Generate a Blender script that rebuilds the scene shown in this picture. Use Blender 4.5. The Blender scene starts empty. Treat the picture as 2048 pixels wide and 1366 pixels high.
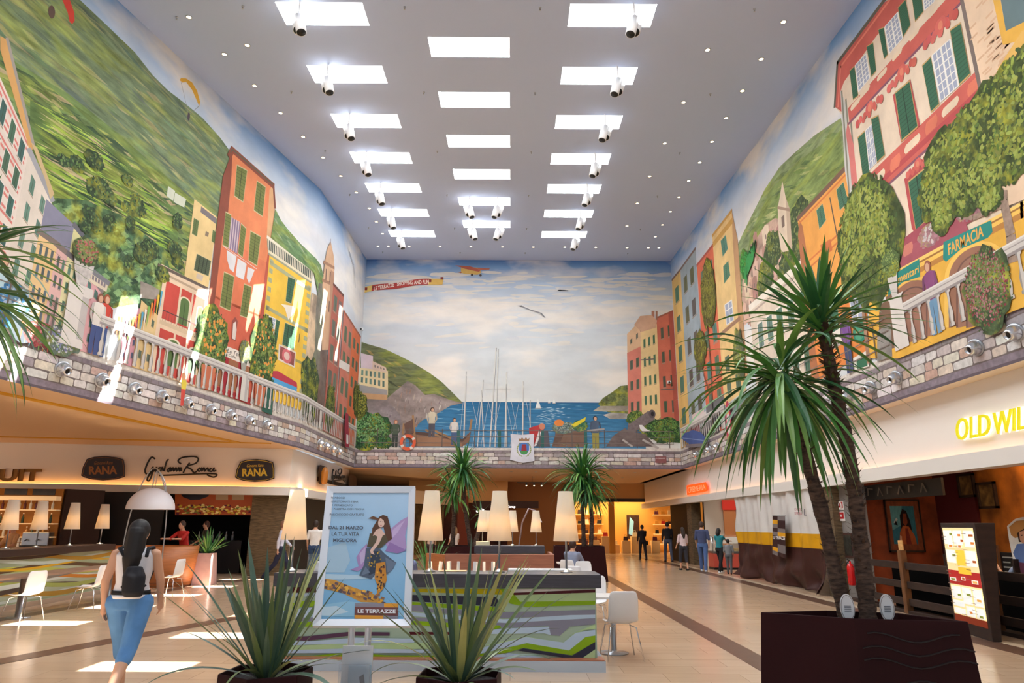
import bpy, bmesh, math, random
import numpy as np
from mathutils import Vector, Matrix
random.seed(7)
PI = math.pi
# ---------------------------------------------------------------- camera
FPX = 1402.0; PITCH = math.radians(14.6); ROLL = math.radians(.33); EYE = 1.7
sc = bpy.context.scene
cd = bpy.data.cameras.new('camera'); cam = bpy.data.objects.new('camera', cd)
sc.collection.objects.link(cam); sc.camera = cam
cd.sensor_width = 36.0; cd.lens = FPX / 2048 * 36; cd.clip_start = .05; cd.clip_end = 500
cam.matrix_world = Matrix.Translation((0, 0, EYE)) @ Matrix.Rotation(PI/2 + PITCH, 4, 'X') @ Matrix.Rotation(ROLL, 4, 'Z')
# ---------------------------------------------------------------- view, world, sun
sc.view_settings.view_transform = 'Standard'; sc.view_settings.look = 'None'
sc.view_settings.gamma = 1.0; sc.view_settings.use_curve_mapping = False
sc.view_settings.exposure = 0.0
sc.cycles.max_bounces = 8; sc.cycles.diffuse_bounces = 5; sc.cycles.glossy_bounces = 3
sc.cycles.transmission_bounces = 6; sc.cycles.sample_clamp_indirect = 6.0
w = bpy.data.worlds.new('sky'); sc.world = w; w.use_nodes = True
w.node_tree.nodes['Background'].inputs[0].default_value = (.80, .90, 1.0, 1)
w.node_tree.nodes['Background'].inputs[1].default_value = .6
sd = bpy.data.lights.new('sun', 'SUN'); so = bpy.data.objects.new('sun', sd); sc.collection.objects.link(so)
sd.energy = 60; sd.angle = .006; sd.color = (1, .96, .88)
so.rotation_euler = Vector((-.49, -.155, -1)).to_track_quat('-Z', 'Y').to_euler()
SKY_W = 76.0     # watts of daylight entering each roof light
# ---------------------------------------------------------------- helpers
def lin(c):
    return tuple(((x/255)/12.92 if x <= 10 else ((x/255+.055)/1.055)**2.4) for x in c)
def ray(u, v):
    a = u-1024; b = 683-v
    x = a*math.cos(ROLL)-b*math.sin(ROLL); y = a*math.sin(ROLL)+b*math.cos(ROLL)
    return Vector((x, FPX*math.cos(PITCH)-y*math.sin(PITCH), FPX*math.sin(PITCH)+y*math.cos(PITCH)))
O = Vector((0, 0, EYE))
def onz(u, v, z=0.0): r = ray(u, v); return O+r*((z-EYE)/r.z)
def onx(u, v, X): r = ray(u, v); return O+r*(X/r.x)
def at(u, v, Y): r = ray(u, v); return O+r*(Y/r.y)
def onplane(u, v, p, n):
    r = ray(u, v); n = Vector(n); return O+r*((Vector(p)-O).dot(n)/r.dot(n))
MATS = {}
def mat(name, col=(200, 200, 200), rough=.55, metal=0, noise=0, nscale=6, stretch=(1, 1, 1), emit=0, ecol=None, bump=0, spec=.5, trans=0):
    if name in MATS: return MATS[name]
    m = bpy.data.materials.new(name); m.use_nodes = True; nt = m.node_tree; b = nt.nodes['Principled BSDF']
    c = (*lin(col), 1)
    b.inputs['Base Color'].default_value = c; b.inputs['Roughness'].default_value = rough
    b.inputs['Metallic'].default_value = metal; b.inputs['Specular IOR Level'].default_value = spec
    if trans: b.inputs['Transmission Weight'].default_value = trans
    if noise or bump:
        tc = nt.nodes.new('ShaderNodeTexCoord'); mp = nt.nodes.new('ShaderNodeMapping'); nz = nt.nodes.new('ShaderNodeTexNoise')
        mp.inputs['Scale'].default_value = stretch; nz.inputs['Scale'].default_value = nscale; nz.inputs['Detail'].default_value = 5
        nt.links.new(tc.outputs['Object'], mp.inputs[0]); nt.links.new(mp.outputs[0], nz.inputs['Vector'])
        if noise:
            mr = nt.nodes.new('ShaderNodeMapRange'); mr.inputs[1].default_value = .3; mr.inputs[2].default_value = .7
            mr.inputs[3].default_value = 1-noise; mr.inputs[4].default_value = 1+noise
            mx = nt.nodes.new('ShaderNodeVectorMath'); mx.operation = 'SCALE'; mx.inputs[0].default_value = c[:3]
            nt.links.new(nz.outputs[0], mr.inputs[0]); nt.links.new(mr.outputs[0], mx.inputs['Scale']); nt.links.new(mx.outputs[0], b.inputs['Base Color'])
        if bump:
            bp = nt.nodes.new('ShaderNodeBump'); bp.inputs['Strength'].default_value = bump; bp.inputs['Distance'].default_value = .02
            nt.links.new(nz.outputs[0], bp.inputs['Height']); nt.links.new(bp.outputs[0], b.inputs['Normal'])
    if emit:
        b.inputs['Emission Color'].default_value = (*lin(ecol or col), 1); b.inputs['Emission Strength'].default_value = emit
    MATS[name] = m; return m
def paint(name, nscale=4, lo=.9, hi=1.08, stretch=(1, 1, 1), rough=.75, tint=None, tmix=0, emit=0, contrast=(.3, .7)):
    """surface whose own colours sit in the mesh colour attribute, broken up by brushy noise"""
    if name in MATS: return MATS[name]
    m = bpy.data.materials.new(name); m.use_nodes = True; nt = m.node_tree; N = nt.nodes.new; L = nt.links.new
    b = nt.nodes['Principled BSDF']; b.inputs['Roughness'].default_value = rough; b.inputs['Specular IOR Level'].default_value = .2
    at_ = N('ShaderNodeAttribute'); at_.attribute_name = 'Col'
    tc = N('ShaderNodeTexCoord'); mp = N('ShaderNodeMapping'); mp.inputs['Scale'].default_value = stretch
    nz = N('ShaderNodeTexNoise'); nz.inputs['Scale'].default_value = nscale; nz.inputs['Detail'].default_value = 6; nz.inputs['Roughness'].default_value = .6
    L(tc.outputs['Object'], mp.inputs[0]); L(mp.outputs[0], nz.inputs['Vector'])
    mr = N('ShaderNodeMapRange'); mr.inputs[1].default_value = contrast[0]; mr.inputs[2].default_value = contrast[1]
    mr.inputs[3].default_value = lo; mr.inputs[4].default_value = hi
    L(nz.outputs[0], mr.inputs[0])
    mx = N('ShaderNodeVectorMath'); mx.operation = 'SCALE'
    src = at_.outputs['Color']
    if tint:
        nz2 = N('ShaderNodeTexNoise'); nz2.inputs['Scale'].default_value = nscale*.45; nz2.inputs['Detail'].default_value = 4; L(mp.outputs[0], nz2.inputs['Vector'])
        m2 = N('ShaderNodeMapRange'); m2.inputs[1].default_value = .48; m2.inputs[2].default_value = .64; m2.inputs[3].default_value = 0; m2.inputs[4].default_value = tmix
        L(nz2.outputs[0], m2.inputs[0])
        mm = N('ShaderNodeMix'); mm.data_type = 'RGBA'; mm.inputs['B'].default_value = (*lin(tint), 1)
        L(m2.outputs[0], mm.inputs['Factor']); L(src, mm.inputs['A']); src = mm.outputs['Result']
    L(src, mx.inputs[0]); L(mr.outputs[0], mx.inputs['Scale']); L(mx.outputs[0], b.inputs['Base Color'])
    if emit:
        L(mx.outputs[0], b.inputs['Emission Color']); b.inputs['Emission Strength'].default_value = emit
    MATS[name] = m; return m
C = sc.collection
class MB:
    def __init__(s): s.v = []; s.f = []; s.m = []; s.c = []
    def add(s, vs, fs, mi=0, col=None):
        o = len(s.v); s.v += [tuple(p) for p in vs]
        for f in fs: s.f.append([i+o for i in f]); s.m.append(mi); s.c.append(col)
        return s
    def poly(s, vs, mi=0, col=None): return s.add(vs, [list(range(len(vs)))], mi, col)
    def box(s, cx, cy, cz, sx, sy, sz, rz=0, mi=0, col=None, top=1.0):
        vs = []
        for k in (0, 1):
            t = top if k else 1
            for a, b in ((-.5, -.5), (.5, -.5), (.5, .5), (-.5, .5)):
                x = a*sx*t; y = b*sy*t
                vs.append((cx+x*math.cos(rz)-y*math.sin(rz), cy+x*math.sin(rz)+y*math.cos(rz), cz+(k-.5)*sz))
        return s.add(vs, [(3, 2, 1, 0), (4, 5, 6, 7), (0, 1, 5, 4), (1, 2, 6, 5), (2, 3, 7, 6), (3, 0, 4, 7)], mi, col)
    def span(s, x0, y0, z0, x1, y1, z1, mi=0, col=None):
        return s.box((x0+x1)/2, (y0+y1)/2, (z0+z1)/2, abs(x1-x0), abs(y1-y0), abs(z1-z0), 0, mi, col)
    def wall(s, a, b, z0, z1, th, mi=0, col=None, side=1):
        """upright slab from plan point a to b, thickness th on one side"""
        a = Vector((a[0], a[1], 0)); b = Vector((b[0], b[1], 0)); d = (b-a).normalized(); n = Vector((-d.y, d.x, 0))*th*side
        q = [a, b, b+n, a+n]
        vs = [(p.x, p.y, z0) for p in q]+[(p.x, p.y, z1) for p in q]
        return s.add(vs, [(3, 2, 1, 0), (4, 5, 6, 7), (0, 1, 5, 4), (1, 2, 6, 5), (2, 3, 7, 6), (3, 0, 4, 7)], mi, col)
    def prism(s, pts, z0, z1, mi=0, k=1.0, col=None, cap=True):
        n = len(pts); cx = sum(p[0] for p in pts)/n; cy = sum(p[1] for p in pts)/n
        vs = [(x, y, z0) for x, y in pts]+[(cx+(x-cx)*k, cy+(y-cy)*k, z1) for x, y in pts]
        fs = [(i, (i+1) % n, n+(i+1) % n, n+i) for i in range(n)]
        if cap: fs += [tuple(range(n))[::-1], tuple(range(n, 2*n))]
        return s.add(vs, fs, mi, col)
    def tube(s, pts, rad, n=8, mi=0, col=None, cap=True, sx=1.0):
        pts = [Vector(p) for p in pts]; rad = rad if isinstance(rad, (list, tuple)) else [rad]*len(pts)
        vs = []; up = Vector((0, 0, 1))
        prev = None
        for i, p in enumerate(pts):
            d = (pts[min(i+1, len(pts)-1)]-pts[max(i-1, 0)])
            if d.length < 1e-9: d = Vector((0, 0, 1))
            d.normalize()
            if prev is None:
                a = Vector((1, 0, 0)) if abs(d.x) < .9 else Vector((0, 1, 0))
                x = (a-d*a.dot(d)).normalized()
            else:
                x = (prev-d*prev.dot(d)).normalized()
            prev = x; y = d.cross(x)
            for k in range(n):
                t = 2*PI*k/n; vs.append(p+(x*math.cos(t)*sx+y*math.sin(t))*rad[i])
        m = len(pts); fs = [(i*n+k, i*n+(k+1) % n, (i+1)*n+(k+1) % n, (i+1)*n+k) for i in range(m-1) for k in range(n)]
        if cap: fs += [tuple(range(n))[::-1], tuple((m-1)*n+k for k in range(n))]
        return s.add(vs, fs, mi, col)
    def lathe(s, prof, n=20, c=(0, 0, 0), mi=0, col=None, sx=1, sy=1, close=True):
        vs = []
        for r, z in prof:
            for k in range(n):
                t = 2*PI*k/n; vs.append((c[0]+r*math.cos(t)*sx, c[1]+r*math.sin(t)*sy, c[2]+z))
        m = len(prof); fs = [(i*n+k, i*n+(k+1) % n, (i+1)*n+(k+1) % n, (i+1)*n+k) for i in range(m-1) for k in range(n)]
        if close: fs += [tuple(range(n))[::-1], tuple((m-1)*n+k for k in range(n))]
        return s.add(vs, fs, mi, col)
    def ball(s, c, r, n=10, mi=0, col=None, sc3=(1, 1, 1)):
        pr = [(math.sin(PI*(i+.02)/(n//2+.04))*r, -math.cos(PI*(i+.02)/(n//2+.04))*r) for i in range(n//2+1)]
        vs = []
        for q, z in pr:
            for k in range(n):
                t = 2*PI*k/n; vs.append((c[0]+q*math.cos(t)*sc3[0], c[1]+q*math.sin(t)*sc3[1], c[2]+z*sc3[2]))
        m = len(pr); fs = [(i*n+k, i*n+(k+1) % n, (i+1)*n+(k+1) % n, (i+1)*n+k) for i in range(m-1) for k in range(n)]
        fs += [tuple(range(n))[::-1], tuple((m-1)*n+k for k in range(n))]
        return s.add(vs, fs, mi, col)
    def build(s, name, mats, parent=None, smooth=False, bevel=0, local=None):
        me = bpy.data.meshes.new(name)
        v = s.v
        if local is not None: v = [tuple(Vector(p)-Vector(local)) for p in v]
        me.from_pydata(v, [], s.f)
        for m in (mats if isinstance(mats, (list, tuple)) else [mats]): me.materials.append(m)
        me.polygons.foreach_set('material_index', s.m)
        if smooth: me.polygons.foreach_set('use_smooth', [True]*len(s.f))
        if any(c is not None for c in s.c):
            ca = me.color_attributes.new('Col', 'FLOAT_COLOR', 'CORNER'); arr = []
            for f, c in zip(s.f, s.c):
                if c is None: c = (.5, .5, .5)
                if isinstance(c, list): arr += [x for q in c for x in (*q, 1)]
                else: arr += [*c, 1]*len(f)
            ca.data.foreach_set('color', arr)
        me.update()
        o = bpy.data.objects.new(name, me); C.objects.link(o)
        if parent: o.parent = parent
        if bevel:
            b = o.modifiers.new('bevel', 'BEVEL'); b.width = bevel; b.segments = 2; b.limit_method = 'ANGLE'
        return o
def tag(o, label=None, cat=None, group=None, kind=None):
    if label: o['label'] = label
    if cat: o['category'] = cat
    if group: o['group'] = group
    if kind: o['kind'] = kind
    return o
def thing(name, label, cat, loc=(0, 0, 0), rz=0, group=None):
    o = bpy.data.objects.new(name, None); C.objects.link(o); o.empty_display_size = .2
    o.location = loc; o.rotation_euler = (0, 0, rz); return tag(o, label, cat, group)
def struct(name, mb, m, label=None, **k):
    return tag(mb.build(name, m, **k), label, None, None, 'structure')
def dup(root, loc=None, rz=None, label=None, parent=None, scale=None):
    def cp(o, par):
        c = o.copy(); C.objects.link(c)
        if par is not None: c.parent = par
        for ch in kids[o.name]: cp(ch, c)
        return c
    kids = {}
    def walk(o):
        kids[o.name] = list(o.children)
        for ch in o.children: walk(ch)
    walk(root); r = cp(root, parent)
    if loc is not None: r.location = loc
    if rz is not None: r.rotation_euler = (0, 0, rz)
    if scale: r.scale = scale if isinstance(scale, tuple) else (scale,)*3
    if label: r['label'] = label
    return r
def text_geo(s, size=1.0, bold=0.0, shear=0.0, depth=0.0, spacing=1.0):
    cu = bpy.data.curves.new('txt', 'FONT'); cu.body = s; cu.size = size; cu.offset = bold; cu.shear = shear; cu.extrude = depth
    cu.space_character = spacing; cu.resolution_u = 3
    o = bpy.data.objects.new('txt', cu); C.objects.link(o)
    dg = bpy.context.evaluated_depsgraph_get(); me = bpy.data.meshes.new_from_object(o.evaluated_get(dg))
    v = [tuple(p.co) for p in me.vertices]; f = [list(p.vertices) for p in me.polygons]
    bpy.data.objects.remove(o); bpy.data.curves.remove(cu); bpy.data.meshes.remove(me)
    return v, f
def text_on(mb, s, q, mi=0, col=None, bold=.0, shear=0, off=(0, 0, 0), depth=0, warp=None):
    """lettering filling the quad q = bottom-left, bottom-right, top-right, top-left"""
    v, f = text_geo(s, 1, bold, shear)
    xs = [p[0] for p in v]; ys = [p[1] for p in v]; x0, x1, y0, y1 = min(xs), max(xs), min(ys), max(ys)
    q = [Vector(p) for p in q]; off = Vector(off); out = []
    for p in v:
        a = (p[0]-x0)/(x1-x0); b = (p[1]-y0)/(y1-y0)
        if warp: a, b = warp(a, b)
        out.append((q[0]*(1-a)+q[1]*a)*(1-b)+(q[3]*(1-a)+q[2]*a)*b+off)
    if depth:
        n = (q[1]-q[0]).cross(q[3]-q[0]).normalized()*depth; k = len(out)
        edges = {}
        for fc in f:
            for i in range(len(fc)):
                e = (fc[i], fc[(i+1) % len(fc)]); edges[e] = 1
        rim = [(a, b) for a, b in edges if (b, a) not in edges]
        vs = out+[p+n for p in out]
        mb.add(vs, [[i+k for i in fc] for fc in f]+[(a, b, b+k, a+k) for a, b in rim], mi, col)
    else: mb.add(out, f, mi, col)
# ================================================================ the building shell
XR = 7.8; YB = 32.5; XL = -7.2; ZB = 4.16; KL = .168; YL = 24.0   # right wall, back wall, far left wall, band foot
def zc(y): return 12.3+.0619*y
def left_x(y): return XL if y > YL else XL-KL*(YL-y)
Y0 = -3.0
plaster = mat('white_plaster', (226, 222, 214), .7)
# floor of polished stone tiles
def floor_mat():
    m = bpy.data.materials.new('stone_tiles'); m.use_nodes = True; nt = m.node_tree; N = nt.nodes.new; L = nt.links.new; b = nt.nodes['Principled BSDF']
    tc = N('ShaderNodeTexCoord'); br = N('ShaderNodeTexBrick'); br.offset = .5
    for k, v in (('Color1', (202, 174, 146)), ('Color2', (194, 165, 136)), ('Mortar', (164, 138, 112))): br.inputs[k].default_value = (*lin(v), 1)
    br.inputs['Scale'].default_value = 1; br.inputs['Mortar Size'].default_value = .004; br.inputs['Brick Width'].default_value = .9; br.inputs['Row Height'].default_value = .45
    nz = N('ShaderNodeTexNoise'); nz.inputs['Scale'].default_value = 1.4; nz.inputs['Detail'].default_value = 8
    mp = N('ShaderNodeMapping'); mp.inputs['Scale'].default_value = (1, 4, 1); L(tc.outputs['Object'], mp.inputs[0]); L(mp.outputs[0], nz.inputs['Vector'])
    mr = N('ShaderNodeMapRange'); mr.inputs[3].default_value = .84; mr.inputs[4].default_value = 1.12; L(nz.outputs[0], mr.inputs[0])
    mx = N('ShaderNodeVectorMath'); mx.operation = 'SCALE'; L(tc.outputs['Object'], br.inputs['Vector']); L(br.outputs['Color'], mx.inputs[0]); L(mr.outputs[0], mx.inputs['Scale'])
    L(mx.outputs[0], b.inputs['Base Color']); b.inputs['Roughness'].default_value = .19; b.inputs['Specular IOR Level'].default_value = .55
    return m
fm = floor_mat()
struct('floor', MB().span(-24, Y0-3, -.1, 16, 52, 0), fm)
brown = mat('brown_tile', (98, 72, 58), .3, noise=.12, nscale=5)
beige = mat('pale_tile', (222, 200, 172), .2, noise=.05)
def strip(name, pts, m, z=.003):
    return struct(name, MB().prism(pts, 0, z), m)
strip('trim_1', [(3.02, Y0), (3.38, Y0), (3.38, 42), (3.02, 42)], brown)
strip('trim_2', [(7.0, Y0), (7.42, Y0), (7.42, 43), (7.0, 43)], brown)
strip('trim_3', [(7.42, Y0), (7.62, Y0), (7.62, 43), (7.42, 43)], beige, .002)
strip('trim_4', [(-9.5, 0), (-9.1, 0), (-4.35, 15.5), (-4.35, 42), (-4.7, 42), (-4.7, 15.6)], brown)
strip('trim_5', [(-9.55, 9), (-9.2, 9), (-8.62, 18), (-8.62, 22), (-8.97, 22), (-8.97, 18)], brown)
strip('trim_6', [(-16, 21.0), (-8.4, 22.4), (-8.3, 42), (-7.95, 42), (-8.0, 22.0), (-16, 20.6)], brown, .002)
# ceiling with its roof lights
SKX = ((-5.42, -3.44), (-2.1, -.1), (1.28, 3.25))
LR = [13.87+2.48*k for k in range(-4, 7)]; CR = [15.12+2.48*k for k in range(-5, 6)]
def ceiling():
    mb = MB(); xs = [-14, -5.42, -3.44, -2.1, -.1, 1.28, 3.25, 9]
    holes = [(SKX[0], y) for y in LR]+[(SKX[1], y) for y in CR]+[(SKX[2], y) for y in LR]
    ys = sorted({Y0, YB+.3} | {y+s*.415 for y in LR+CR for s in (-1, 1)})
    for i in range(len(xs)-1):
        for j in range(len(ys)-1):
            mx, my = (xs[i]+xs[i+1])/2, (ys[j]+ys[j+1])/2
            if any(a < mx < b and abs(my-y) < .415 for (a, b), y in holes): continue
            mb.poly([(xs[i], ys[j], zc(ys[j])), (xs[i], ys[j+1], zc(ys[j+1])), (xs[i+1], ys[j+1], zc(ys[j+1])), (xs[i+1], ys[j], zc(ys[j]))])
    for (a, b), y in holes:
        c = [(a, y-.415), (b, y-.415), (b, y+.415), (a, y+.415)]
        for k in range(4):
            p, q = c[k], c[(k+1) % 4]
            mb.poly([(*p, zc(p[1])), (*q, zc(q[1])), (*q, zc(q[1])+1.6), (*p, zc(p[1])+1.6)], 1)
    # roof above, so that the sun only falls through the roof lights
    return mb, holes
cm, holes = ceiling()
def ceil_mat():
    m = bpy.data.materials.new('painted_ceiling'); m.use_nodes = True; nt = m.node_tree; N = nt.nodes.new; L = nt.links.new; b = nt.nodes['Principled BSDF']
    b.inputs['Roughness'].default_value = .9; b.inputs['Base Color'].default_value = (*lin((184, 200, 232)), 1)
    return m
struct('ceiling', cm, [ceil_mat(), mat('well_white', (245, 245, 245), .8)])
roof = MB()
for n, ((a, b), y) in enumerate(holes):
    ld = bpy.data.lights.new('skylight', 'AREA'); ld.shape = 'RECTANGLE'; ld.size = b-a; ld.size_y = .83
    ld.energy = SKY_W; ld.color = (.93, .97, 1.0)
    lo = bpy.data.objects.new('skylight', ld); C.objects.link(lo); lo.location = ((a+b)/2, y, zc(y)+.05); lo.rotation_euler = (math.atan(.0619), 0, 0)
# lower ceilings around the hall
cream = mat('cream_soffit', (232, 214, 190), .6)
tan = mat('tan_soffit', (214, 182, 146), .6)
fa, fb = Vector((-19.0, 22.3, 0)), Vector((-7.55, 24.35, 0))    # shop fascia on the left, plan line
s = MB()
s.prism([(left_x(Y0)-.0, Y0), (-7.26, 23.7), (-7.3, 24.5), (-19.5, 22.6), (-19.5, Y0)], ZB+.0, ZB+.2)
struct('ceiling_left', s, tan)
ys_ = mat('ochre_strip', (206, 150, 20), .6)
def offl(y, d): return left_x(y)-d
s = MB(); s.prism([(offl(9, 1.05), 9), (offl(22.4, 1.05), 22.4), (offl(22.4, 1.05)-1.3, 22.25), (offl(9, 1.3), 9)][:2]+[(offl(22.15, 1.28), 22.15), (offl(9, 1.28), 9)], ZB-.02, ZB-.001)
d_ = (fb-fa).normalized(); n_ = Vector((-d_.y, d_.x, 0))
pA = fb-n_*1.9-d_*.5; pB = fa-n_*1.9; s.prism([(pB.x, pB.y), (pA.x, pA.y), (pA.x, pA.y+.22), (pB.x, pB.y+.22)], ZB-.02, ZB-.001)
struct('trim_7', s, ys_)
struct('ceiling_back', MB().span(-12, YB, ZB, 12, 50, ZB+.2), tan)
# main walls : plain grounds, the murals lie on them
wp = mat('wall_ground', (196, 208, 224), .8)
s = MB(); s.wall((left_x(Y0), Y0), (XL, YL), ZB+.01, zc(YL)+.4, .25, side=1); struct('wall_left', s, wp)
s = MB(); s.wall((XL, YL), (XL, YB), ZB+.01, zc(YB)+.2, .25, side=1); struct('wall_left_far', s, wp)
s = MB(); s.wall((XR, YB), (XR, Y0), ZB+.01, zc(YB)+.2, .25, side=1); struct('wall_right', s, wp)
s = MB(); s.wall((XL, YB), (XR, YB), ZB+.01, zc(YB)+.2, .25, side=1); struct('wall_back', s, wp)
# shop fascias: tall cream board over a projecting white beam
board = mat('fascia_board', (230, 224, 218), .6); beamm = mat('fascia_beam', (222, 219, 214), .5)
coves = {'right': mat('cove_light_soft', (255, 200, 140), emit=2.2, ecol=(255, 190, 130)), 'left': mat('cove_light', (255, 190, 120), emit=7.0, ecol=(255, 172, 84))}
seam = mat('seam', (170, 160, 150))
def fascia(idx, a, b, side, zb=2.66):
    """a->b plan line, side = which way the shop lies"""
    a = Vector((*a, 0)); b = Vector((*b, 0)); d = (b-a).normalized(); n = Vector((-d.y, d.x, 0))*side
    struct('wall_fascia_%s' % idx, MB().wall(a, b, zb+.1, ZB+.02, .12, side=side), board)
    p, q = a-n*.22, b-n*.22
    struct('trim_%s' % idx, MB().wall(p, q, zb, zb+.27, .34, side=side), beamm)
    p, q = a-n*.12, b-n*.12
    t = tag(MB().wall(p, q, zb+.275, zb+.285, .07, side=side).build('cove_light', coves[idx.split('_')[0]]), 'hidden warm light strip lying on the beam of the %s shop fascia' % idx, 'light strip')
    return a, b
fascia('right', (8.12, Y0), (8.12, 43.6), -1)
fascia('left', (-19, 22.3), (-7.55, 24.35), 1, 2.6)
fascia('left_far', (-7.55, 24.36), (-7.75, 34.0), 1, 2.6)
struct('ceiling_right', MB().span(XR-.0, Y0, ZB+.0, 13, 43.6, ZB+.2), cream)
# outer shell behind the shops
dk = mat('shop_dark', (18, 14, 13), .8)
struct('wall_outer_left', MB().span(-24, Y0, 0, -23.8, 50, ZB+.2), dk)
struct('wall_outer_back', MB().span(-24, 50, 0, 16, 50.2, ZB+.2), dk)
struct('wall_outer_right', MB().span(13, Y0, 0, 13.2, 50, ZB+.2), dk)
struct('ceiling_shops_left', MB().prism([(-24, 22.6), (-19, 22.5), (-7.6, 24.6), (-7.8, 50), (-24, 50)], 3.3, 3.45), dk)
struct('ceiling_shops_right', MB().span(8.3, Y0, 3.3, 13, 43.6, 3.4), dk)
# ================================================================ murals
PM = [paint('mural_flat', 2.2, .93, 1.06), paint('mural_plaster', 1.3, .84, 1.1),
      paint('mural_foliage', 5, .45, 1.45, tint=(190, 190, 60), tmix=.5), paint('mural_hill', 1.6, .6, 1.35, stretch=(1, 1, 5), tint=(150, 160, 70), tmix=.55),
      paint('mural_sky', .55, .93, 1.08, stretch=(1, 1, 2.6), tint=(232, 226, 218), tmix=.9), paint('mural_sea', 1.2, .75, 1.2, stretch=(1, 1, 9)),
      paint('mural_stone', 9, .75, 1.2), paint('mural_rock', 1.5, .6, 1.3, stretch=(1, 1, 1.5), tint=(120, 110, 105), tmix=.6)]
FLAT, PLAS, FOL, HILL, SKY, SEA, STN, ROCK = range(8)
def shade(c, k): return tuple(min(255, x*k) for x in c)
def jit(c, a=12): k = random.uniform(-a, a); return tuple(max(0, min(255, x+k+random.uniform(-a, a)*.4)) for x in c)
class Mural:
    """a flat painting; s runs along the wall, z up, layers are paint-thin"""
    STEP = .00012
    def __init__(m, surf, inv, segs, root): m.surf = surf; m.inv = inv; m.segs = segs; m.root = root; m.lay = 6; m.mb = MB(); m.segn = 0
    def px(m, u, v): return m.inv(u, v)
    def P(m, pts): return [m.inv(*p) for p in pts]
    def up(m, n=1): m.lay += n
    def poly(m, pts, col, st=FLAT, lay=None, jt=0):
        """pts in wall metres"""
        d = ((m.lay if lay is None else lay)+jt)*m.STEP
        for a, b in m.segs:
            q = clip(pts, a, b)
            if len(q) >= 3:
                m.mb.poly([m.surf(s, z, d) for s, z in q], st, lin(tuple(x*.86+g*.14 for x, g in zip(col, (206, 202, 198)))))
    def pp(m, pts, col, st=FLAT, **k): m.poly(m.P(pts), col, st, **k); m.up()
    def line(m, pts, w, col, st=FLAT):
        """stroke of width w metres through wall points"""
        for (a, b) in zip(pts[:-1], pts[1:]):
            dx, dz = b[0]-a[0], b[1]-a[1]; l = math.hypot(dx, dz) or 1; nx, nz = -dz/l*w/2, dx/l*w/2; e = (dx/l*w*.3, dz/l*w*.3)
            m.poly([(a[0]+nx-e[0], a[1]+nz-e[1]), (b[0]+nx+e[0], b[1]+nz+e[1]), (b[0]-nx+e[0], b[1]-nz+e[1]), (a[0]-nx-e[0], a[1]-nz-e[1])], col, st)
    def lp(m, pts, w, col, st=FLAT): m.line(m.P(pts), w, col, st); m.up()
    def oval(m, c, rx, rz, col, st=FLAT, n=18, a0=0, a1=2*PI, jt=0, rot=0):
        P_ = []
        for i in range(n):
            t = a0+(a1-a0)*i/(n if a1-a0 > 6.2 else n-1); x, z = rx*math.cos(t), rz*math.sin(t)
            P_.append((c[0]+x*math.cos(rot)-z*math.sin(rot), c[1]+x*math.sin(rot)+z*math.cos(rot)))
        m.poly(P_, col, st, jt=jt)
    def blob(m, c, rx, rz, col, st=FOL, k=.14, n=26):
        P_ = []
        for i in range(n):
            t = 2*PI*i/n; r = 1+random.uniform(-k, k); P_.append((c[0]+rx*r*math.cos(t), c[1]+rz*r*math.sin(t)))
        m.poly(P_, col, st)
    def foliage(m, c, rx, rz, cols, n=150, size=.14, st=FLAT, dab=(1, 1)):
        """a painted tree crown: dark ground, many leaf dabs, lights towards the top left"""
        m.blob(c, rx, rz, shade(cols[0], .8), FOL); m.up()
        n = int(n*3.0); size *= .46
        for i in range(n):
            t = random.uniform(0, 2*PI); r = math.sqrt(random.random())*1.03
            x, z = rx*r*math.cos(t), rz*r*math.sin(t); k = int((i/n)*len(cols)*.999); cc = shade(jit(cols[k], 18), .84)
            f = 1-.35*k/len(cols); s_ = size*random.uniform(.6, 1.3)
            m.oval((c[0]+x*f+.1*rx*k/len(cols), c[1]+z*f+.18*rz*k/len(cols)), s_*dab[0], s_*dab[1]*random.uniform(.5, .9), cc, st, n=6, jt=i/n*3, rot=random.uniform(0, 3))
        m.up(4)
    def end(m, name, label=None):
        m.segn += 1
        if m.mb.f:
            o = m.mb.build(name, PM, m.root)
            if label: o['label'] = label
        m.mb = MB()
    def text(m, s, q, col, **k):
        """q px corners bl, br, tr, tl"""
        tmp = MB(); q = [m.px(*p) for p in q]
        text_on(tmp, s, [(a, b, 0) for a, b in q], **k); d = m.lay*m.STEP
        m.mb.add([m.surf(p[0], p[1], d) for p in tmp.v], tmp.f, FLAT, lin(col)); m.up()
def clip(pts, a, b):
    def half(P_, lim, sg):
        out = []
        for i in range(len(P_)):
            p, q = P_[i-1], P_[i]; ip = sg*(p[0]-lim) >= 0; iq = sg*(q[0]-lim) >= 0
            if ip != iq: t = (lim-p[0])/(q[0]-p[0]); out.append((lim, p[1]+(q[1]-p[1])*t))
            if iq: out.append(q)
        return out
    P_ = list(pts)
    if a is not None: P_ = half(P_, a, 1)
    if b is not None and P_: P_ = half(P_, b, -1)
    return P_
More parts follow.
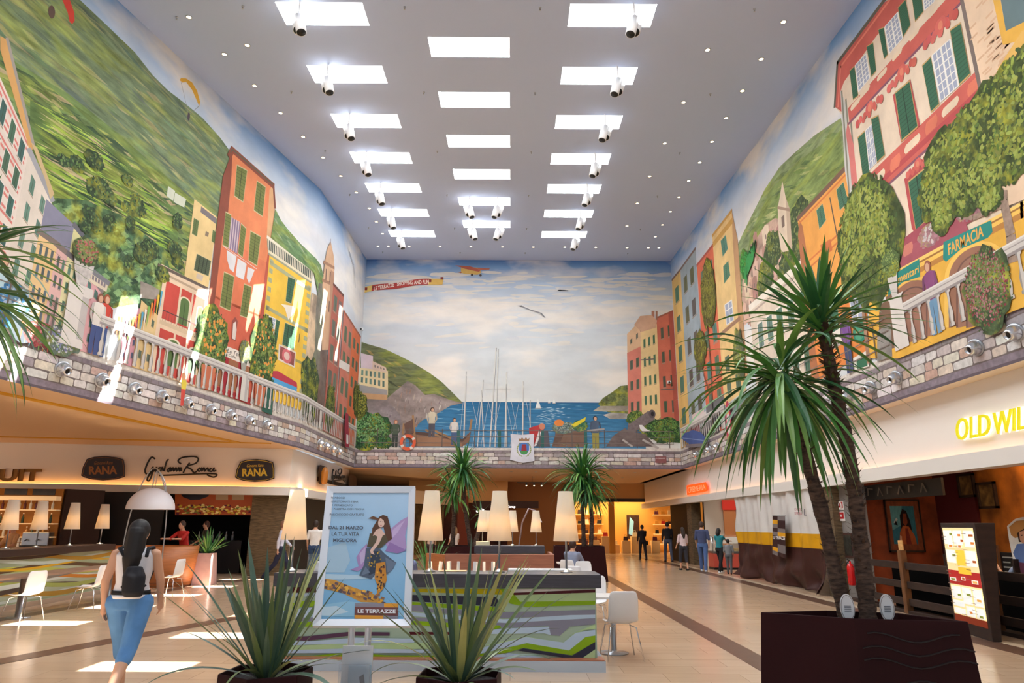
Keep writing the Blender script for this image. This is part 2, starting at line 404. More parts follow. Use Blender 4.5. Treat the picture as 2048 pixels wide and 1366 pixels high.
# --- left wall: near part turns away at the bend (s = 0)
LD = Vector((KL, 1, 0)).normalized(); LN = Vector((LD.y, -LD.x, 0))
def surfL(s, z, d):
    if s < 0: p = Vector((XL, YL, z))+LD*s+LN*d
    else: p = Vector((XL+d, YL+s, z))
    return tuple(p)
def invL(u, v):
    r = ray(u, v)
    t = (XL-KL*YL-0)/(r.x-KL*r.y); p = O+r*t
    if t > 0 and p.y <= YL: return (-(Vector((XL, YL))-Vector((p.x, p.y))).length, p.z)
    p = onx(u, v, XL)
    return (p.y-YL, p.z)
def segmax(z): return z
ML = Mural(surfL, invL, [(-24.5, 0), (0, YB-YL)], thing('mural', 'wall painting of terraced green hills and tall Ligurian houses on the left wall', 'mural', (0, 0, 0), 0, 'painted walls above the shops'))
MR = Mural(lambda s, z, d: (XR-d, s, z), lambda u, v: (lambda p: (p.y, p.z))(onx(u, v, XR)), [(.5, YB)], thing('mural', 'wall painting of a red and cream palazzo, pines and yellow arcade on the right wall', 'mural', (0, 0, 0), 0, 'painted walls above the shops'))
MK = Mural(lambda s, z, d: (s, YB-d, z), lambda u, v: (lambda p: (p.x, p.z))(at(u, v, YB)), [(XL, XR)], thing('mural', 'wall painting of a blue bay with masts, boats and cloudy sky on the end wall', 'mural', (0, 0, 0), 0, 'painted walls above the shops'))
def sky(m, s0, s1, yof, zlow, stops, n=24):
    """sky ground, bluer towards the ceiling; each band a colour"""
    for i in range(n):
        a, b = s0+(s1-s0)*i/n, s0+(s1-s0)*(i+1)/n
        for k in range(len(stops)-1):
            (f0, c0), (f1, c1) = stops[k], stops[k+1]
            za, zb_ = zc(yof(a)), zc(yof(b))
            q = [(a, za-f1), (b, zb_-f1), (b, zb_-f0), (a, za-f0)]
            d = .0003
            cc = [lin(c1), lin(c1), lin(c0), lin(c0)]
            m.mb.poly([m.surf(s, max(z, ZB), d) for s, z in q], SKY, cc)
    m.end('painted_sky')
ys = lambda s: YL+s*(LD.y if s < 0 else 1)
ST = [(0, (112, 158, 212)), (.25, (140, 176, 218)), (.9, (186, 202, 222)), (1.8, (208, 208, 212)), (4, (205, 212, 220)), (9.9, (206, 212, 216))]
sky(ML, -24.5, 0, ys, 0, ST); sky(ML, 0, YB-YL, ys, 0, ST, 6)
sky(MR, .5, YB, lambda s: s, 0, ST)
sky(MK, XL, XR, lambda s: YB, 0, [(0, (78, 124, 186)), (.35, (120, 158, 205)), (1.2, (178, 196, 216)), (2.6, (196, 205, 214)), (4.5, (202, 208, 212)), (10.2, (214, 216, 212))], 4)
def hill(m, pts, col, st=HILL, name='painted_hillside', strokes=0, cols=(), size=(.5, .06), slope=-.12, box=None, fade=None):
    P_ = m.P(pts); m.poly(P_, col, st); m.up()
    if strokes:
        xs = [p[0] for p in P_]; zs = [p[1] for p in P_]
        k = 0; tries = 0
        while k < strokes and tries < strokes*8:
            tries += 1
            s_, z_ = random.uniform(min(xs), max(xs)), random.uniform(min(zs), max(zs))
            if not inside((s_, z_), P_): continue
            k += 1; h = size[1]*random.uniform(.5, 1.6); l = size[0]*random.uniform(.4, 1.5); a = slope+random.uniform(-.12, .12)
            f = random.random(); c = jit(cols[int(f*len(cols))], 10)
            dx, dz = l/2*math.cos(a), l/2*math.sin(a)
            if not (inside((s_-dx, z_-dz), P_) and inside((s_+dx, z_+dz+h), P_)): continue
            m.poly([(s_-dx, z_-dz), (s_, z_-h*.5), (s_+dx, z_+dz), (s_, z_+h*.5)], c, st, jt=k/strokes*4)
        m.up(5)
    if name: m.end(name)
def inside(p, P_):
    r = False; x, y = p
    for i in range(len(P_)):
        (x1, y1), (x2, y2) = P_[i-1], P_[i]
        if (y1 > y) != (y2 > y) and x < (x2-x1)*(y-y1)/(y2-y1)+x1: r = not r
    return r
class Fac:
    """a painted house front: corners tl, tr in px, upright sides down to height zb (or bl, br px)"""
    def __init__(f, m, tl, tr, zb=5.1, col=(200, 150, 110), br=None, bl=None, st=PLAS, roof=None, rw=.12):
        f.m = m; A, B = m.px(*tl), m.px(*tr)
        D = m.px(*bl) if bl else (A[0], zb); E_ = m.px(*br) if br else (B[0], zb)
        f.q = [D, E_, B, A]; m.poly(f.q, col, st); m.up()
        if roof: m.line([A, B], rw, roof); m.up()
    def pt(f, a, b):
        q = f.q
        return tuple((q[0][i]*(1-a)+q[1][i]*a)*(1-b)+(q[3][i]*(1-a)+q[2][i]*a)*b for i in (0, 1))
    def rect(f, a0, b0, a1, b1, col, st=FLAT): f.m.poly([f.pt(a0, b0), f.pt(a1, b0), f.pt(a1, b1), f.pt(a0, b1)], col, st)
    def grid(f, nx, nz, wa, wb, cols, a=(.08, .92), b=(.08, .95), trim=None, sill=True):
        for j in range(nz):
            for i in range(nx):
                ca = a[0]+(a[1]-a[0])*(i+.5)/nx; cb = b[0]+(b[1]-b[0])*(j+.5)/nz
                if trim: f.rect(ca-wa*.62, cb-wb*.58, ca+wa*.62, cb+wb*.58, trim)
        f.m.up()
        for j in range(nz):
            for i in range(nx):
                ca = a[0]+(a[1]-a[0])*(i+.5)/nx; cb = b[0]+(b[1]-b[0])*(j+.5)/nz; c = random.choice(cols)
                f.rect(ca-wa/2, cb-wb/2, ca+wa/2, cb+wb/2, jit(c, 6))
        f.m.up()
        for j in range(nz):
            for i in range(nx):
                ca = a[0]+(a[1]-a[0])*(i+.5)/nx; cb = b[0]+(b[1]-b[0])*(j+.5)/nz
                f.rect(ca-wa*.03, cb-wb/2, ca+wa*.03, cb+wb/2, (45, 55, 40))
                if sill: f.rect(ca-wa*.6, cb-wb*.6, ca+wa*.6, cb-wb*.53, (150, 130, 110))
        f.m.up()
def win(m, q, col=(84, 104, 52), frame=(196, 176, 130), leaves=2, slat=9, px=True, fw=.03):
    """shuttered window; q px corners tl, tr, br, bl"""
    P_ = m.P(q) if px else q; c = [sum(p[i] for p in P_)/4 for i in (0, 1)]
    m.poly([tuple(c[i]+(p[i]-c[i])*(1+fw*2.2) for i in (0, 1)) for p in P_], frame); m.up()
    m.poly(P_, col); m.up()
    tl, tr, br, bl = P_
    L_ = lambda p, q_, t: tuple(p[i]*(1-t)+q_[i]*t for i in (0, 1))
    for k in range(1, slat):
        t = k/slat; a, b = L_(tl, bl, t), L_(tr, br, t); h = abs(tl[1]-bl[1])/slat*.22
        m.poly([a, b, (b[0], b[1]-h), (a[0], a[1]-h)], shade(col, .78))
    m.up()
    for k in range(1, leaves):
        t = k/leaves; a, b = L_(tl, tr, t), L_(bl, br, t); w_ = abs(tl[0]-tr[0])*.025
        m.poly([(a[0]-w_, a[1]), (a[0]+w_, a[1]), (b[0]+w_, b[1]), (b[0]-w_, b[1])], shade(col, .45))
    m.up()
def glass(m, q, nx=4, nz=6, base=(150, 160, 185), bar=(232, 232, 226)):
    tl, tr, br, bl = m.P(q); m.poly([tl, tr, br, bl], base); m.up()
    L_ = lambda p, q_, t: tuple(p[i]*(1-t)+q_[i]*t for i in (0, 1))
    hw = max(abs(tr[0]-tl[0])*.022, .008); h = hw
    for k in range(nx+1):
        a, b = L_(tl, tr, k/nx), L_(bl, br, k/nx); ww = hw*(2 if k in (0, nx, nx/2) else 1)
        m.poly([(a[0]-ww, a[1]), (a[0]+ww, a[1]), (b[0]+ww, b[1]), (b[0]-ww, b[1])], bar)
    m.up()
    for k in range(nz+1):
        a, b = L_(tl, bl, k/nz), L_(tr, br, k/nz)
        m.poly([(a[0], a[1]+h), (b[0], b[1]+h), (b[0], b[1]-h), (a[0], a[1]-h)], bar)
    m.up()
def baluster(m, s, z0, z1, w=.07, col=(196, 190, 184)):
    prof = [(0, 1), (.08, 1), (.1, .6), (.25, .9), (.4, .95), (.55, .45), (.8, .42), (.9, .5), (.92, .95), (1, 1)]
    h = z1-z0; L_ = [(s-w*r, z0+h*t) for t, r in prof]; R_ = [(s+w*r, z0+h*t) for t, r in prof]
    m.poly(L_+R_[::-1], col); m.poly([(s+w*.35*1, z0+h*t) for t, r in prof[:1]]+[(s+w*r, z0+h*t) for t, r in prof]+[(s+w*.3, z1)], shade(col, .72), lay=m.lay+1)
ZS = 4.33
def band(m, s0, s1):
    """painted rough stone course with coping and dark foot"""
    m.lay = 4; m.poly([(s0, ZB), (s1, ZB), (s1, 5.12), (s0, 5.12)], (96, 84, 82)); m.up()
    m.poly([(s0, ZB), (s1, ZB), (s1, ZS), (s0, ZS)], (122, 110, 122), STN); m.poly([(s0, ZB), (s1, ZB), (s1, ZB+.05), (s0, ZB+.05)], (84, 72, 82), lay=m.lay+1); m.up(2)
    rows = [ZS+.012, ZS+.185, ZS+.36, ZS+.535]
    pal = [(206, 202, 198), (200, 192, 184), (182, 174, 170), (184, 152, 136), (202, 192, 174), (150, 142, 146), (216, 214, 212), (210, 206, 204)]
    for r in range(3):
        s = s0+random.uniform(0, .2)
        while s < s1:
            w_ = random.uniform(.2, .66); e = min(s+w_, s1); g = .012; j = lambda: random.uniform(-.012, .012)
            z0, z1 = rows[r]+g, rows[r+1]-g; c = jit(random.choice(pal), 10); e0 = min(.03, (e-s)*.2)
            m.poly([(s+g+e0*.5, z0+j()), (e-g-e0*.5, z0+j()), (e-g, z0+.03), (e-g, z1-.03), (e-g-e0, z1+j()), (s+g+e0, z1+j()), (s+g, z1-.03), (s+g, z0+.03)], c, STN); s = e
    m.up(); s = s0
    while s < s1:
        e = min(s+random.uniform(.25, .6), s1); m.poly([(s+.008, ZS+.545), (e-.008, ZS+.545), (e-.008, ZS+.64), (s+.008, ZS+.64)], jit((124, 112, 118), 8), STN); s = e
    m.up(); m.poly([(s0, ZS+.645), (s1, ZS+.645), (s1, 5.12), (s0, 5.12)], (214, 208, 200), STN); m.up()
    m.poly([(s0, ZS+.645), (s1, ZS+.645), (s1, ZS+.675), (s0, ZS+.675)], (176, 168, 164)); m.up()
    m.end('painted_stone_parapet')
ZR = 5.98
def balustrade(m, s0, s1, step=.27, posts=()):
    s = s0+step/2
    while s < s1:
        if not any(abs(s-p) < .2 for p in posts): baluster(m, s, 5.12, ZR-.18)
        s += step
    m.up(2)
    for p in posts:
        m.poly([(p-.17, 5.12), (p+.17, 5.12), (p+.17, ZR-.1), (p-.17, ZR-.1)], (206, 201, 194)); m.poly([(p+.05, 5.12), (p+.17, 5.12), (p+.17, ZR-.1), (p+.05, ZR-.1)], (176, 170, 168), lay=m.lay+1)
    m.up(2)
    m.poly([(s0, ZR-.2), (s1, ZR-.2), (s1, ZR), (s0, ZR)], (200, 195, 190)); m.up()
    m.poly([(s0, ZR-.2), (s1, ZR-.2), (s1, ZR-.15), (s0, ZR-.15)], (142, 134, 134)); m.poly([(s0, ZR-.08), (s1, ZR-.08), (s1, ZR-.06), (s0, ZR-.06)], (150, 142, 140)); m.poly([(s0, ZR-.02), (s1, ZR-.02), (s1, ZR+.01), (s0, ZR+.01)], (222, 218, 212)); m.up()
    m.end('painted_balustrade')
def railing(m, s0, s1, post=1.3, col=(108, 98, 92)):
    for z in (5.3, 5.6, 5.88): m.poly([(s0, z), (s1, z), (s1, z+.025), (s0, z+.025)], col)
    m.up(); s = s0+post/2
    while s < s1: m.poly([(s-.02, 5.12), (s+.02, 5.12), (s+.02, 5.96), (s-.02, 5.96)], shade(col, .8)); s += post
    m.up(); m.end('painted_railing')
def figure(m, p, h, top=(200, 50, 40), legs=(50, 70, 120), hair=(60, 40, 30), lean=0, arm=1, label=None):
    """painted standing person, p = px of the head top"""
    s, z = m.px(*p); h = min(h, z-5.1); u = h/7.5; z0 = z-h
    skin = (208, 160, 130)
    m.poly([(s-u*.75, z0), (s-u*.1, z0), (s, z0+u*3), (s+u*.1, z0), (s+u*.75, z0), (s+u*.8, z0+u*3.8), (s-u*.8, z0+u*3.8)], legs); m.up()
    m.poly([(s-u*.75, z0+u*3.5), (s+u*.75, z0+u*3.5), (s+u*.75, z0+u*5), (s+u*1.05, z0+u*6.1), (s+u*.3, z0+u*6.4), (s-u*.3, z0+u*6.4), (s-u*1.05, z0+u*6.1), (s-u*.75, z0+u*5)], top, PLAS); m.up()
    m.poly([(s+arm*u*.75, z0+u*6.2), (s+arm*u*1.15, z0+u*6), (s+arm*u*1.35, z0+u*4.6), (s+arm*u*.8, z0+u*3.7), (s+arm*u*.6, z0+u*3.9), (s+arm*u*1, z0+u*4.7)], shade(top, .8)); m.up()
    m.poly([(s-arm*u*.75, z0+u*6.2), (s-arm*u*1.1, z0+u*6), (s-arm*u*1.25, z0+u*4.5), (s-arm*u*1, z0+u*3.5), (s-arm*u*.8, z0+u*3.5), (s-arm*u*.85, z0+u*4.6)], shade(top, .9)); m.up()
    m.oval((s, z0+u*6.95), u*.52, u*.6, hair); m.up(); m.oval((s+u*.06, z0+u*6.85), u*.34, u*.45, skin); m.up()
    m.end('painted_person', label)
# ---------------------------------------------------------------- end wall: bay, masts, fishermen
m = MK; m.lay = 12
P_ = m.px
for i in range(26):
    u = random.uniform(740, 1330); v = random.choice([560, 575, 590, 605, 620, 640, 655, 668, 680]); 
# clouds as soft broken strokes
for i in range(230):
    u = random.uniform(735, 1340); v = 545+abs(random.gauss(0, 1))*75
    if v > 720: continue
    s, z = P_(u, v); l = random.uniform(.25, 1.0); h = random.uniform(.03, .11)
    c = random.choice([(214, 214, 212), (208, 210, 212), (218, 216, 210), (196, 204, 214)])
    m.oval((s, z), l, h, c, SKY, n=10, jt=i/60, rot=random.uniform(-.08, .12))
m.up(5); m.end('painted_clouds')
# sea
hz = P_(1000, 804)[1]
n = 9
for k in range(n):
    a = 5.1+(hz-5.1)*k/n; b = 5.1+(hz-5.1)*(k+1)/n; t = k/(n-1)
    m.poly([(-5.2, a), (6.2, a), (6.2, b), (-5.2, b)], tuple((1-t)*x+t*y for x, y in zip((62, 128, 176), (22, 92, 140))), SEA)
m.up()
for i in range(160):
    s = random.uniform(-3.5, 4.6); z = 5.12+random.random()**1.3*(hz-5.2); w_ = random.uniform(.1, .5)
    m.poly([(s-w_, z), (s, z-.012), (s+w_, z), (s, z+.015)], random.choice([(96, 158, 196), (30, 84, 130), (120, 176, 206)]), SEA, jt=random.random())
for i in range(60):
    s, z = P_(1105+random.gauss(0, 16), 815+abs(random.gauss(0, 22)))
    m.poly([(s-.1, z), (s, z-.01), (s+.1, z), (s, z+.012)], (176, 206, 222), FLAT, jt=random.random()*2)
m.up(3); m.lp([(905, 804), (1215, 806)], .03, (20, 70, 120)); m.end('painted_sea')
# left headland
hill(m, [(712, 680), (735, 688), (770, 698), (800, 712), (825, 725), (858, 745), (885, 765), (905, 785), (926, 806), (900, 812), (870, 830), (845, 838), (815, 870), (808, 893), (706, 893)], (88, 98, 62), HILL, None, 90, [(100, 112, 60), (66, 82, 48), (150, 128, 66), (58, 70, 46)], (.5, .12), -.45)
hill(m, [(770, 800), (815, 762), (830, 770), (850, 790), (868, 788), (900, 800), (926, 806), (900, 812), (870, 830), (845, 840), (815, 870), (808, 893), (740, 893), (742, 830)], (146, 132, 128), ROCK, None, 110, [(176, 160, 152), (112, 100, 100), (158, 124, 108), (196, 186, 180)], (.16, .22), 1.1)
hill(m, [(706, 800), (745, 797), (775, 800), (800, 830), (812, 893), (706, 893)], (140, 130, 134), ROCK, None, 60, [(164, 154, 156), (108, 98, 106)], (.12, .12), .5)
m.end('painted_headland')
# cream houses on the headland
f = Fac(m, (722, 706), (746, 712), col=(208, 190, 200), bl=(722, 750), br=(746, 752))
f = Fac(m, (716, 735), (776, 742), col=(222, 204, 156), bl=(714, 775), br=(776, 790)); f.grid(6, 2, .07, .25, [(96, 132, 120), (80, 110, 100)], b=(.25, .95), sill=False)
f = Fac(m, (745, 722), (772, 735), col=(214, 190, 170), bl=(745, 740), br=(774, 745)); f.grid(4, 1, .1, .3, [(120, 110, 110)], sill=False)
Fac(m, (712, 768), (775, 780), col=(150, 148, 148), bl=(712, 786), br=(775, 794)); Fac(m, (716, 785), (775, 790), col=(196, 150, 104), bl=(716, 797), br=(774, 800))
m.end('painted_building')
# right headland, islets
hill(m, [(1196, 808), (1206, 796), (1225, 784), (1240, 772), (1256, 770), (1262, 830), (1250, 830), (1215, 824)], (92, 104, 56), FOL, None, 30, [(120, 128, 62), (66, 84, 44)], (.15, .1), .3)
m.pp([(1186, 822), (1200, 812), (1260, 812), (1262, 822), (1210, 823)], (166, 158, 142), ROCK); m.pp([(1206, 830), (1225, 825), (1262, 828), (1262, 838), (1220, 838)], (186, 184, 178), ROCK); m.end('painted_headland')
# pink and yellow houses at the right
f = Fac(m, (1254, 668), (1282, 640), col=(222, 180, 140), br=(1282, 845), bl=(1256, 845)); f.grid(2, 1, .14, .05, [(90, 92, 80)], b=(.8, .95))
f = Fac(m, (1254, 706), (1283, 692), col=(214, 120, 102), br=(1285, 850), bl=(1257, 850)); f.grid(2, 3, .2, .12, [(70, 84, 70)], b=(.1, .95))
f = Fac(m, (1281, 662), (1314, 646), col=(232, 200, 140), br=(1322, 850), bl=(1284, 850), roof=(170, 130, 100), rw=.08); f.grid(3, 4, .12, .09, [(64, 104, 76)], b=(.15, .95))
f = Fac(m, (1313, 636), (1346, 622), col=(196, 96, 74), br=(1360, 850), bl=(1322, 850), roof=(150, 80, 60), rw=.08); f.grid(2, 4, .16, .1, [(70, 76, 62), (56, 80, 60)], b=(.05, .95)); f.rect(.72, 0, 1, 1, (166, 72, 58), PLAS); m.up()
m.pp([(1303, 622), (1309, 622), (1309, 640), (1303, 644)], (170, 110, 90)); m.pp([(1311, 622), (1315, 622), (1315, 640), (1311, 640)], (150, 100, 80)); m.pp([(1268, 650), (1280, 632), (1303, 630), (1313, 640), (1313, 655), (1283, 664)], (206, 160, 130), PLAS)
for a, b in ((1322, 780), (1282, 720)): m.lp([(a, b), (a+26, b-2)], .05, (90, 80, 80))
m.end('painted_building')
# moored masts with rigging
for x0, v0, x1, w_ in ((932, 743, 927, .05), (966, 760, 955, .035), (992, 696, 980, .06), (996, 698, 990, .045), (962, 780, 968, .035), (1013, 744, 1010, .05), (1011, 768, 1013, .04), (1046, 763, 1045, .055), (1060, 800, 1060, .035)):
    m.lp([(x0, v0), (x1, 893)], w_, (206, 208, 204)); m.lp([(x0+1.5, v0), (x1+1.5, 893)], w_*.35, (120, 126, 130))
for a, b in (((932, 745), (955, 850)), ((932, 745), (918, 893)), ((966, 762), (945, 893)), ((966, 762), (1000, 893)), ((994, 700), (962, 893)), ((994, 700), (1030, 893)), ((1012, 746), (985, 880)), ((1012, 746), (1040, 893)), ((1046, 765), (1020, 893)), ((1046, 765), (1066, 880))): m.lp([a, b], .012, (214, 216, 212))
m.lp([(968, 778), (1022, 778)], .02, (190, 190, 186)); m.end('painted_masts')
for u, v, h in ((1076, 816, 1), (1108, 806, .5), (1098, 805, .4)):
    s, z = P_(u, v); m.poly([(s-.12*h, z), (s+.14*h, z), (s, z+.45*h)], (228, 232, 230)); m.up(); m.poly([(s-.14*h, z-.04), (s+.16*h, z-.04), (s+.14*h, z), (s-.12*h, z)], (160, 160, 160)); m.up()
m.end('painted_sailboats')
# bushes at the left foot
m.foliage(P_(738, 862), 1.0, .85, [(28, 72, 36), (52, 116, 52), (84, 158, 78), (130, 190, 110)], 260, .09)
m.foliage(P_(714, 812), .5, .75, [(60, 70, 26), (110, 116, 34), (164, 160, 50)], 130, .09); m.foliage(P_(765, 885), .5, .3, [(28, 72, 36), (60, 130, 60)], 60, .07)
m.end('painted_bush')
m.foliage(P_(1330, 862), 1.05, .6, [(36, 76, 36), (66, 120, 50), (104, 160, 66)], 200, .08); m.foliage(P_(1272, 836), .45, .35, [(60, 100, 40), (140, 170, 60)], 60, .07)
m.end('painted_bush')
# rowing boat with two fishermen
m.pp([(806, 868), (822, 862), (880, 868), (925, 878), (942, 862), (944, 848), (938, 884), (925, 893), (830, 893)], (118, 82, 62), PLAS)
m.pp([(806, 868), (822, 862), (880, 868), (925, 878), (940, 866), (936, 872), (925, 884), (880, 874), (822, 868)], (70, 50, 44)); m.pp([(833, 870), (880, 876), (925, 886), (924, 893), (835, 893)], (146, 104, 76), PLAS)
for a, b in (((806, 868), (808, 848)), ((826, 832), (830, 880)), ((940, 860), (943, 840)), ((852, 860), (884, 876)), ((870, 862), (906, 878))): m.lp([a, b], .1, (150, 112, 74))
m.pp([(808, 848), (826, 838), (828, 866), (812, 868)], (92, 66, 58)); m.end('painted_boat')
figure(m, (865, 815), 1.4, (206, 196, 170), (70, 70, 80), label='fisherman in a pale shirt painted standing in the boat')
figure(m, (909, 836), 1.25, (214, 210, 204), (60, 80, 120), arm=-1, label='fisherman in a waistcoat painted sitting in the boat')
figure(m, (792, 840), 1.35, (66, 84, 66), (40, 50, 46), (170, 90, 60), label='bearded man in green painted by the railing')
figure(m, (1190, 832), 1.6, (66, 84, 110), (146, 138, 60), (40, 42, 50), label='sailor in a blue jacket painted holding a fish')
m.lp([(1172, 862), (1208, 858)], .08, (150, 150, 150))
# man in red bending, barrels and nets
m.pp([(1058, 856), (1078, 850), (1090, 856), (1078, 870), (1070, 893), (1060, 893)], (176, 40, 44), PLAS); m.pp([(1078, 860), (1086, 870), (1076, 890), (1068, 893)], (222, 220, 220)); s, z = P_(1084, 853); m.oval((s, z), .14, .15, (196, 120, 90)); m.up()
m.pp([(1084, 862), (1096, 862), (1100, 893), (1072, 893)], (74, 74, 84), PLAS)
m.end('painted_person', 'man in a red waistcoat painted bending over the quay')
for u, w_ in ((1122, 22), (1152, 36)):
    m.pp([(u-w_/2, 862), (u+w_/2, 862), (u+w_*.56, 876), (u+w_/2, 894), (u-w_/2, 894), (u-w_*.56, 876)], (116, 86, 70), PLAS)
    for v in (868, 886): m.lp([(u-w_/2, v), (u+w_/2, v)], .05, (70, 56, 52))
m.pp([(1104, 893), (1112, 866), (1130, 860), (1118, 893)], (96, 70, 60), ROCK)
m.foliage(P_(1128, 856), .55, .28, [(90, 120, 120), (140, 170, 160), (180, 200, 190)], 70, .06); m.foliage(P_(1160, 852), .35, .28, [(30, 100, 70), (60, 140, 90)], 40, .06)
s, z = P_(1118, 846); m.oval((s, z), .22, .16, (226, 126, 50)); m.up(); m.pp([(1142, 850), (1172, 834), (1170, 842), (1150, 854)], (222, 206, 40)); m.end('painted_barrels')
# mooring posts
for u in (872+45, 999, 1085, 1171): m.lp([(u, 862), (u, 893)], .14, (34, 86, 82))
m.end('painted_mooring_posts')
# cannon and gull
m.pp([(1212, 893), (1226, 872), (1250, 856), (1256, 862), (1290, 868), (1312, 893)], (104, 90, 88), ROCK)
m.pp([(1256, 850), (1296, 822), (1306, 826), (1310, 838), (1270, 864), (1254, 862)], (110, 98, 100), STN); s, z = P_(1304, 828); m.oval((s, z), .16, .2, (84, 74, 78)); m.up(); m.oval((s+.02, z), .08, .11, (30, 26, 30)); m.up()
m.lp([(1246, 880), (1264, 893)], .09, (176, 170, 166)); m.lp([(1286, 880), (1316, 896)], .1, (176, 170, 166)); m.end('painted_cannon')
m.pp([(1278, 850), (1284, 850), (1292, 858), (1300, 862), (1286, 865), (1280, 858)], (226, 226, 226)); m.end('painted_gull')
# flying gull, aeroplane, banner
m.pp([(1034, 612), (1046, 611), (1062, 617), (1068, 616), (1080, 622), (1090, 634), (1078, 627), (1066, 623), (1058, 625), (1056, 618), (1044, 614)], (222, 222, 220)); m.pp([(1034, 612), (1044, 611), (1044, 614)], (50, 50, 56)); m.pp([(1082, 625), (1091, 635), (1084, 631)], (50, 50, 56)); m.lp([(1044, 613), (1060, 620), (1080, 626), (1090, 635)], .05, (120, 122, 130)); m.end('painted_gull')
m.pp([(922, 536), (932, 534), (960, 536), (962, 546), (955, 550), (930, 548), (922, 546)], (214, 176, 90), PLAS); m.pp([(910, 531), (940, 533), (962, 540), (958, 544), (930, 538)], (178, 84, 66)); m.pp([(955, 536), (980, 537), (978, 540), (956, 541)], (186, 100, 80)); m.pp([(915, 544), (924, 545), (922, 547)], (170, 90, 60))
for u, v in ((944, 550), (961, 551)): s, z = P_(u, v); m.oval((s, z), .06, .06, (60, 50, 50)); m.up()
m.end('painted_aeroplane')
def ban(u0, u1, col, dv=0):
    top = [(u, 574-18*math.sin((u-730)/157*1.35)-3*math.sin((u-730)/14.) *.4+dv*0) for u in np.linspace(u0, u1, 12)]
    bot = [(u-2, v+12) for u, v in top]; m.pp(top+bot[::-1], col)
ban(729, 747, (222, 188, 96)); ban(745, 860, (172, 50, 44)); ban(858, 887, (222, 180, 84))
for u, v in ((732, 578), (747, 575), (860, 562), (884, 557)): s, z = P_(u, v); m.poly([(s-.07, z-.07), (s+.07, z-.07), (s+.07, z+.07), (s-.07, z+.07)], (120, 40, 34)); m.up()
m.text('LE TERRAZZE   SHOPPING AND FUN', [(748, 582), (858, 568), (858, 560), (748, 574)], (240, 226, 214), bold=.03, warp=lambda a, b: (a, b+.5*math.sin(a*PI)*.9))
m.end('painted_banner', 'red banner lettered LE TERRAZZE SHOPPING AND FUN painted in the sky')
railing(m, XL+.25, XR-.3, 1.5)
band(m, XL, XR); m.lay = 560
# lifebuoy and crest flag, plaque
s, z = P_(816, 885); R_, r_ = .37, .23
for k in range(16):
    t0, t1 = k*PI/8, (k+1)*PI/8+.01; pts = [(s+R_*math.cos(t), z+R_*math.sin(t)) for t in (t0, (t0+t1)/2, t1)]+[(s+r_*math.cos(t), z+r_*math.sin(t)) for t in (t1, (t0+t1)/2, t0)]
    m.poly(pts, (232, 222, 212) if k % 4 == 1 else (226, 88, 50))
m.up(); m.end('painted_lifebuoy')
m.pp([(1021, 868), (1044, 870), (1068, 868), (1067, 895), (1069, 922), (1046, 926), (1020, 920), (1023, 895)], (214, 216, 228), PLAS)
m.pp([(1038, 886), (1058, 886), (1058, 900), (1054, 908), (1048, 910), (1042, 908), (1038, 900)], (58, 110, 190)); m.pp([(1044, 889), (1052, 889), (1054, 906), (1042, 906)], (150, 40, 50)); m.pp([(1040, 902), (1056, 902), (1053, 909), (1043, 909)], (60, 140, 70))
m.pp([(1038, 883), (1037, 876), (1041, 879), (1044, 875), (1048, 879), (1052, 875), (1055, 879), (1059, 876), (1058, 883)], (150, 110, 80))
for sg in (-1, 1):
    for k in range(9):
        t = -1.2+k*.27; s, z = P_(1048, 899); m.oval((s+sg*.31*math.cos(t), z+.33*math.sin(t)), .05, .025, (120, 140, 60), n=6, rot=t*sg+1.2); m.up()
m.end('painted_flag', 'white flag with a crowned blue crest and green wreath')
m.pp([(1310, 913), (1332, 913), (1332, 926), (1310, 926)], (128, 74, 74)); m.text('A TERRAZZE', [(1312, 918), (1330, 918), (1330, 916), (1312, 916)], (230, 220, 216)); m.end('painted_plaque')
# ---------------------------------------------------------------- left wall: terraced hills and houses
m = ML; m.lay = 12; P_ = m.px
G = [(84, 108, 52), (112, 134, 56), (60, 84, 50), (140, 150, 70), (92, 120, 64), (166, 150, 110), (50, 74, 46)]
crest = [(-60, -120), (120, -60), (160, 0), (215, 52), (270, 105), (305, 150), (335, 180), (370, 207), (405, 236), (440, 275), (462, 305)]
hill(m, crest+[(445, 400), (430, 470), (340, 600), (215, 610), (80, 500), (-60, 100)], (98, 118, 84), HILL, None, 420, [(104, 124, 88), (88, 112, 78), (124, 136, 84), (84, 104, 84), (140, 140, 96)], (1.0, .1), -.06)
hill(m, [(-60, 60), (40, 130), (140, 190), (240, 270), (330, 350), (420, 430), (420, 560), (330, 600), (215, 600), (80, 500), (-60, 330)], (92, 118, 58), HILL, None, 900, G, (.7, .12), .02)
hill(m, [(60, 200), (170, 250), (260, 330), (350, 420), (360, 520), (250, 540), (120, 430), (60, 330)], (76, 106, 48), HILL, None, 900, [(40, 66, 32), (130, 170, 50), (176, 160, 120), (74, 110, 44), (34, 56, 34), (160, 186, 70)], (1.0, .06), .05)
m.end('painted_hillside', 'terraced green hillside painted above the houses')
hill(m, [(100, 395), (170, 400), (240, 430), (330, 500), (345, 560), (330, 600), (215, 615), (160, 540)], (60, 94, 56), FOL, None, 420, [(52, 86, 52), (84, 124, 74), (40, 68, 44), (106, 144, 90)], (.28, .14), .2)
for k in range(26):
    u = random.uniform(110, 360); v = 330+(u-60)*.62+random.uniform(-90, 90)
    if inside((u, v), [(60, 260), (200, 290), (330, 380), (400, 470), (330, 580), (215, 560), (100, 400)]):
        m.foliage(P_(u, v), random.uniform(.15, .3), random.uniform(.13, .25), [(40, 66, 38), (66, 100, 50), (104, 136, 66)], 10, .07)
m.lay -= 250
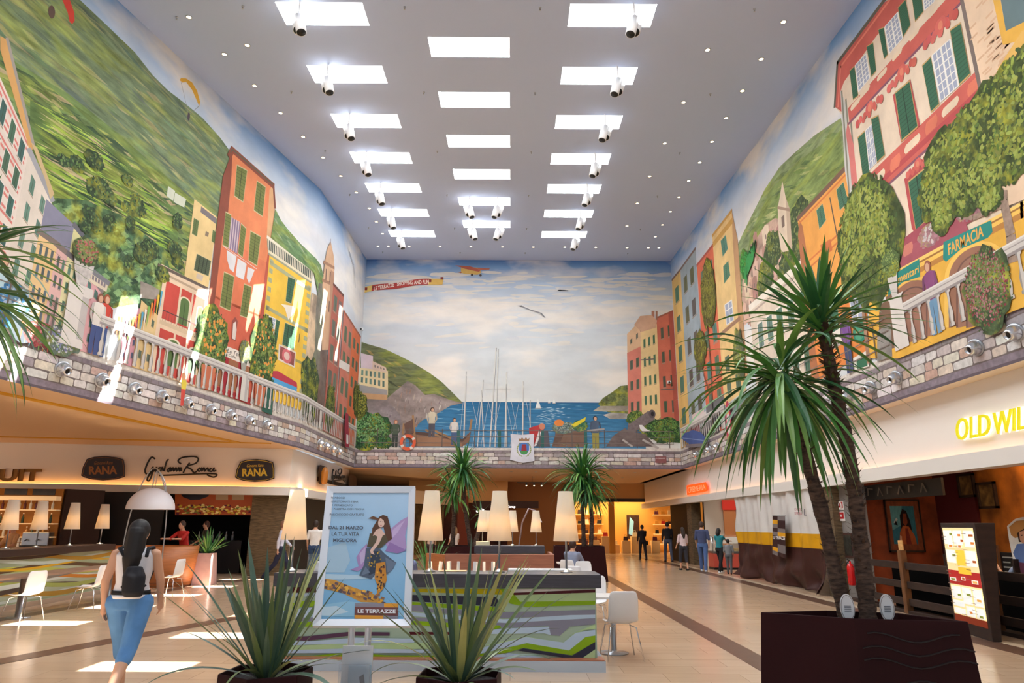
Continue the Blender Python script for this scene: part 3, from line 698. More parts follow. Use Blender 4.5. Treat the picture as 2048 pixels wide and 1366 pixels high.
for u, v, r in ((190, 490, .8), (215, 530, .9), (240, 565, 1.0), (205, 570, .8), (270, 595, .8), (255, 620, .7), (225, 600, .7), (290, 580, .8), (182, 520, .6)):
    m.foliage(P_(u, v), r*.8, r*.7, [(44, 76, 46), (66, 108, 62), (96, 140, 84), (130, 166, 104)], 80, .1)
for k in range(16):
    u = 160+k*11; m.foliage(P_(u, 470+k*10+random.uniform(-30, 20)), .28, .22, [(30, 56, 36), (60, 100, 56)], 14, .1)
m.end('painted_wood')
for q in ([(336, 372), (350, 382), (346, 402), (333, 392)], [(350, 385), (372, 398), (368, 415), (347, 404)]): m.pp(q, (200, 205, 186))
m.end('painted_farmhouse')
# red and yellow paragliders
m.pp([(120, -10), (135, -12), (148, 25), (149, 42), (144, 48), (139, 44), (135, 25)], (204, 50, 34)); s, z = P_(103, 24); m.oval((s, z), .08, .14, (80, 60, 50)); m.up(); m.end('painted_paraglider', 'red paraglider wing painted over the hill')
m.pp([(359, 160), (362, 156), (372, 157), (384, 165), (394, 182), (400, 204), (398, 212), (392, 198), (384, 180), (372, 164), (364, 165)], (222, 164, 44)); m.lp([(362, 165), (377, 230)], .012, (120, 120, 120)); m.lp([(398, 212), (377, 230)], .012, (120, 120, 120)); s, z = P_(377, 233); m.oval((s, z), .05, .12, (60, 50, 60)); m.up(); m.end('painted_paraglider', 'yellow paraglider wing painted near the ceiling')
# far left pastel row of houses
SH = [(46, 84, 76), (60, 92, 70)]
f = Fac(m, (-60, 20), (60, 290), 5.1, (222, 208, 196), roof=None)
for k in range(40):
    if k % 3 == 2: continue
    b = .985-k*.028; f.rect(.0, b-.014, .97, b, (206, 112, 104))
m.up(); f.grid(5, 6, .075, .1, SH, a=(.2, .98), b=(.05, .98), trim=(222, 214, 206)); m.pp([(0, 72), (14, 80), (22, 120), (66, 296), (60, 306), (44, 250), (0, 100)], (206, 152, 84)); m.lp([(14, 78), (68, 296)], .07, (150, 140, 132)); m.end('painted_building', 'pink striped house with ochre eaves painted at the far left')
f = Fac(m, (58, 300), (104, 400), 5.1, (216, 204, 190), roof=(150, 150, 156)); f.grid(2, 5, .16, .1, [(84, 120, 104)], b=(.1, .95)); m.pp([(62, 285), (74, 296), (108, 388), (100, 398), (90, 360)], (196, 168, 120)); m.end('painted_building')
f = Fac(m, (92, 398), (150, 452), 5.1, (120, 120, 144)); f = Fac(m, (148, 450), (164, 470), 5.1, (218, 212, 150), roof=(90, 90, 100)); f.grid(1, 4, .4, .1, [(72, 110, 90)]); m.end('painted_building')
f = Fac(m, (78, 463), (116, 490), 5.1, (222, 186, 128), roof=(110, 96, 90)); f.grid(3, 4, .13, .12, [(70, 80, 84), (80, 96, 110)], b=(.1, .95)); m.end('painted_building')
f = Fac(m, (114, 490), (137, 509), 5.1, (216, 170, 166), roof=(110, 96, 90)); f.grid(2, 4, .2, .12, [(80, 110, 96), (70, 80, 84)], b=(.1, .95)); m.end('painted_building')
f = Fac(m, (135, 507), (160, 528), 5.1, (218, 210, 158), roof=(90, 86, 90)); f.grid(2, 4, .2, .12, [(72, 110, 90)], b=(.1, .95)); m.end('painted_building')
f = Fac(m, (158, 518), (204, 582), 5.1, (214, 156, 160), roof=(120, 110, 110)); f.grid(3, 4, .14, .12, [(70, 110, 100)], b=(.1, .95)); m.end('painted_building')
f = Fac(m, (174, 535), (216, 566), col=(220, 206, 180), bl=(172, 560), br=(212, 584), roof=(110, 110, 120)); f.grid(6, 1, .09, .4, [(120, 110, 120)], sill=False); m.end('painted_building')
f = Fac(m, (248, 640), (284, 612), 5.1, (206, 142, 156)); f.grid(3, 4, .14, .1, [(74, 80, 110)]); f = Fac(m, (282, 600), (318, 634), 5.1, (222, 190, 130)); f.grid(2, 3, .14, .12, [(80, 96, 80)]); m.end('painted_building')
m.pp([(280, 562), (300, 570), (318, 580), (316, 600), (280, 596)], (150, 140, 130), ROCK)
# yellow tall house behind
f = Fac(m, (388, 398), (433, 434), 5.1, (226, 194, 130)); f.rect(.3, .955, 1, .99, (110, 100, 104)); m.up()
win(m, [(387, 436), (397, 442), (393, 473), (383, 467)]); win(m, [(425, 460), (434, 466), (430, 488), (422, 482)]); win(m, [(393, 508), (421, 522), (416, 552), (387, 540)], (60, 74, 50), leaves=4)
m.pp([(411, 462), (417, 466), (415, 474), (409, 471)], (120, 100, 80)); m.pp([(393, 546), (406, 552), (403, 562), (391, 556)], (200, 180, 160)); m.end('painted_building', 'tall narrow yellow house painted behind the orange one')
# red palazzo with cream pilasters
f = Fac(m, (326, 548), (412, 592), 5.1, (228, 200, 168)); m.up()
for a0, a1 in ((.08, .38), (.42, .66), (.7, .98)):
    f.rect(a0, .56, a1, .95, (196, 60, 48), PLAS); f.rect(a0, .02, a1, .46, (190, 56, 46), PLAS)
m.up(); m.pp([(316, 530), (322, 528), (415, 577), (413, 592), (326, 553)], (222, 196, 166)); m.lp([(316, 530), (415, 578)], .08, (88, 74, 66)); m.pp([(318, 540), (412, 588), (411, 592), (320, 546)], (176, 148, 120))
def arch(f, a, b0, b1, w_, fr=(226, 210, 180), c=(74, 104, 50)):
    for k, (ww, col) in enumerate(((w_*1.35, fr), (w_, c))):
        pts = [(a-ww/2, b0), (a+ww/2, b0)]+[(a+ww/2*math.cos(t), b1+ww*.22*math.sin(t)) for t in np.linspace(0, PI, 9)]
        f.m.poly([f.pt(*p) for p in pts], col); f.m.up()
    f.m.poly([f.pt(a-w_*.03, b0), f.pt(a+w_*.03, b0), f.pt(a+w_*.03, b1), f.pt(a-w_*.03, b1)], shade(c, .5)); f.m.up()
arch(f, .53, .58, .82, .2); arch(f, .4, .12, .34, .24); arch(f, .86, .12, .34, .2, c=(60, 80, 60)); arch(f, .9, .6, .82, .13)
f.rect(.05, .5, 1, .54, (206, 180, 146)); m.up()
for k in range(14): f.rect(.1+k*.062, .54, .105+k*.062, .64, (70, 50, 50))
m.up(); f.rect(.08, .64, .98, .65, (70, 50, 50)); m.up(); m.end('painted_building', 'low red palazzo with cream pilasters and arched green shutters')
# the big orange house
f = Fac(m, (464, 300), (546, 372), 5.1, (222, 122, 74), br=(524, 800)); m.lay += 1
m.pp([(464, 302), (445, 352), (430, 470), (412, 640), (405, 700), (402, 760), (424, 770), (434, 640), (450, 480), (462, 350)], (128, 58, 40), PLAS)
f2 = f; f.rect(0, .36, 1, .62, (216, 108, 68), PLAS); f.rect(0, .0, 1, .37, (200, 84, 58), PLAS); m.up()
m.pp([(544, 371), (549, 415), (541, 500), (532, 480), (538, 380)], (214, 160, 110), PLAS); m.pp([(540, 470), (534, 560), (524, 700), (512, 700), (527, 560)], (176, 70, 52), PLAS)
m.lp([(458, 312), (464, 300), (546, 372)], .2, (128, 62, 44)); m.lp([(460, 304), (464, 299), (546, 370)], .06, (90, 76, 60)); m.lp([(546, 371), (549, 415)], .12, (120, 60, 44))
OL = (98, 108, 46)
for q in ([(473, 331), (493, 342), (485, 403), (468, 391)], [(513, 363), (530, 375), (524, 432), (507, 420)], [(500, 463), (520, 474), (513, 531), (496, 520)], [(447, 545), (467, 554), (459, 621), (439, 611)], [(487, 569), (502, 575), (493, 635), (479, 630)]): win(m, q, OL)
m.pp([(461, 434), (480, 446), (473, 508), (455, 495)], (120, 100, 130)); m.lay += 1
for k in range(4):
    u = 463+k*4.6; m.lp([(u, 436+k*2.6), (u-6, 497+k*2.6)], .05, (196, 176, 180))
win(m, [(450, 425), (461, 431), (455, 495), (444, 489)], OL, leaves=1); win(m, [(481, 448), (491, 458), (484, 514), (475, 506)], OL, leaves=1)
for q in ([(452, 500), (472, 513), (466, 545), (458, 538), (453, 520)], [(474, 516), (492, 528), (486, 560), (470, 552)], [(494, 534), (508, 540), (497, 568), (492, 556)]): m.pp(q, (214, 212, 214), PLAS)
m.lp([(446, 493), (512, 538)], .015, (220, 220, 220)); m.pp([(463, 642), (469, 634), (474, 642), (470, 682), (461, 678)], (130, 60, 50)); m.pp([(465, 647), (470, 643), (472, 660), (469, 680), (463, 677)], (214, 200, 190))
m.pp([(440, 688), (504, 712), (500, 735), (438, 708)], (224, 214, 202)); m.text('Le Terrazze', [(453, 705), (496, 721), (498, 713), (455, 697)], (50, 40, 40)); m.text('Caffe', [(455, 712), (470, 718), (471, 713), (456, 707)], (50, 40, 40))
m.pp([(434, 708), (500, 736), (496, 790), (430, 770)], (150, 90, 56), PLAS); m.pp([(446, 712), (456, 716), (452, 780), (441, 776)], (150, 24, 34)); m.pp([(476, 724), (486, 728), (482, 790), (470, 786)], (150, 24, 34)); m.pp([(424, 770), (500, 796), (500, 810), (424, 782)], (160, 30, 34)); m.end('painted_building', 'tall orange house with olive shutters and hanging laundry painted on the left wall')
# the yellow house at the bend
f = Fac(m, (538, 506), (622, 566), 5.1, (232, 184, 52), bl=(512, 790), br=(603, 822)); m.pp([(533, 474), (625, 541), (622, 568), (536, 510), (533, 492)], (146, 146, 120)); m.pp([(535, 480), (623, 544), (620, 560), (535, 500)], (60, 70, 60))
for k in range(26):
    t = k/25; u = 536+t*85; m.lp([(u, 480+t*63), (u-.6, 500+t*57)], .045, (226, 216, 190))
m.lp([(533, 474), (625, 541)], .1, (230, 222, 200)); m.lp([(536, 503), (621, 561)], .09, (220, 208, 176))
GY = (158, 160, 120)
for k in range(14):
    b = .06+k*.067; f.rect(.9, b, .99, b+.034, GY); f.rect(.02, b, .09, b+.034, GY)
f.rect(.02, .92, .98, .95, GY); f.rect(.02, .6, .98, .625, GY); f.rect(.02, .34, .98, .36, (150, 140, 70)); f.rect(.98, .0, 1.0, 1, (240, 210, 120)); m.up()
DG = (40, 84, 56)
win(m, [(575, 553), (589, 560), (581, 607), (570, 602)], DG); win(m, [(529, 628), (536, 631), (532, 676), (523, 672)], DG, leaves=1); glass(m, [(537, 632), (550, 638), (544, 680), (533, 676)]); win(m, [(551, 639), (558, 643), (551, 690), (545, 686)], DG, leaves=1); win(m, [(569, 646), (590, 655), (586, 700), (563, 689)], DG, leaves=3)
m.pp([(560, 608), (585, 612), (588, 622), (575, 640), (572, 630), (568, 616)], (226, 216, 196)); m.pp([(556, 688), (590, 704), (588, 736), (554, 720)], (216, 204, 190)); m.pp([(559, 692), (588, 706), (586, 732), (557, 717)], (130, 60, 56), STN); s, z = P_(572, 712); m.oval((s, z), .33, .24, (200, 90, 96)); m.up(); m.oval((s, z), .2, .13, (216, 180, 170)); m.up()
m.pp([(539, 742), (554, 742), (592, 765), (593, 778), (534, 752)], (176, 40, 56)); m.pp([(533, 750), (592, 775), (592, 785), (534, 760)], (64, 150, 206)); m.pp([(527, 752), (546, 760), (542, 830), (522, 822)], (30, 80, 66)); m.lp([(598, 668), (596, 684)], .05, (70, 60, 40))
m.end('painted_building', 'yellow house with a stone balustrade roof and red awning painted at the bend')
# beyond the bend
hill(m, [(549, 418), (560, 440), (575, 460), (600, 488), (625, 512), (640, 530), (648, 560), (650, 600), (640, 620), (626, 545), (540, 476)], (88, 122, 74), HILL, 'painted_hillside', 70, [(70, 108, 60), (104, 140, 84), (130, 150, 110)], (.5, .09), -.3)
m.pp([(622, 585), (640, 596), (642, 650), (622, 740), (604, 760), (612, 690), (618, 620)], (206, 176, 140), ROCK); m.pp([(636, 566), (656, 570), (650, 700), (640, 800), (603, 830), (604, 760), (628, 700), (630, 620)], (110, 112, 92), ROCK)
m.pp([(640, 680), (654, 676), (650, 760), (645, 845), (628, 840), (636, 760)], (98, 76, 66), ROCK); m.foliage(P_(620, 760), 1.0, .8, [(40, 66, 36), (80, 110, 56)], 60, .1); m.end('painted_alley')
m.pp([(660, 483), (666, 512), (667, 540), (666, 562), (662, 600), (660, 700), (642, 700), (644, 610), (643, 570), (646, 545), (648, 524), (653, 498)], (202, 158, 122), PLAS); m.lp([(660, 478), (660, 490)], .04, (110, 90, 80)); m.lp([(646, 524), (667, 536)], .12, (150, 106, 80)); m.lp([(643, 560), (666, 570)], .12, (150, 106, 80))
for u, v in ((651, 540), (659, 545), (652, 596), (657, 604)): m.lp([(u, v), (u-1, v+18)], .14, (96, 70, 60))
m.pp([(660, 540), (667, 545), (660, 700), (655, 700)], (170, 124, 96)); m.end('painted_tower', 'tall church tower with a pointed spire painted by the corner')
f = Fac(m, (665, 568), (686, 592), 5.1, (166, 84, 68), roof=(90, 50, 44)); f.grid(2, 5, .28, .11, [(90, 96, 84), (110, 90, 90)], b=(.1, .97)); m.lay += 1
f = Fac(m, (686, 622), (706, 652), 5.1, (196, 110, 90), roof=(150, 80, 60)); f.grid(2, 4, .24, .13, [(80, 100, 76)], b=(.1, .95)); f = Fac(m, (704, 650), (720, 674), 5.1, (214, 100, 56), roof=(150, 80, 60)); f.grid(2, 5, .24, .09, [(70, 90, 66)], b=(.1, .95)); m.pp([(677, 718), (698, 730), (697, 745), (676, 734)], (222, 214, 206)); m.end('painted_building')
for u, v, a in ((659, 815, 0), (622, 790, 1)):
    m.foliage(P_(u, v), .75, .95, [(40, 66, 26), (84, 104, 32), (130, 140, 50)], 110, .09, dab=(.5, 1.6)); m.end('painted_cypress')
m.foliage(P_(712, 800), .8, .8, [(50, 64, 24), (110, 120, 40), (160, 160, 60)], 90, .09); m.end('painted_cypress')
m.lp([(697, 503), (706, 530), (707, 545), (709, 575)], .05, (110, 120, 134)); m.end('painted_gull')
figure(m, (620, 795), 1.3, (222, 222, 222), (190, 180, 180), label='person in white painted behind the balustrade near the corner')
# couple and scooter at the far left
figure(m, (213, 590), 1.75, (196, 54, 40), (44, 66, 120), (150, 70, 40)); figure(m, (200, 588), 1.6, (222, 214, 206), (50, 66, 120), (120, 70, 50), arm=-1)
figure(m, (8, 514), 1.7, (180, 214, 226), (60, 120, 190), (110, 60, 44), label='woman in pale blue painted behind a blue scooter')
m.pp([(0, 590), (28, 580), (44, 600), (56, 640), (40, 672), (0, 650)], (40, 120, 196), PLAS); m.foliage(P_(26, 600), .35, .3, [(60, 140, 206), (180, 210, 230)], 24, .09); s, z = P_(44, 655); m.oval((s, z), .28, .3, (50, 60, 70)); m.up(); m.end('painted_scooter')
BU = [(220, 70, 40), (236, 196, 60), (70, 160, 196), (236, 230, 220), (110, 170, 70), (226, 130, 40)]
def bunting(a, b, sag, n, h):
    pa, pb = P_(*a), P_(*b)
    for k in range(n):
        t = (k+.5)/n; s = pa[0]*(1-t)+pb[0]*t; z = pa[1]*(1-t)+pb[1]*t-sag*math.sin(PI*t); w_ = abs(pb[0]-pa[0])/n*.42
        m.poly([(s-w_, z), (s+w_, z), (s, z-h)], BU[k % 6])
    m.up()
bunting((40, 630), (150, 648), .25, 12, .42); bunting((232, 632), (324, 578), .3, 15, .55); m.end('painted_bunting')
m.foliage(P_(75, 668), .35, .25, [(160, 60, 60), (210, 120, 120)], 40, .06); m.foliage(P_(118, 682), .5, .28, [(90, 110, 90), (214, 214, 220), (120, 130, 170)], 70, .06); m.end('painted_flowerbed')
for u, v, rx, rz in ((421, 682, .78, .92), (525, 705, .8, 1.15)):
    m.foliage(P_(u, v), rx, rz, [(36, 66, 26), (60, 98, 34), (96, 132, 50), (130, 158, 70)], 240, .09)
    for k in range(46):
        s, z = P_(u, v); t = random.uniform(0, 6.28); r = random.random()**.5*.9; m.oval((s+rx*r*math.cos(t), z+rz*r*math.sin(t)), .05, .05, (222, 140, 50), n=7); m.up() if k % 12 == 0 else None
    s, z = P_(u, v); m.poly([(s-.25, 5.12), (s+.25, 5.12), (s+.33, 5.75), (s-.33, 5.75)], (186, 96, 62), PLAS); m.up()
    m.end('painted_orange_tree', 'potted orange tree painted %s' % ('in front of the red palazzo' if u < 500 else 'between the orange and the yellow house'))
s0 = P_(165, 700)[0]
railing(m, -22, s0-.5, 1.05)
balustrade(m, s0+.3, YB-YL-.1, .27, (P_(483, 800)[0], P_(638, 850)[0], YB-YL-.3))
# pillar with flower vase
s, z = P_(146, 640); m.poly([(s-.32, 5.12), (s+.32, 5.12), (s+.28, 5.3), (s+.28, 6.2), (s+.36, 6.25), (s+.36, 6.42), (s-.3, 6.42), (s-.3, 6.25), (s-.28, 6.2), (s-.28, 5.3)], (212, 206, 200)); m.up(); m.poly([(s+.1, 5.3), (s+.28, 5.3), (s+.28, 6.2), (s+.1, 6.2)], (180, 174, 172)); m.up()
m.poly([(s-.12, 6.42), (s+.12, 6.42), (s+.25, 6.75), (s+.28, 6.98), (s-.28, 6.98), (s-.25, 6.75)], (190, 184, 180), STN); m.up(); m.foliage((s, 7.15), .36, .3, [(60, 80, 40), (100, 130, 60), (190, 90, 90), (140, 150, 80)], 110, .06); m.end('painted_flower_vase', 'stone vase of pink flowers painted on a pillar')
s, z = P_(483, 745); m.poly([(s-.1, 5.98), (s+.1, 5.98), (s+.22, 6.4), (s-.22, 6.4)], (150, 150, 140)); m.up(); m.foliage((s, 6.55), .3, .35, [(70, 90, 70), (110, 130, 110)], 40, .06); m.end('painted_agave')
band(m, -22, YB-YL-.02); m.lay = 1200
# hanging puppet and red lantern painted over the parapet
m.pp([(353, 752), (359, 750), (363, 768), (361, 780), (352, 780)], (222, 200, 60)); m.pp([(352, 778), (361, 780), (356, 812), (350, 812)], (200, 60, 50)); s, z = P_(357, 753); m.oval((s, z), .09, .1, (220, 150, 110)); m.up(); m.end('painted_puppet')
m.pp([(684, 825), (690, 828), (692, 895), (683, 893), (682, 860)], (140, 30, 50)); m.pp([(686, 868), (690, 870), (690, 888), (686, 887)], (214, 210, 214)); m.end('painted_lantern')
# ---------------------------------------------------------------- right wall: palazzo, pines, arcade
m = MR; m.lay = 12; P_ = m.px
hill(m, [(1470, 500), (1500, 438), (1530, 378), (1560, 333), (1590, 305), (1630, 270), (1682, 236), (1720, 420), (1600, 640), (1480, 640)], (122, 140, 92), HILL, None, 260, [(110, 134, 76), (140, 156, 104), (96, 118, 70), (156, 160, 110)], (.8, .1), .3)
hill(m, [(1500, 470), (1540, 380), (1600, 320), (1680, 262), (1700, 420), (1600, 640), (1480, 640)], (112, 134, 68), HILL, 'painted_hillside', 240, [(96, 122, 56), (150, 160, 90), (80, 104, 56), (170, 176, 110)], (.7, .09), .3)
# stone village on the hill with its bell tower
hill(m, [(1484, 600), (1486, 520), (1504, 492), (1530, 450), (1550, 436), (1570, 440), (1600, 470), (1610, 520), (1615, 600), (1500, 650)], (196, 160, 140), ROCK, None)
for k in range(90):
    u = random.uniform(1488, 1608); v = random.uniform(470, 640)
    if v < 500-(u-1490)*.9: continue
    s, z = P_(u, v); w_, h = random.uniform(.12, .3), random.uniform(.18, .45); m.poly([(s-w_, z-h), (s+w_, z-h), (s+w_, z+h), (s, z+h*1.3), (s-w_, z+h)], jit(random.choice([(214, 176, 156), (196, 150, 132), (222, 196, 170), (176, 130, 118)]), 10), PLAS, jt=k/20); m.poly([(s-.04, z-.02), (s+.04, z-.02), (s+.04, z+.12), (s-.04, z+.12)], (110, 90, 84), lay=m.lay+6)
m.up(8)
for u, v in ((1545, 500), (1590, 490), (1600, 440), (1575, 540), (1530, 560)): m.foliage(P_(u, v), .7, .6, [(60, 84, 44), (100, 124, 60), (140, 156, 80)], 50, .08)
m.end('painted_village', 'pink stone hill village painted below the green mountain')
m.pp([(1565, 362), (1572, 395), (1580, 418), (1582, 470), (1585, 500), (1563, 505), (1558, 470), (1556, 415), (1560, 395)], (222, 202, 176), PLAS); m.pp([(1572, 396), (1580, 418), (1585, 500), (1576, 502)], (190, 166, 142)); m.lp([(1556, 415), (1580, 420)], .08, (160, 130, 110)); m.lp([(1566, 436), (1567, 450)], .2, (110, 90, 80)); m.end('painted_bell_tower', 'pale bell tower painted above the hill village')
# houses beside the corner
f = Fac(m, (1344, 560), (1361, 539), 5.1, (228, 186, 104), roof=(120, 90, 80)); f.grid(1, 5, .4, .09, [(70, 116, 96)], b=(.08, .97)); m.end('painted_building')
f = Fac(m, (1361, 539), (1391, 497), 5.1, (152, 168, 178), roof=(120, 96, 90)); f.grid(2, 5, .22, .09, [(90, 92, 60), (84, 76, 70)], b=(.08, .97)); f.rect(.2, .1, .9, .15, (220, 200, 196)); f.rect(0, .0, 1, .1, (150, 70, 80), PLAS); m.up(); m.end('painted_building')
f = Fac(m, (1394, 531), (1430, 485), 5.1, (216, 98, 66), roof=(170, 70, 60)); f.grid(2, 5, .2, .1, [(70, 120, 110), (84, 110, 84)], b=(.08, .97)); f.rect(0, .12, 1, .17, (96, 96, 100)); f.rect(0, .02, 1, .12, (70, 60, 66)); m.up(); m.end('painted_building')
f = Fac(m, (1425, 472), (1464, 421), 5.1, (232, 194, 126), roof=(206, 150, 70)); m.pp([(1464, 421), (1468, 440), (1476, 480), (1484, 600), (1496, 750), (1486, 760), (1474, 600), (1466, 480)], (186, 140, 96), PLAS); f.rect(0, .935, 1, .965, (206, 152, 70)); f.rect(0, .455, 1, .475, (150, 110, 84)); m.up()
win(m, [(1442, 482), (1452, 470), (1456, 498), (1446, 513)], (76, 130, 110)); win(m, [(1447, 533), (1457, 522), (1461, 551), (1449, 567)], (70, 120, 92)); glass(m, [(1450, 610), (1464, 600), (1468, 640), (1454, 650)], 2, 3); f.grid(2, 3, .2, .07, [(70, 96, 76)], b=(.02, .36)); m.end('painted_building', 'tall narrow yellow house with green shutters painted near the corner')
# cafe fronts at the foot
for u0, v0, u1, v1, c in ((1400, 845, 1440, 815, (100, 96, 100)), (1445, 815, 1500, 775, (130, 120, 124)), (1505, 770, 1560, 745, (110, 84, 90))):
    m.pp([(u0, v0), (u1, v1), (u1, v1+50), (u0, v0+40)], c, ROCK); m.pp([(u0, v0), (u1, v1), (u1, v1+12), (u0, v0+10)], (196, 204, 206))
m.pp([(1384, 842), (1412, 822), (1414, 838), (1386, 858)], (222, 210, 210)); m.text('Trattoria', [(1388, 853), (1410, 837), (1410, 829), (1388, 845)], (176, 90, 110)); m.end('painted_cafe_fronts')
# long cream building
f = Fac(m, (1500, 616), (1622, 512), 5.1, (222, 206, 186), roof=(236, 228, 214), rw=.22); m.lay += 1; f.rect(0, .93, 1, .95, (180, 160, 146)); f.grid(5, 2, .09, .22, [(70, 110, 90), (90, 120, 110)], b=(.02, .9), trim=(236, 228, 216)); m.end('painted_building', 'long cream building with green shutters painted behind the palms')
# orange house
f = Fac(m, (1596, 438), (1694, 334), 5.1, (232, 156, 66), bl=(1640, 760), br=(1745, 700), roof=(110, 76, 60), rw=.14); m.lay += 1
m.pp([(1597, 470), (1600, 440), (1606, 452), (1625, 570), (1640, 760), (1625, 770), (1610, 600)], (170, 100, 60), PLAS)
for k, b in enumerate((.97, .7, .66, .36)): f.rect(0, b-.012, 1, b, (206, 110, 50))
f.rect(0, 0, 1, .35, (226, 126, 52), PLAS); m.up()
win(m, [(1634, 421), (1646, 408), (1653, 440), (1640, 458)], (60, 110, 84)); win(m, [(1674, 380), (1688, 365), (1698, 404), (1681, 420)], (56, 104, 78)); m.pp([(1642, 490), (1662, 478), (1666, 500), (1646, 516)], (196, 100, 50)); m.pp([(1680, 478), (1704, 462), (1708, 486), (1684, 504)], (196, 100, 50)); win(m, [(1655, 622), (1676, 610), (1682, 668), (1662, 682)], (40, 96, 66)); m.lp([(1661, 396), (1675, 470)], .05, (80, 70, 60))
glass(m, [(1700, 598), (1722, 590), (1730, 640), (1708, 650)], 2, 3); m.lp([(1664, 684), (1690, 668)], .4, (232, 226, 216)); m.end('painted_building', 'orange house with green shutters painted beside the red palazzo')
# the red and cream palazzo
RD = (196, 84, 74); R2 = (176, 62, 64)
S_ = lambda x, y: (1640+x*.3806, y*.3806)
m.pp([S_(*p) for p in ((95, 330), (355, 0), (760, -20), (860, 500), (1000, 1366), (400, 1366), (200, 1240), (150, 640), (80, 560))], (226, 206, 182), PLAS)
m.pp([S_(*p) for p in ((95, 330), (330, 20), (460, -60), (460, 10), (300, 190), (130, 430), (115, 470), (120, 590), (80, 560))], RD, PLAS)
m.lp([S_(80, 560), S_(95, 330), S_(350, -10)], .1, (88, 84, 74)); m.lp([S_(98, 560), S_(112, 350), S_(370, 0)], .06, (226, 120, 100)); m.pp([S_(*p) for p in ((110, 470), (145, 560), (165, 800), (190, 1150), (215, 1220), (190, 1230), (135, 900))], (196, 196, 190), PLAS)
for x in (118, 140, 160): m.lp([S_(x, 480+(x-118)*2), S_(x+45, 1100)], .07, (120, 120, 104))
m.pp([S_(*p) for p in ((150, 640), (180, 760), (205, 1000), (225, 1230), (185, 1150), (160, 850), (140, 700))], (206, 110, 104), PLAS)
def bandpoly(a, b, c, d, col=RD): m.pp([S_(*a), S_(*b), S_(*c), S_(*d)], col, PLAS)
bandpoly((150, 570), (745, -90), (752, 0), (158, 640)); bandpoly((205, 975), (818, 380), (852, 520), (215, 1100)); m.lp([S_(155, 650), S_(752, 8)], .06, (120, 70, 90)); m.lp([S_(215, 1105), S_(852, 526)], .06, (120, 70, 90)); m.lp([S_(208, 1060), S_(845, 480)], .12, R2)
def panel(cx, cy, w_, h, sl, col=(228, 206, 176)):
    pts = []
    for x, y in ((-1, -.3), (-.8, -1), (.8, -1), (1, -.3), (1, .3), (.8, 1), (-.8, 1), (-1, .3)): pts.append(S_(cx+x*w_, cy+y*h-x*w_*sl))
    m.pp(pts, col, PLAS)
for cx, cy in ((190, 545), (240, 480), (330, 390), (410, 285), (500, 180), (600, 60)): panel(cx, cy, 26, 15, 1.15)
for cx, cy, w_, k in ((235, 1005, 22, 1), (310, 935, 36, 0), (400, 855, 27, 1), (490, 755, 42, 0), (590, 655, 32, 1), (690, 560, 45, 0), (810, 455, 30, 1)): panel(cx, cy, w_, 34 if k else 24, .95, (216, 110, 84) if k else (228, 206, 176))
def ped(cx, cy, w_, sl, k=1.0):
    """scrolled red pediment over a window"""
    for a, b, r in ((-1, .1, .34), (-.75, -.15, .3), (-.4, -.1, .3), (-.05, -.5, .52), (.1, -.75, .42), (.4, -.35, .3), (.75, -.6, .3), (1, -.3, .34), (0, .25, .3), (-.5, .3, .26), (.5, .1, .26)):
        s, z = P_(*S_(cx+a*w_, cy+b*w_*.6-a*w_*sl)); R_ = r*w_*.3806/FPX*P_(*S_(cx, cy))[0]*1.15; m.oval((s, z), R_, R_*1.1, jit((204, 88, 80), 12), PLAS, jt=random.random()*2)
    m.up(3); s, z = P_(*S_(cx, cy-w_*.35)); R_ = w_*.3*.3806/FPX*s; m.oval((s, z), R_, R_*1.2, (222, 124, 96), PLAS); m.up()
def W(kind, *q):
    q = [S_(*p) for p in q]
    if kind == 'g': glass(m, q)
    else: win(m, q, (38, 88, 62), (190, 150, 90), leaves=1 if kind == 's' else 2, slat=12)
W('s', (160, 375), (185, 350), (205, 500), (178, 522)); W('g', (190, 342), (246, 282), (266, 410), (207, 482)); W('s', (250, 247), (284, 226), (300, 370), (275, 400))
W('s', (312, 158), (340, 146), (360, 285), (342, 308)); W('g', (345, 142), (412, 66), (440, 200), (370, 280)); W('s', (416, 42), (455, 0), (480, 130), (442, 192)); W('s', (488, -20), (535, -60), (548, 60), (506, 110)); W('g', (545, -40), (600, -100), (606, 8), (556, 54))
for q in (((250, 680), (322, 600), (352, 860), (262, 940)), ): pass
m.pp([S_(388, 500), S_(480, 415), S_(532, 660), S_(432, 750)], R2, PLAS); m.lay += 1
W('s', (204, 727), (240, 692), (266, 903), (232, 935)); W('g', (244, 688), (278, 652), (306, 850), (266, 892)); W('s', (275, 628), (312, 610), (346, 812), (306, 850)); W('w', (402, 492), (476, 430), (518, 662), (436, 735)); W('s', (545, 348), (590, 302), (632, 545), (590, 585)); W('g', (595, 292), (690, 206), (736, 450), (640, 535)); W('s', (692, 162), (745, 126), (796, 385), (740, 440))
ped(265, 590, 62, .95); ped(435, 400, 66, .95); ped(640, 160, 78, .9); ped(720, 690, 50, .9)
m.pp([S_(450, 940), S_(565, 850), S_(580, 960), S_(590, 1160), S_(505, 1225), S_(490, 1200)], R2, PLAS); ped(520, 880, 52, .7); W('w', (472, 960), (560, 888), (580, 1140), (512, 1208)); m.pp([S_(280, 1110), S_(375, 1030), S_(400, 1130), S_(290, 1130)], R2, PLAS); ped(335, 1040, 48, .7); m.pp([S_(300, 1110), S_(365, 1050), S_(380, 1110)], (38, 88, 62))
bandpoly((400, 1290), (1000, 830), (1060, 1010), (415, 1400), (150, 60, 74)); bandpoly((415, 1330), (760, 1130), (800, 1240), (440, 1420), (156, 70, 84))
for cx, cy in ((470, 1310), (560, 1240)): panel(cx, cy, 26, 30, .6, (196, 110, 96))
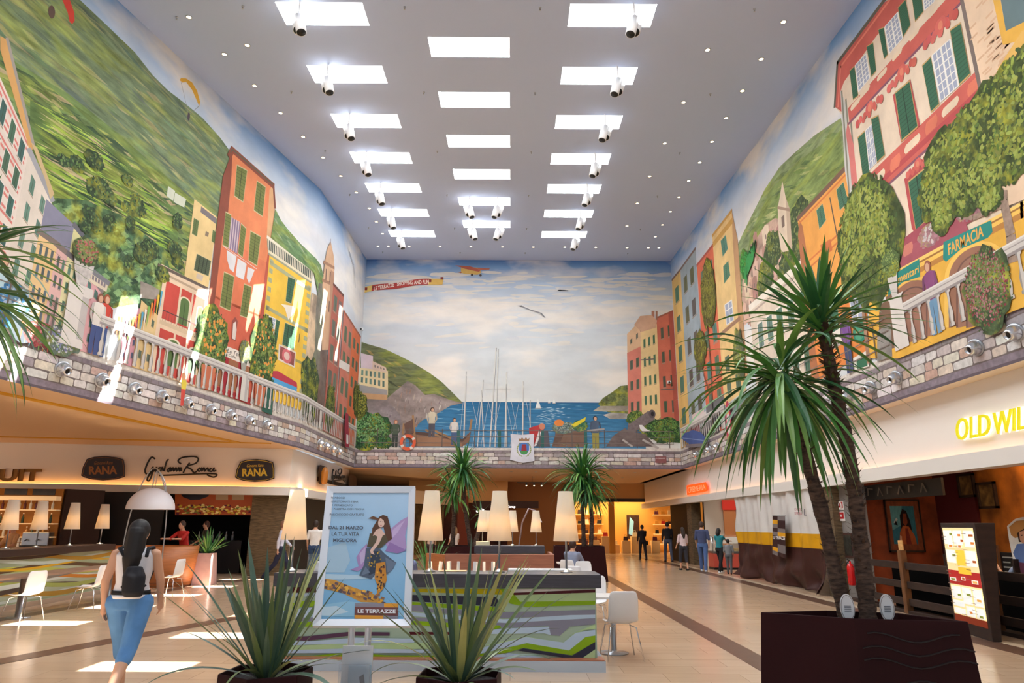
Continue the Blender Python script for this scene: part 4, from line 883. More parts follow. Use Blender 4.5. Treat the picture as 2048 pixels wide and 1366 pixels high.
for cx, cy in ((590, 1230), (800, 1080)): s, z = P_(*S_(cx, cy)); m.foliage((s, z), .4, .22, [(190, 130, 140), (226, 214, 214)], 24, .08)
m.end('painted_building', 'red and cream palazzo with scrolled window heads and green shutters painted on the right wall')
# brick house at the far right
m.pp([(1927, -10), (2300, -300), (2300, 300), (2000, 420), (1967, 190)], (226, 196, 164), PLAS); m.lp([(1926, -5), (1968, 195)], .09, (110, 96, 90)); m.lay += 1
for k in range(110):
    u = random.uniform(1940, 2048); v = random.uniform(0, 330)
    if u-1935 > (v-0)*.2: s, z = P_(u, v); m.poly([(s-.09, z-.02), (s+.09, z-.02), (s+.09, z+.02), (s-.09, z+.02)], (206, 166, 132))
m.up(); m.pp([(1990, 0), (2005, 0), (2016, 62), (2048, 42), (2100, 20), (2100, 50), (2048, 80), (2010, 90)], (226, 170, 60), PLAS); m.pp([(2004, -10), (2100, -60), (2100, 20), (2016, 62)], (86, 110, 116)); m.pp([(1998, 140), (2048, 62), (2120, 30), (2120, 110), (2048, 130)], (226, 176, 84), PLAS); m.end('painted_building', 'pale brick house with a yellow window frame painted at the far right')
# arcade
Y_ = (230, 172, 54)
S_ = lambda x, y: (1640+x*.3366, 400+y*.3366)
m.pp([S_(*p) for p in ((300, 520), (1212, 30), (1500, -130), (1500, 560), (1212, 640), (480, 940), (300, 940))], Y_, PLAS)
for k, (c, o) in enumerate((((246, 200, 100), 0), ((150, 96, 40), 22), ((240, 190, 80), 34), ((180, 120, 50), 60))): m.lp([S_(300, 520+o), S_(1212, 30+o), S_(1500, -130+o)], .1, c)
def archpx(cx, cy, rx, ry, base, cols):
    for k, (g, c) in enumerate(cols):
        pts = [S_(cx+rx*g*math.cos(t), cy-ry*g*math.sin(t)-(rx*g*math.cos(t))*.25) for t in np.linspace(0, PI, 15)]
        pts += [S_(cx-rx*g, base), S_(cx+rx*g, base-rx*g*.45)]; m.pp(pts, c, PLAS)
archpx(935, 430, 185, 180, 760, ((1.0, (246, 196, 84)), (.86, (150, 100, 76)), (.62, (110, 74, 62)), (.56, (150, 104, 84)), (.3, (96, 66, 58)), (.25, (140, 96, 80))))
archpx(560, 600, 150, 140, 860, ((1.0, (244, 190, 80)), (.86, (146, 96, 74)), (.6, (96, 66, 58)), (.54, (140, 94, 76)))); archpx(430, 680, 70, 120, 900, ((1, (110, 80, 60)),))
m.pp([S_(*p) for p in ((745, 250), (850, 200), (960, 150), (1030, 120), (1038, 190), (1010, 225), (850, 290), (760, 368), (742, 350))], (24, 128, 118), PLAS); m.text('FARMACIA', [S_(775, 330), S_(985, 215), S_(980, 145), S_(770, 262)], (222, 168, 84), bold=.02)
m.pp([S_(*p) for p in ((410, 465), (600, 350), (606, 455), (500, 490), (415, 572))], (24, 128, 118), PLAS); m.text('Alimentari', [S_(430, 520), S_(598, 430), S_(596, 385), S_(428, 472)], (222, 176, 84), bold=.02)
m.pp([S_(*p) for p in ((340, 580), (395, 545), (402, 600), (346, 636))], (206, 210, 214)); m.text('Carruggio', [S_(350, 606), S_(396, 580), S_(395, 568), S_(349, 594)], (80, 90, 110)); s, z = P_(*S_(245, 780)); m.oval((s, z), .32, .26, (30, 120, 96)); m.up(); m.oval((s, z), .26, .19, (60, 146, 110)); m.up(); m.text('bar', [S_(222, 792), S_(268, 782), S_(268, 768), S_(222, 778)], (226, 190, 110))
m.pp([S_(350, 780), S_(430, 730), S_(440, 930), S_(350, 960)], (176, 176, 170), ROCK); m.pp([S_(205, 940), S_(295, 890), S_(300, 990), S_(215, 1010)], (226, 220, 210)); m.pp([S_(225, 960), S_(290, 925), S_(292, 985), S_(232, 1005)], (36, 96, 66)); m.end('painted_arcade', 'yellow arcade with teal shop boards painted behind the right balustrade')
# trees
def trunk(pts, ws, col=(150, 126, 110)):
    P2 = m.P([S_(*p) for p in pts])
    for (a, b, w0, w1) in zip(P2[:-1], P2[1:], ws[:-1], ws[1:]):
        dx, dz = b[0]-a[0], b[1]-a[1]; l = math.hypot(dx, dz); nx, nz = -dz/l/2, dx/l/2
        m.poly([(a[0]+nx*w0, a[1]+nz*w0), (b[0]+nx*w1, b[1]+nz*w1), (b[0]-nx*w1, b[1]-nz*w1), (a[0]-nx*w0, a[1]-nz*w0)], col, STN)
    m.up()
PG = [(54, 76, 26), (84, 108, 34), (120, 142, 44), (160, 176, 66)]
trunk([(300, 970), (270, 700), (250, 480), (230, 380)], [.16, .13, .11, .08], (156, 116, 90)); m.foliage(P_(*S_(285, 250)), 1.35, 1.45, PG, 520, .12, dab=(.6, 1.7)); m.foliage(P_(*S_(300, 460)), .6, .5, PG[:2], 90, .1, dab=(.6, 1.5)); m.end('painted_tree', 'round clipped green tree painted in front of the arcade')
S2 = lambda x, y: (x, y)
for a, b in (((2015, 480), (2010, 400)), ): pass
old = S_; S_ = lambda x, y: (x, y)
trunk([(2030, 525), (2026, 470), (2018, 430), (2012, 400), (2015, 380)], [.22, .2, .18, .15, .1]); trunk([(2012, 405), (1985, 420), (1950, 436), (1920, 430), (1900, 405)], [.12, .1, .09, .08, .05]); trunk([(2016, 400), (2000, 370), (1970, 350)], [.1, .09, .05])
for u, v, rx, rz in ((1995, 240, 1.0, .9), (1950, 290, 1.1, .9), (1900, 330, .9, .8), (1880, 380, .7, .7), (1925, 385, .7, .55), (2040, 200, 1.0, .9), (2030, 290, .8, .7), (1975, 350, .7, .5), (1890, 430, .45, .4), (1985, 400, .35, .25)):
    m.foliage(P_(u, v), rx*.85, rz*.85, PG, int(150*rx), .1, dab=(.6, 1.6))
m.end('painted_tree', 'large umbrella pine painted at the far right over the palazzo'); S_ = old
m.foliage(P_(1418, 590), 1.0, 1.45, [(84, 80, 26), (120, 112, 34), (150, 146, 50)], 300, .1, dab=(.5, 1.6)); m.foliage(P_(1402, 700), .9, .8, [(84, 80, 26), (130, 120, 40)], 120, .1); m.lp([(1415, 640), (1424, 740), (1428, 860)], .1, (90, 70, 60)); m.lp([(1400, 720), (1422, 790)], .06, (90, 70, 60)); m.foliage(P_(1480, 710), .6, .9, [(84, 96, 66), (120, 126, 96)], 90, .08); m.end('painted_tree', 'olive coloured tree painted before the red and blue houses')
m.foliage(P_(1491, 528), .42, .5, [(30, 130, 40), (60, 176, 60)], 60, .08)
for k in range(9):
    t = -.6+k*.3; s, z = P_(1508, 520); m.line([(s, z), (s+.7*math.cos(t+PI*.1), z+.5*math.sin(t)), (s+.9*math.cos(t), z-.3+.5*math.sin(t))], .1, (40, 136, 60)); m.up()
m.end('painted_parrot_kite', 'green tailed kite painted above the hill village')
figure(m, (1858, 522), 1.75, (126, 60, 110), (96, 140, 176), (146, 80, 60), label='woman in a purple top painted leaning on the balustrade'); figure(m, (1690, 620), 1.7, (110, 64, 140), (50, 60, 100), (120, 70, 50), label='person in a purple top painted behind the railing')
s, z = P_(1812, 560); s1 = P_(1806, 690)[0]
sb = P_(1455, 870)[0]; sa = P_(1800, 720)[0]
railing(m, sa+.2, sb-.1, 1.2); balustrade(m, .6, sa-.05, .3, (sa-.25,)); balustrade(m, sb, YB-.4, .3, (sb+.2, YB-.6))
s = sa-.22; m.poly([(s-.26, 5.12), (s+.26, 5.12), (s+.22, 6.15), (s+.3, 6.22), (s-.3, 6.22), (s-.22, 6.15)], (214, 208, 202)); m.up(); m.poly([(s-.1, 6.22), (s+.1, 6.22), (s+.2, 6.7), (s-.2, 6.7)], (200, 196, 190)); m.up(); m.foliage((s, 6.9), .35, .3, [(80, 110, 50), (140, 170, 80)], 60, .05); m.end('painted_flower_vase', 'stone vase painted on the pillar left of the flower basket')
m.foliage(P_(1980, 580), .58, .72, [(60, 84, 44), (96, 124, 60), (150, 50, 60), (196, 120, 130), (120, 146, 76)], 420, .05); m.end('painted_flower_basket', 'hanging basket of red and pink flowers painted on the balustrade')
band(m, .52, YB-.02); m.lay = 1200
m.pp([(1368, 876), (1376, 866), (1392, 860), (1408, 864), (1425, 882), (1410, 890), (1390, 892)], (52, 74, 140), PLAS); m.lp([(1370, 876), (1424, 882)], .03, (120, 140, 190)); m.lp([(1378, 892), (1422, 890)], .14, (110, 100, 106)); m.end('painted_dinghy', 'blue dinghy painted across the balustrade near the corner')
for k, (g, c) in enumerate(((1, (176, 40, 66)), (.55, (214, 204, 200)))):
    s, z = P_(1465, 845); m.oval((s, z), .34*g, .78*g, c); m.up()
s, z = P_(1463, 822); m.oval((s, z), .16, .12, (226, 180, 50)); m.up(); m.end('painted_surfboard')
# ================================================================ makers
white = mat('white_plastic', (236, 236, 238), .35); steel = mat('brushed_steel', (178, 184, 192), .3, .9); chrome = mat('chrome', (210, 212, 216), .12, 1)
black = mat('black_paint', (20, 20, 22), .4); slab = mat('dark_wood_slab', (62, 62, 72), .45, noise=.25, nscale=3, stretch=(1, 8, 14))
walnut = mat('reddish_wood', (156, 100, 78), .45, noise=.14, nscale=3, stretch=(1, 1, 14)); oak = mat('orange_slat_wood', (176, 106, 56), .45, noise=.18, nscale=3, stretch=(1, 1, 16))
planter_m = mat('dark_brown_resin', (46, 16, 19), .6, noise=.12, nscale=2, spec=.15); soil = mat('dark_gravel', (46, 42, 46), .9, noise=.5, nscale=60, bump=.6)
trunk_m = mat('palm_bark', (78, 60, 50), .9, noise=.7, nscale=14, stretch=(1, 1, 3), bump=1.0); husk = mat('dry_husk', (80, 58, 44), .9, noise=.3, nscale=20)
shade_m = bpy.data.materials.new('lamp_fabric'); shade_m.use_nodes = True
def _sh():
    nt = shade_m.node_tree; N = nt.nodes.new; b = nt.nodes['Principled BSDF']; out = nt.nodes['Material Output']
    b.inputs['Base Color'].default_value = (.85, .83, .78, 1); b.inputs['Roughness'].default_value = .8
    t = N('ShaderNodeBsdfTranslucent'); t.inputs[0].default_value = (.95, .8, .55, 1); mx = N('ShaderNodeMixShader'); mx.inputs[0].default_value = .55
    nt.links.new(b.outputs[0], mx.inputs[1]); nt.links.new(t.outputs[0], mx.inputs[2]); nt.links.new(mx.outputs[0], out.inputs[0])
_sh()
bulb_m = mat('warm_bulb', (255, 214, 150), emit=12, ecol=(255, 200, 120))
def light(kind, loc, e, col=(1, .78, .5), size=.1, rot=None, parent=None, sy=None, spot=1.2):
    d = bpy.data.lights.new(kind.lower()+'_light', kind); d.energy = e; d.color = col
    if kind == 'AREA':
        d.size = size
        if sy: d.shape = 'RECTANGLE'; d.size_y = sy
    elif kind == 'SPOT': d.spot_size = spot; d.spot_blend = .5; d.shadow_soft_size = size
    else: d.shadow_soft_size = size
    o = bpy.data.objects.new(d.name, d); C.objects.link(o); o.location = loc
    if rot: o.rotation_euler = rot
    if parent: o.parent = parent
    return o
def make_lamp(label, h=1.0, sh=.62, r0=.093, r1=.165, e=80, group='conical table lamps'):
    t = thing('table_lamp', label, 'lamp', group=group)
    MB().lathe([(.075, 0), (.075, .015), (.03, .03), (.014, .05)], 16).build('base', steel, t, True)
    MB().tube([(0, 0, .03), (0, 0, h-.12)], .013, 8).build('pole', steel, t, True)
    MB().lathe([(r1, h-sh), (r0, h), (r0-.004, h), (r1-.004, h-sh)], 28, close=False).build('lamp_shade', shade_m, t, True)
    MB().ball((0, 0, h-sh*.62), .035, 10).build('bulb', bulb_m, t, True)
    light('POINT', (0, 0, h-sh*.62), e, (1, .74, .42), .05, parent=t)
    return t
def make_chair(label, group='white shell chairs'):
    """seat faces +y"""
    t = thing('shell_chair', label, 'chair', group=group)
    prof = [(.2, .44, .21), (.1, .43, .22), (-.08, .43, .22), (-.17, .46, .21), (-.21, .53, .2), (-.235, .66, .21), (-.25, .8, .2), (-.255, .86, .17)]
    v = []; nx = 6
    for y, z, w in prof:
        for i in range(nx+1):
            a = i/nx*2-1; v.append((a*w, y+abs(a)**3*.04*(1 if z > .5 else 0), z+abs(a)**3*(.03 if z < .5 else 0)))
    f = [(r*(nx+1)+i, r*(nx+1)+i+1, (r+1)*(nx+1)+i+1, (r+1)*(nx+1)+i) for r in range(len(prof)-1) for i in range(nx)]
    o = MB().add(v, f).build('shell', white, t, True); sm = o.modifiers.new('thick', 'SOLIDIFY'); sm.thickness = .014
    sb = o.modifiers.new('sub', 'SUBSURF'); sb.levels = 1; sb.render_levels = 1
    for sx in (-1, 1):
        for sy in (-1, 1):
            MB().tube([(sx*.1, sy*.09, .42), (sx*.17, sy*.16, .4), (sx*.24, sy*.24, 0)], .009, 6).build('leg', chrome, t, True)
    return t
def ribbon(mb, p0, d, length, w, droop, n=8, mi=0, fold=.25, twist=0, tip=.02, col=None):
    """a leaf: starts along d and bends under its weight"""
    p = Vector(p0); d = Vector(d).normalized(); side = d.cross(Vector((0, 0, 1)))
    if side.length < 1e-3: side = Vector((1, 0, 0))
    side.normalize(); vs = []; st = length/n
    for i in range(n+1):
        t = i/n; ww = w*(min(1, .45+t*2.2) if t < .25 else 1)*(1-((t-.25)/.75)**2.2 if t > .25 else 1)+tip*w
        nrm = side.cross(d).normalized(); s2 = (side*math.cos(twist*t)+nrm*math.sin(twist*t))
        vs += [p-s2*ww+nrm*ww*fold, p, p+s2*ww+nrm*ww*fold]
        p = p+d*st; d = (d+Vector((0, 0, -1))*droop*st*(.4+1.2*t)).normalized()
    fs = [];
    for i in range(n): fs += [(i*3, i*3+1, i*3+4, i*3+3), (i*3+1, i*3+2, i*3+5, i*3+4)]
    mb.add(vs, fs, mi, col)
leafG = [mat('palm_leaf_green', (78, 134, 60), .4, noise=.2, nscale=4), mat('palm_leaf_dark', (48, 100, 58), .45, noise=.2, nscale=4), mat('palm_leaf_pale', (118, 158, 76), .4, noise=.2, nscale=4), mat('palm_leaf_olive', (110, 116, 48), .5, noise=.2, nscale=4)]
def crown(mb, c, n, length, w, up=(-.3, 1.3), droop=1.2, dirs=None, rnd=random, upbias=0):
    for k in range(n):
        a = 2*PI*k*.618+rnd.uniform(-.2, .2); t = k/n; e = up[0]+(up[1]-up[0])*t
        L_ = length*rnd.uniform(.75, 1.1); d = (math.cos(a)*math.cos(e), math.sin(a)*math.cos(e), math.sin(e))
        ribbon(mb, (c[0]+d[0]*.04, c[1]+d[1]*.04, c[2]+rnd.uniform(-.12, .1)), d, L_, w*rnd.uniform(.7, 1.1), droop*rnd.uniform(.7, 1.3), 9, rnd.choice((0, 0, 0, 1, 1, 2)), twist=rnd.uniform(-.5, .5))
def palm(t, pts, r0, r1, crowns, husks=60, rnd=random, bark=True):
    pts = [Vector(p) for p in pts]; fine = []
    for i in range(len(pts)-1):
        for k in range(8): fine.append(pts[i].lerp(pts[i+1], k/8))
    fine.append(pts[-1]); N_ = len(fine)
    rad = [(r0+(r1-r0)*i/N_)*rnd.uniform(.88, 1.12) for i in range(N_)]
    tr = MB().tube(fine, rad, 12).build('trunk', trunk_m, t, True)
    if husks:
        h = MB()
        for k in range(husks):
            i = int((.15+.85*rnd.random())*(N_-2)); a = rnd.uniform(0, 2*PI); d = Vector((math.cos(a), math.sin(a), rnd.uniform(.1, 1.4))); r = rad[i]
            ribbon(h, fine[i]+Vector((math.cos(a), math.sin(a), 0))*r*.8, d, rnd.uniform(.03, .09), .012, -2, 2, fold=0)
        h.build('leaf_scars', husk, t)['kind'] = 'stuff'
    for c, n, L_, w, up, dr in crowns:
        mb = MB(); crown(mb, c, n, L_, w, up, dr, rnd=rnd); mb.build('foliage', leafG, t)
def hexpot(t, name, h, r, rt, cx=0, cy=0, rot=0, n=6, depth=.06, sq=None):
    pts = [(cx+r*math.cos(rot+2*PI*k/n), cy+r*math.sin(rot+2*PI*k/n)) for k in range(n)] if sq is None else sq
    k_ = rt/r
    mb = MB(); cxx = sum(p[0] for p in pts)/len(pts); cyy = sum(p[1] for p in pts)/len(pts)
    S_ = lambda q, s: [(cxx+(x-cxx)*s, cyy+(y-cyy)*s) for x, y in q]
    n = len(pts); rings = [(S_(pts, 1), 0), (S_(pts, k_), h), (S_(pts, k_*.95), h), (S_(pts, k_*.93), h-depth)]
    vs = [(x, y, z) for q, z in rings for x, y in q]
    fs = [(i*n+k, i*n+(k+1) % n, (i+1)*n+(k+1) % n, (i+1)*n+k) for i in range(3) for k in range(n)]; fs.append(tuple(range(n))[::-1])
    mb.add(vs, fs); o = mb.build('pot', name, t, bevel=.006)
    MB().poly([(x, y, h-depth) for x, y in S_(pts, k_*.935)]).build('soil', soil, t)
    return o
# ---- people
def blobmesh(parts, vox=.012, smooth=4):
    pass
def limbs(mb, chain, n=12):
    """chain of (point, radius) grown as rounded segments"""
    for (p, r), (q, s) in zip(chain[:-1], chain[1:]):
        p, q = Vector(p), Vector(q); d = q-p; l = d.length or 1e-4; d = d/l
        pts = []; rr = []
        for k in range(4): a = PI/2*(k/3); pts.append(p-d*r*math.cos(a)*.98); rr.append(max(r*math.sin(a), r*.08))
        for k in range(1, 4): pts.append(p+d*l*k/4); rr.append(r+(s-r)*k/4)
        for k in range(4): a = PI/2*(1-k/3); pts.append(q+d*s*math.cos(a)*.98); rr.append(max(s*math.sin(a), s*.08))
        mb.tube(pts, rr, n)
def loft(mb, rings, n=18):
    """rings (centre x, y, z, rx, ry)"""
    vs = []
    for cx, cy, z, rx, ry in rings:
        for k in range(n): t = 2*PI*k/n; vs.append((cx+rx*math.cos(t), cy+ry*math.sin(t), z))
    m = len(rings); fs = [(i*n+k, i*n+(k+1) % n, (i+1)*n+(k+1) % n, (i+1)*n+k) for i in range(m-1) for k in range(n)]
    mb.add(vs, fs+[tuple(range(n))[::-1], tuple((m-1)*n+k for k in range(n))])
def soften(o, vox, it=6):
    r = o.modifiers.new('grow', 'REMESH'); r.mode = 'VOXEL'; r.voxel_size = vox; r.use_smooth_shade = True
    s = o.modifiers.new('smooth', 'SMOOTH'); s.iterations = it; s.factor = .5
    return o
SKIN = mat('skin', (206, 158, 130), .5)
def cloth(c): return mat('cloth_%d_%d_%d' % tuple(c), c, .85, noise=.1, nscale=7, bump=.25)
def person(label, loc, heading, h=1.72, top=(220, 220, 225), legs=(50, 70, 110), hair=(30, 22, 20), hairlen=.08, stride=.12, arms=((.1, .1), (-.1, .2)), sleeve=.5, female=False, legcut=1.0, seated=False, vox=.016, shoes=(40, 36, 36), lean=0, group=None, cap=None, hem=0, bag=False, skin=None):
    """arms = (swing, elbow bend) left, right; faces +y before turning by heading"""
    k = h/1.75; sk = skin or SKIN; V = lambda x, y, z: Vector((x*k, y*k, z*k))
    root = MB(); hipz = .93 if not seated else .5; sw = .185 if not female else .165; hw = .1
    L = lambda v: Vector((v.x, v.y+lean*max(0, v.z-hipz*k), v.z))
    legsch = []
    for sx, st in ((-1, stride), (1, -stride)):
        hip = V(sx*hw, 0, hipz)
        if seated: kn = V(sx*.13, .42, .5); an = V(sx*.13, .44, .09)
        else: kn = V(sx*.095, st*1.1+.02, .51); an = V(sx*.09, st*2-.02-(.12 if st < -.1 else 0), .09+(.06 if st < -.1 else 0))
        legsch.append((hip, kn, an))
        limbs(root, [(hip, .085*k), (kn, .052*k), (kn.lerp(an, .35), .054*k), (an, .034*k)])
        foot = an+V(0, .13, -.055); limbs(root, [(an+V(0, -.03, -.04), .036*k), (foot, .03*k)])
    top_z = lambda z: z-(.43 if seated else 0)
    T = [(0, 0, .9, .15, .1), (0, 0, 1.0, .145, .1), (0, 0, 1.12, .125 if female else .14, .09), (0, .01, 1.28, .15 if female else .165, .105), (0, 0, 1.4, .16 if female else .18, .09), (0, 0, 1.47, .09, .065), (0, 0, 1.5, .055, .055)]
    def TT(infl): return [(x*k, (y+lean*(z-.93))*k, top_z(z)*k, (rx+infl)*k, (ry+infl)*k) for x, y, z, rx, ry in T]
    loft(root, TT(0))
    hd = L(V(0, .015, top_z(1.62))); limbs(root, [(L(V(0, -.01, top_z(1.44))), .052*k), (L(V(0, 0, top_z(1.54))), .05*k)])
    root.ball(hd, .1*k, 16, sc3=(.8, .95, 1.18)); root.ball(hd+V(0, .035, -.06), .06*k, 12, sc3=(.85, .9, .9))
    limbs(root, [(hd+V(0, .09, .01), .01*k), (hd+V(0, .105, -.02), .014*k)], 8)
    for sx in (-1, 1): root.ball(hd+V(sx*.082, 0, -.01), .024*k, 8, sc3=(.4, .7, 1.1))
    armch = []
    for sx, (swg, bend) in zip((-1, 1), arms):
        sh = L(V(sx*sw, 0, top_z(1.41))); el = sh+V(sx*.05, math.sin(swg)*.28, -math.cos(swg)*.28)
        a2 = swg+bend; wr = el+V(-sx*.01, math.sin(a2)*.25, -math.cos(a2)*.25); armch.append((sh, el, wr))
        limbs(root, [(sh, .048*k), (el, .036*k), (wr, .026*k)])
        hd_ = (wr-el).normalized(); pc = wr+hd_*.05*k; limbs(root, [(wr, .024*k), (pc, .03*k)])
        ac = Vector((0, 1, 0)); ac = (ac-hd_*ac.dot(hd_)).normalized()
        for j, (o_, fl) in enumerate(((-.026, .06), (-.009, .07), (.009, .068), (.025, .052))):
            b_ = pc+ac*o_*k+hd_*.02*k; m_ = b_+hd_*fl*.55*k+Vector((-sx, 0, 0))*.006*k; e_ = m_+hd_*fl*.4*k+Vector((-sx, 0, 0))*.02*k
            limbs(root, [(b_, .0095*k), (m_, .0085*k), (e_, .007*k)], 6)
        limbs(root, [(pc+ac*.02*k-hd_*.02*k, .011*k), (pc+ac*.05*k+hd_*.02*k, .009*k)], 6)
    body = root.build('person', sk, None, True); soften(body, vox, 5)
    tag(body, label, 'person', group); body.location = loc; body.rotation_euler = (0, 0, heading)
    for sx in (-1, 1): MB().ball(hd+V(sx*.032, .088, .012), .011*k, 8).build('eye', black, body, True)
    # trousers
    t = MB(); loft(t, [(0, 0, top_z(.86)*k, .155*k, .115*k), (0, 0, top_z(.95)*k, .16*k, .118*k), (0, 0, top_z(1.03)*k, .15*k, .11*k)])
    for hip, kn, an in legsch:
        if legcut >= .99: limbs(t, [(hip, .1*k), (kn, .072*k), (an, .058*k)])
        else: e = kn.lerp(an, legcut); limbs(t, [(hip, .105*k), (kn, .072*k), (e, .066*k)])
    soften(t.build('trousers' if legcut > .99 else 'shorts', cloth(legs), body, True), vox*1.05, 4)
    t = MB(); rr = TT(.014); rr[0] = (0, 0, top_z(.9-hem)*k, (.165+hem*.1)*k, (.115+hem*.1)*k); loft(t, rr[:6])
    for sh, el, wr in armch:
        if sleeve > 0:
            e = sh.lerp(el, min(1, sleeve*2)); ch = [(sh, .058*k), (e, .052*k)]
            if sleeve > .5: ch.append((el.lerp(wr, (sleeve-.5)*2), .038*k))
            limbs(t, ch)
    soften(t.build('shirt', cloth(top), body, True), vox*1.05, 4)
    t = MB(); t.ball(hd+V(0, -.018, .022), .108*k, 16, sc3=(.86, .93, 1.12))
    if hairlen > .1: limbs(t, [(hd+V(0, -.06, 0), .085*k), (hd+V(0, -.08, -hairlen*.6), .09*k), (hd+V(0, -.085+lean*-.2, -hairlen), .06*k)])
    cut = t.build('hair', mat('hair_%d' % hair[0], hair, .6, noise=.3, nscale=14, stretch=(3, 3, .6)), body, True); soften(cut, vox*.9, 3)
    if cap: MB().lathe([(.1*k, 0), (.105*k, .04*k), (.08*k, .09*k), (.02*k, .11*k)], 16, hd+V(0, -.01, .05)).build('cap', cloth(cap), body, True)
    for hip, kn, an in legsch:
        t = MB(); limbs(t, [(an+V(0, -.04, -.045), .044*k), (an+V(0, .13, -.055), .036*k)]); soften(t.build('shoe', cloth(shoes), body, True), vox*.8, 3)
    return body, armch, k
# ================================================================ ceiling fittings
dl = thing('downlight', 'small round recessed downlight', 'ceiling light', group='ceiling downlights')
MB().lathe([(.075, 0), (.075, -.012), (.055, -.015), (.055, 0)], 16, close=False).build('rim', steel, dl, True)
MB().lathe([(.055, -.004), (.001, -.006)], 16, close=False).build('lens', mat('lamp_glow', (255, 240, 210), emit=9, ecol=(255, 226, 180)), dl)
DP = [(-6.65, 15.08)]+[(-7.62+.305*(k*.8), 14.0+1.46*k) for k in range(8)]+[(-5.74, y) for y in (25.8, 27.3, 28.75)]
DP += [(6.34, 14.05+1.49*k) for k in range(11)]+[(4.86, 15.16+2.49*k) for k in range(6)]+[(x, 30.45) for x in (-6.26, -5.78, -4.82, -3.37, -1.94, -.46, .97, 2.43, 3.87, 5.33, 6.32, 6.81)]
for i, (x, y) in enumerate(DP):
    o = dl if i == 0 else dup(dl)
    o.location = (x, y, zc(y)-.001)
    side = 'end wall' if y > 30 else ('left wall' if x < 0 else 'right wall')
    o['label'] = 'small round downlight in the ceiling, in the row beside the %s' % side; o['group'] = 'downlights beside the %s' % side
    if x > 0 and x < 5 and y < 30: o['label'] = 'small round downlight in the inner row on the right of the ceiling'; o['group'] = 'downlights in the inner right row'
# cylinder spotlights in pairs at the roof light edges
sp = thing('spotlight', 'white cylinder spotlight pair', 'spotlight')
wmet = mat('white_metal', (238, 238, 240), .35)
for dx, dy, dz, tilt in ((0, 0, 0, .5), (.12, -.28, -.12, .15)):
    d = Vector((.25, -math.sin(tilt), -math.cos(tilt))).normalized(); a = Vector((dx, dy, -.1+dz)); b = a+d*.42
    c = MB().tube([a, b], .1, 18).build('housing', wmet, sp, True); MB().tube([b-d*.01, b+d*.004], .088, 18).build('lens', black, c, True)
    MB().tube([a, (dx, dy, .25)], .02, 8).build('bracket', wmet, sp)
RN = ['nearest', 'second', 'third', 'fourth', 'fifth', 'sixth', 'seventh']
first = True
def spot(x, y, label, mir=1):
    global first
    o = sp if first else dup(sp); first = False; o.location = (x, y, zc(y)-.18); o.scale = (mir*1.15, 1.15, 1.15); o['label'] = label; o['group'] = 'cylinder spotlights under the roof lights'
for k in range(7): spot(-4.98, 13.75+2.48*k, 'white twin cylinder spotlight under the %s roof light of the left column' % RN[k])
for k in range(7): spot(2.85, 13.75+2.48*k, 'white twin cylinder spotlight under the %s roof light of the right column' % RN[k], -1)
for x, sd_ in ((-1.8, 'left'), (-.45, 'right')):
    for k, r in ((4, 'last but one'), (5, 'last')): spot(x, 15.0+2.48*k, 'white twin spotlight at the %s end of the %s middle roof light' % (sd_, r), 1 if x < -1 else -1)
spk = tag(MB().lathe([(.03, 0), (.03, -.02), (.012, -.03), (.02, -.07)], 8).build('sprinkler', steel), 'tiny metal sprinkler head in the ceiling', 'sprinkler', 'ceiling sprinklers')
spk.location = (-7.9, 14.0, zc(14)); fi = 0
for y in (13.6, 17.2, 20.8, 24.4, 28, 31.3):
    for x in (-4.4+1.9, .6, 5.5, -6.2):
        o = spk.copy(); C.objects.link(o); o.location = (x, y, zc(y))
# ================================================================ air nozzles on the parapet
nz = thing('air_nozzle', 'silver ball air nozzle', 'air nozzle', group='ball air nozzles on the parapet')
MB().lathe([(.2, 0), (.2, .03), (.15, .05), (.15, 0)], 24, close=False).build('flange', steel, nz, True)
MB().lathe([(.165, .0), (.17, .08), (.15, .16), (.11, .24), (.09, .27), (.075, .265), (.07, .1), (.001, .1)], 24, close=False).build('cone', mat('satin_silver', (206, 208, 212), .25, .85), nz, True)
MB().lathe([(.072, .2), (.001, .19)], 16, close=False).build('throat', black, nz)
def nozzle(pos, nrm, label, firsts=[0]):
    o = nz if firsts[0] == 0 else dup(nz); firsts[0] = 1
    o.location = Vector(pos)+Vector(nrm)*.01; d = (Vector(nrm)+Vector((0, -.25, -.35))).normalized(); o.rotation_euler = d.to_track_quat('Z', 'Y').to_euler(); o['label'] = label; o.scale = (.8,)*3 if pos[0] < 0 else (.74,)*3
ORD = ['first', 'second', 'third', 'fourth', 'fifth', 'sixth', 'seventh', 'eighth', 'ninth']
for k, (u, v) in enumerate(((118, 752), (197, 775), (263, 789), (318, 803), (369, 816), (416, 829), (456, 839), (494, 848), (529, 856))):
    s, z = ML.px(u, v); nozzle(surfL(s, 4.62, .03), LN, 'silver air nozzle on the left parapet, %s from the left' % ORD[k])
for k, (u, v) in enumerate(((636, 891), (649, 897), (662, 902), (674, 907))):
    s, z = ML.px(u, v); nozzle(surfL(s, 4.58, .03), (1, 0, 0), 'silver air nozzle on the left parapet beyond the bend, %s of four' % ORD[k])
for k, (u, v) in enumerate(((1396, 913), (1409, 908), (1422, 903), (1438, 897))):
    s, z = MR.px(u, v); nozzle((XR-.03, s, 4.58), (-1, 0, 0), 'silver air nozzle on the right parapet near the corner, %s of four' % ORD[k])
for k, (u, v) in enumerate(((1664, 817), (1702, 800), (1748, 787), (1799, 767), (1960, 708), (2040, 680))):
    s, z = MR.px(u, v); nozzle((XR-.03, s, 4.6), (-1, 0, 0), 'silver air nozzle on the right parapet, %s one right of the near palms' % ORD[k])
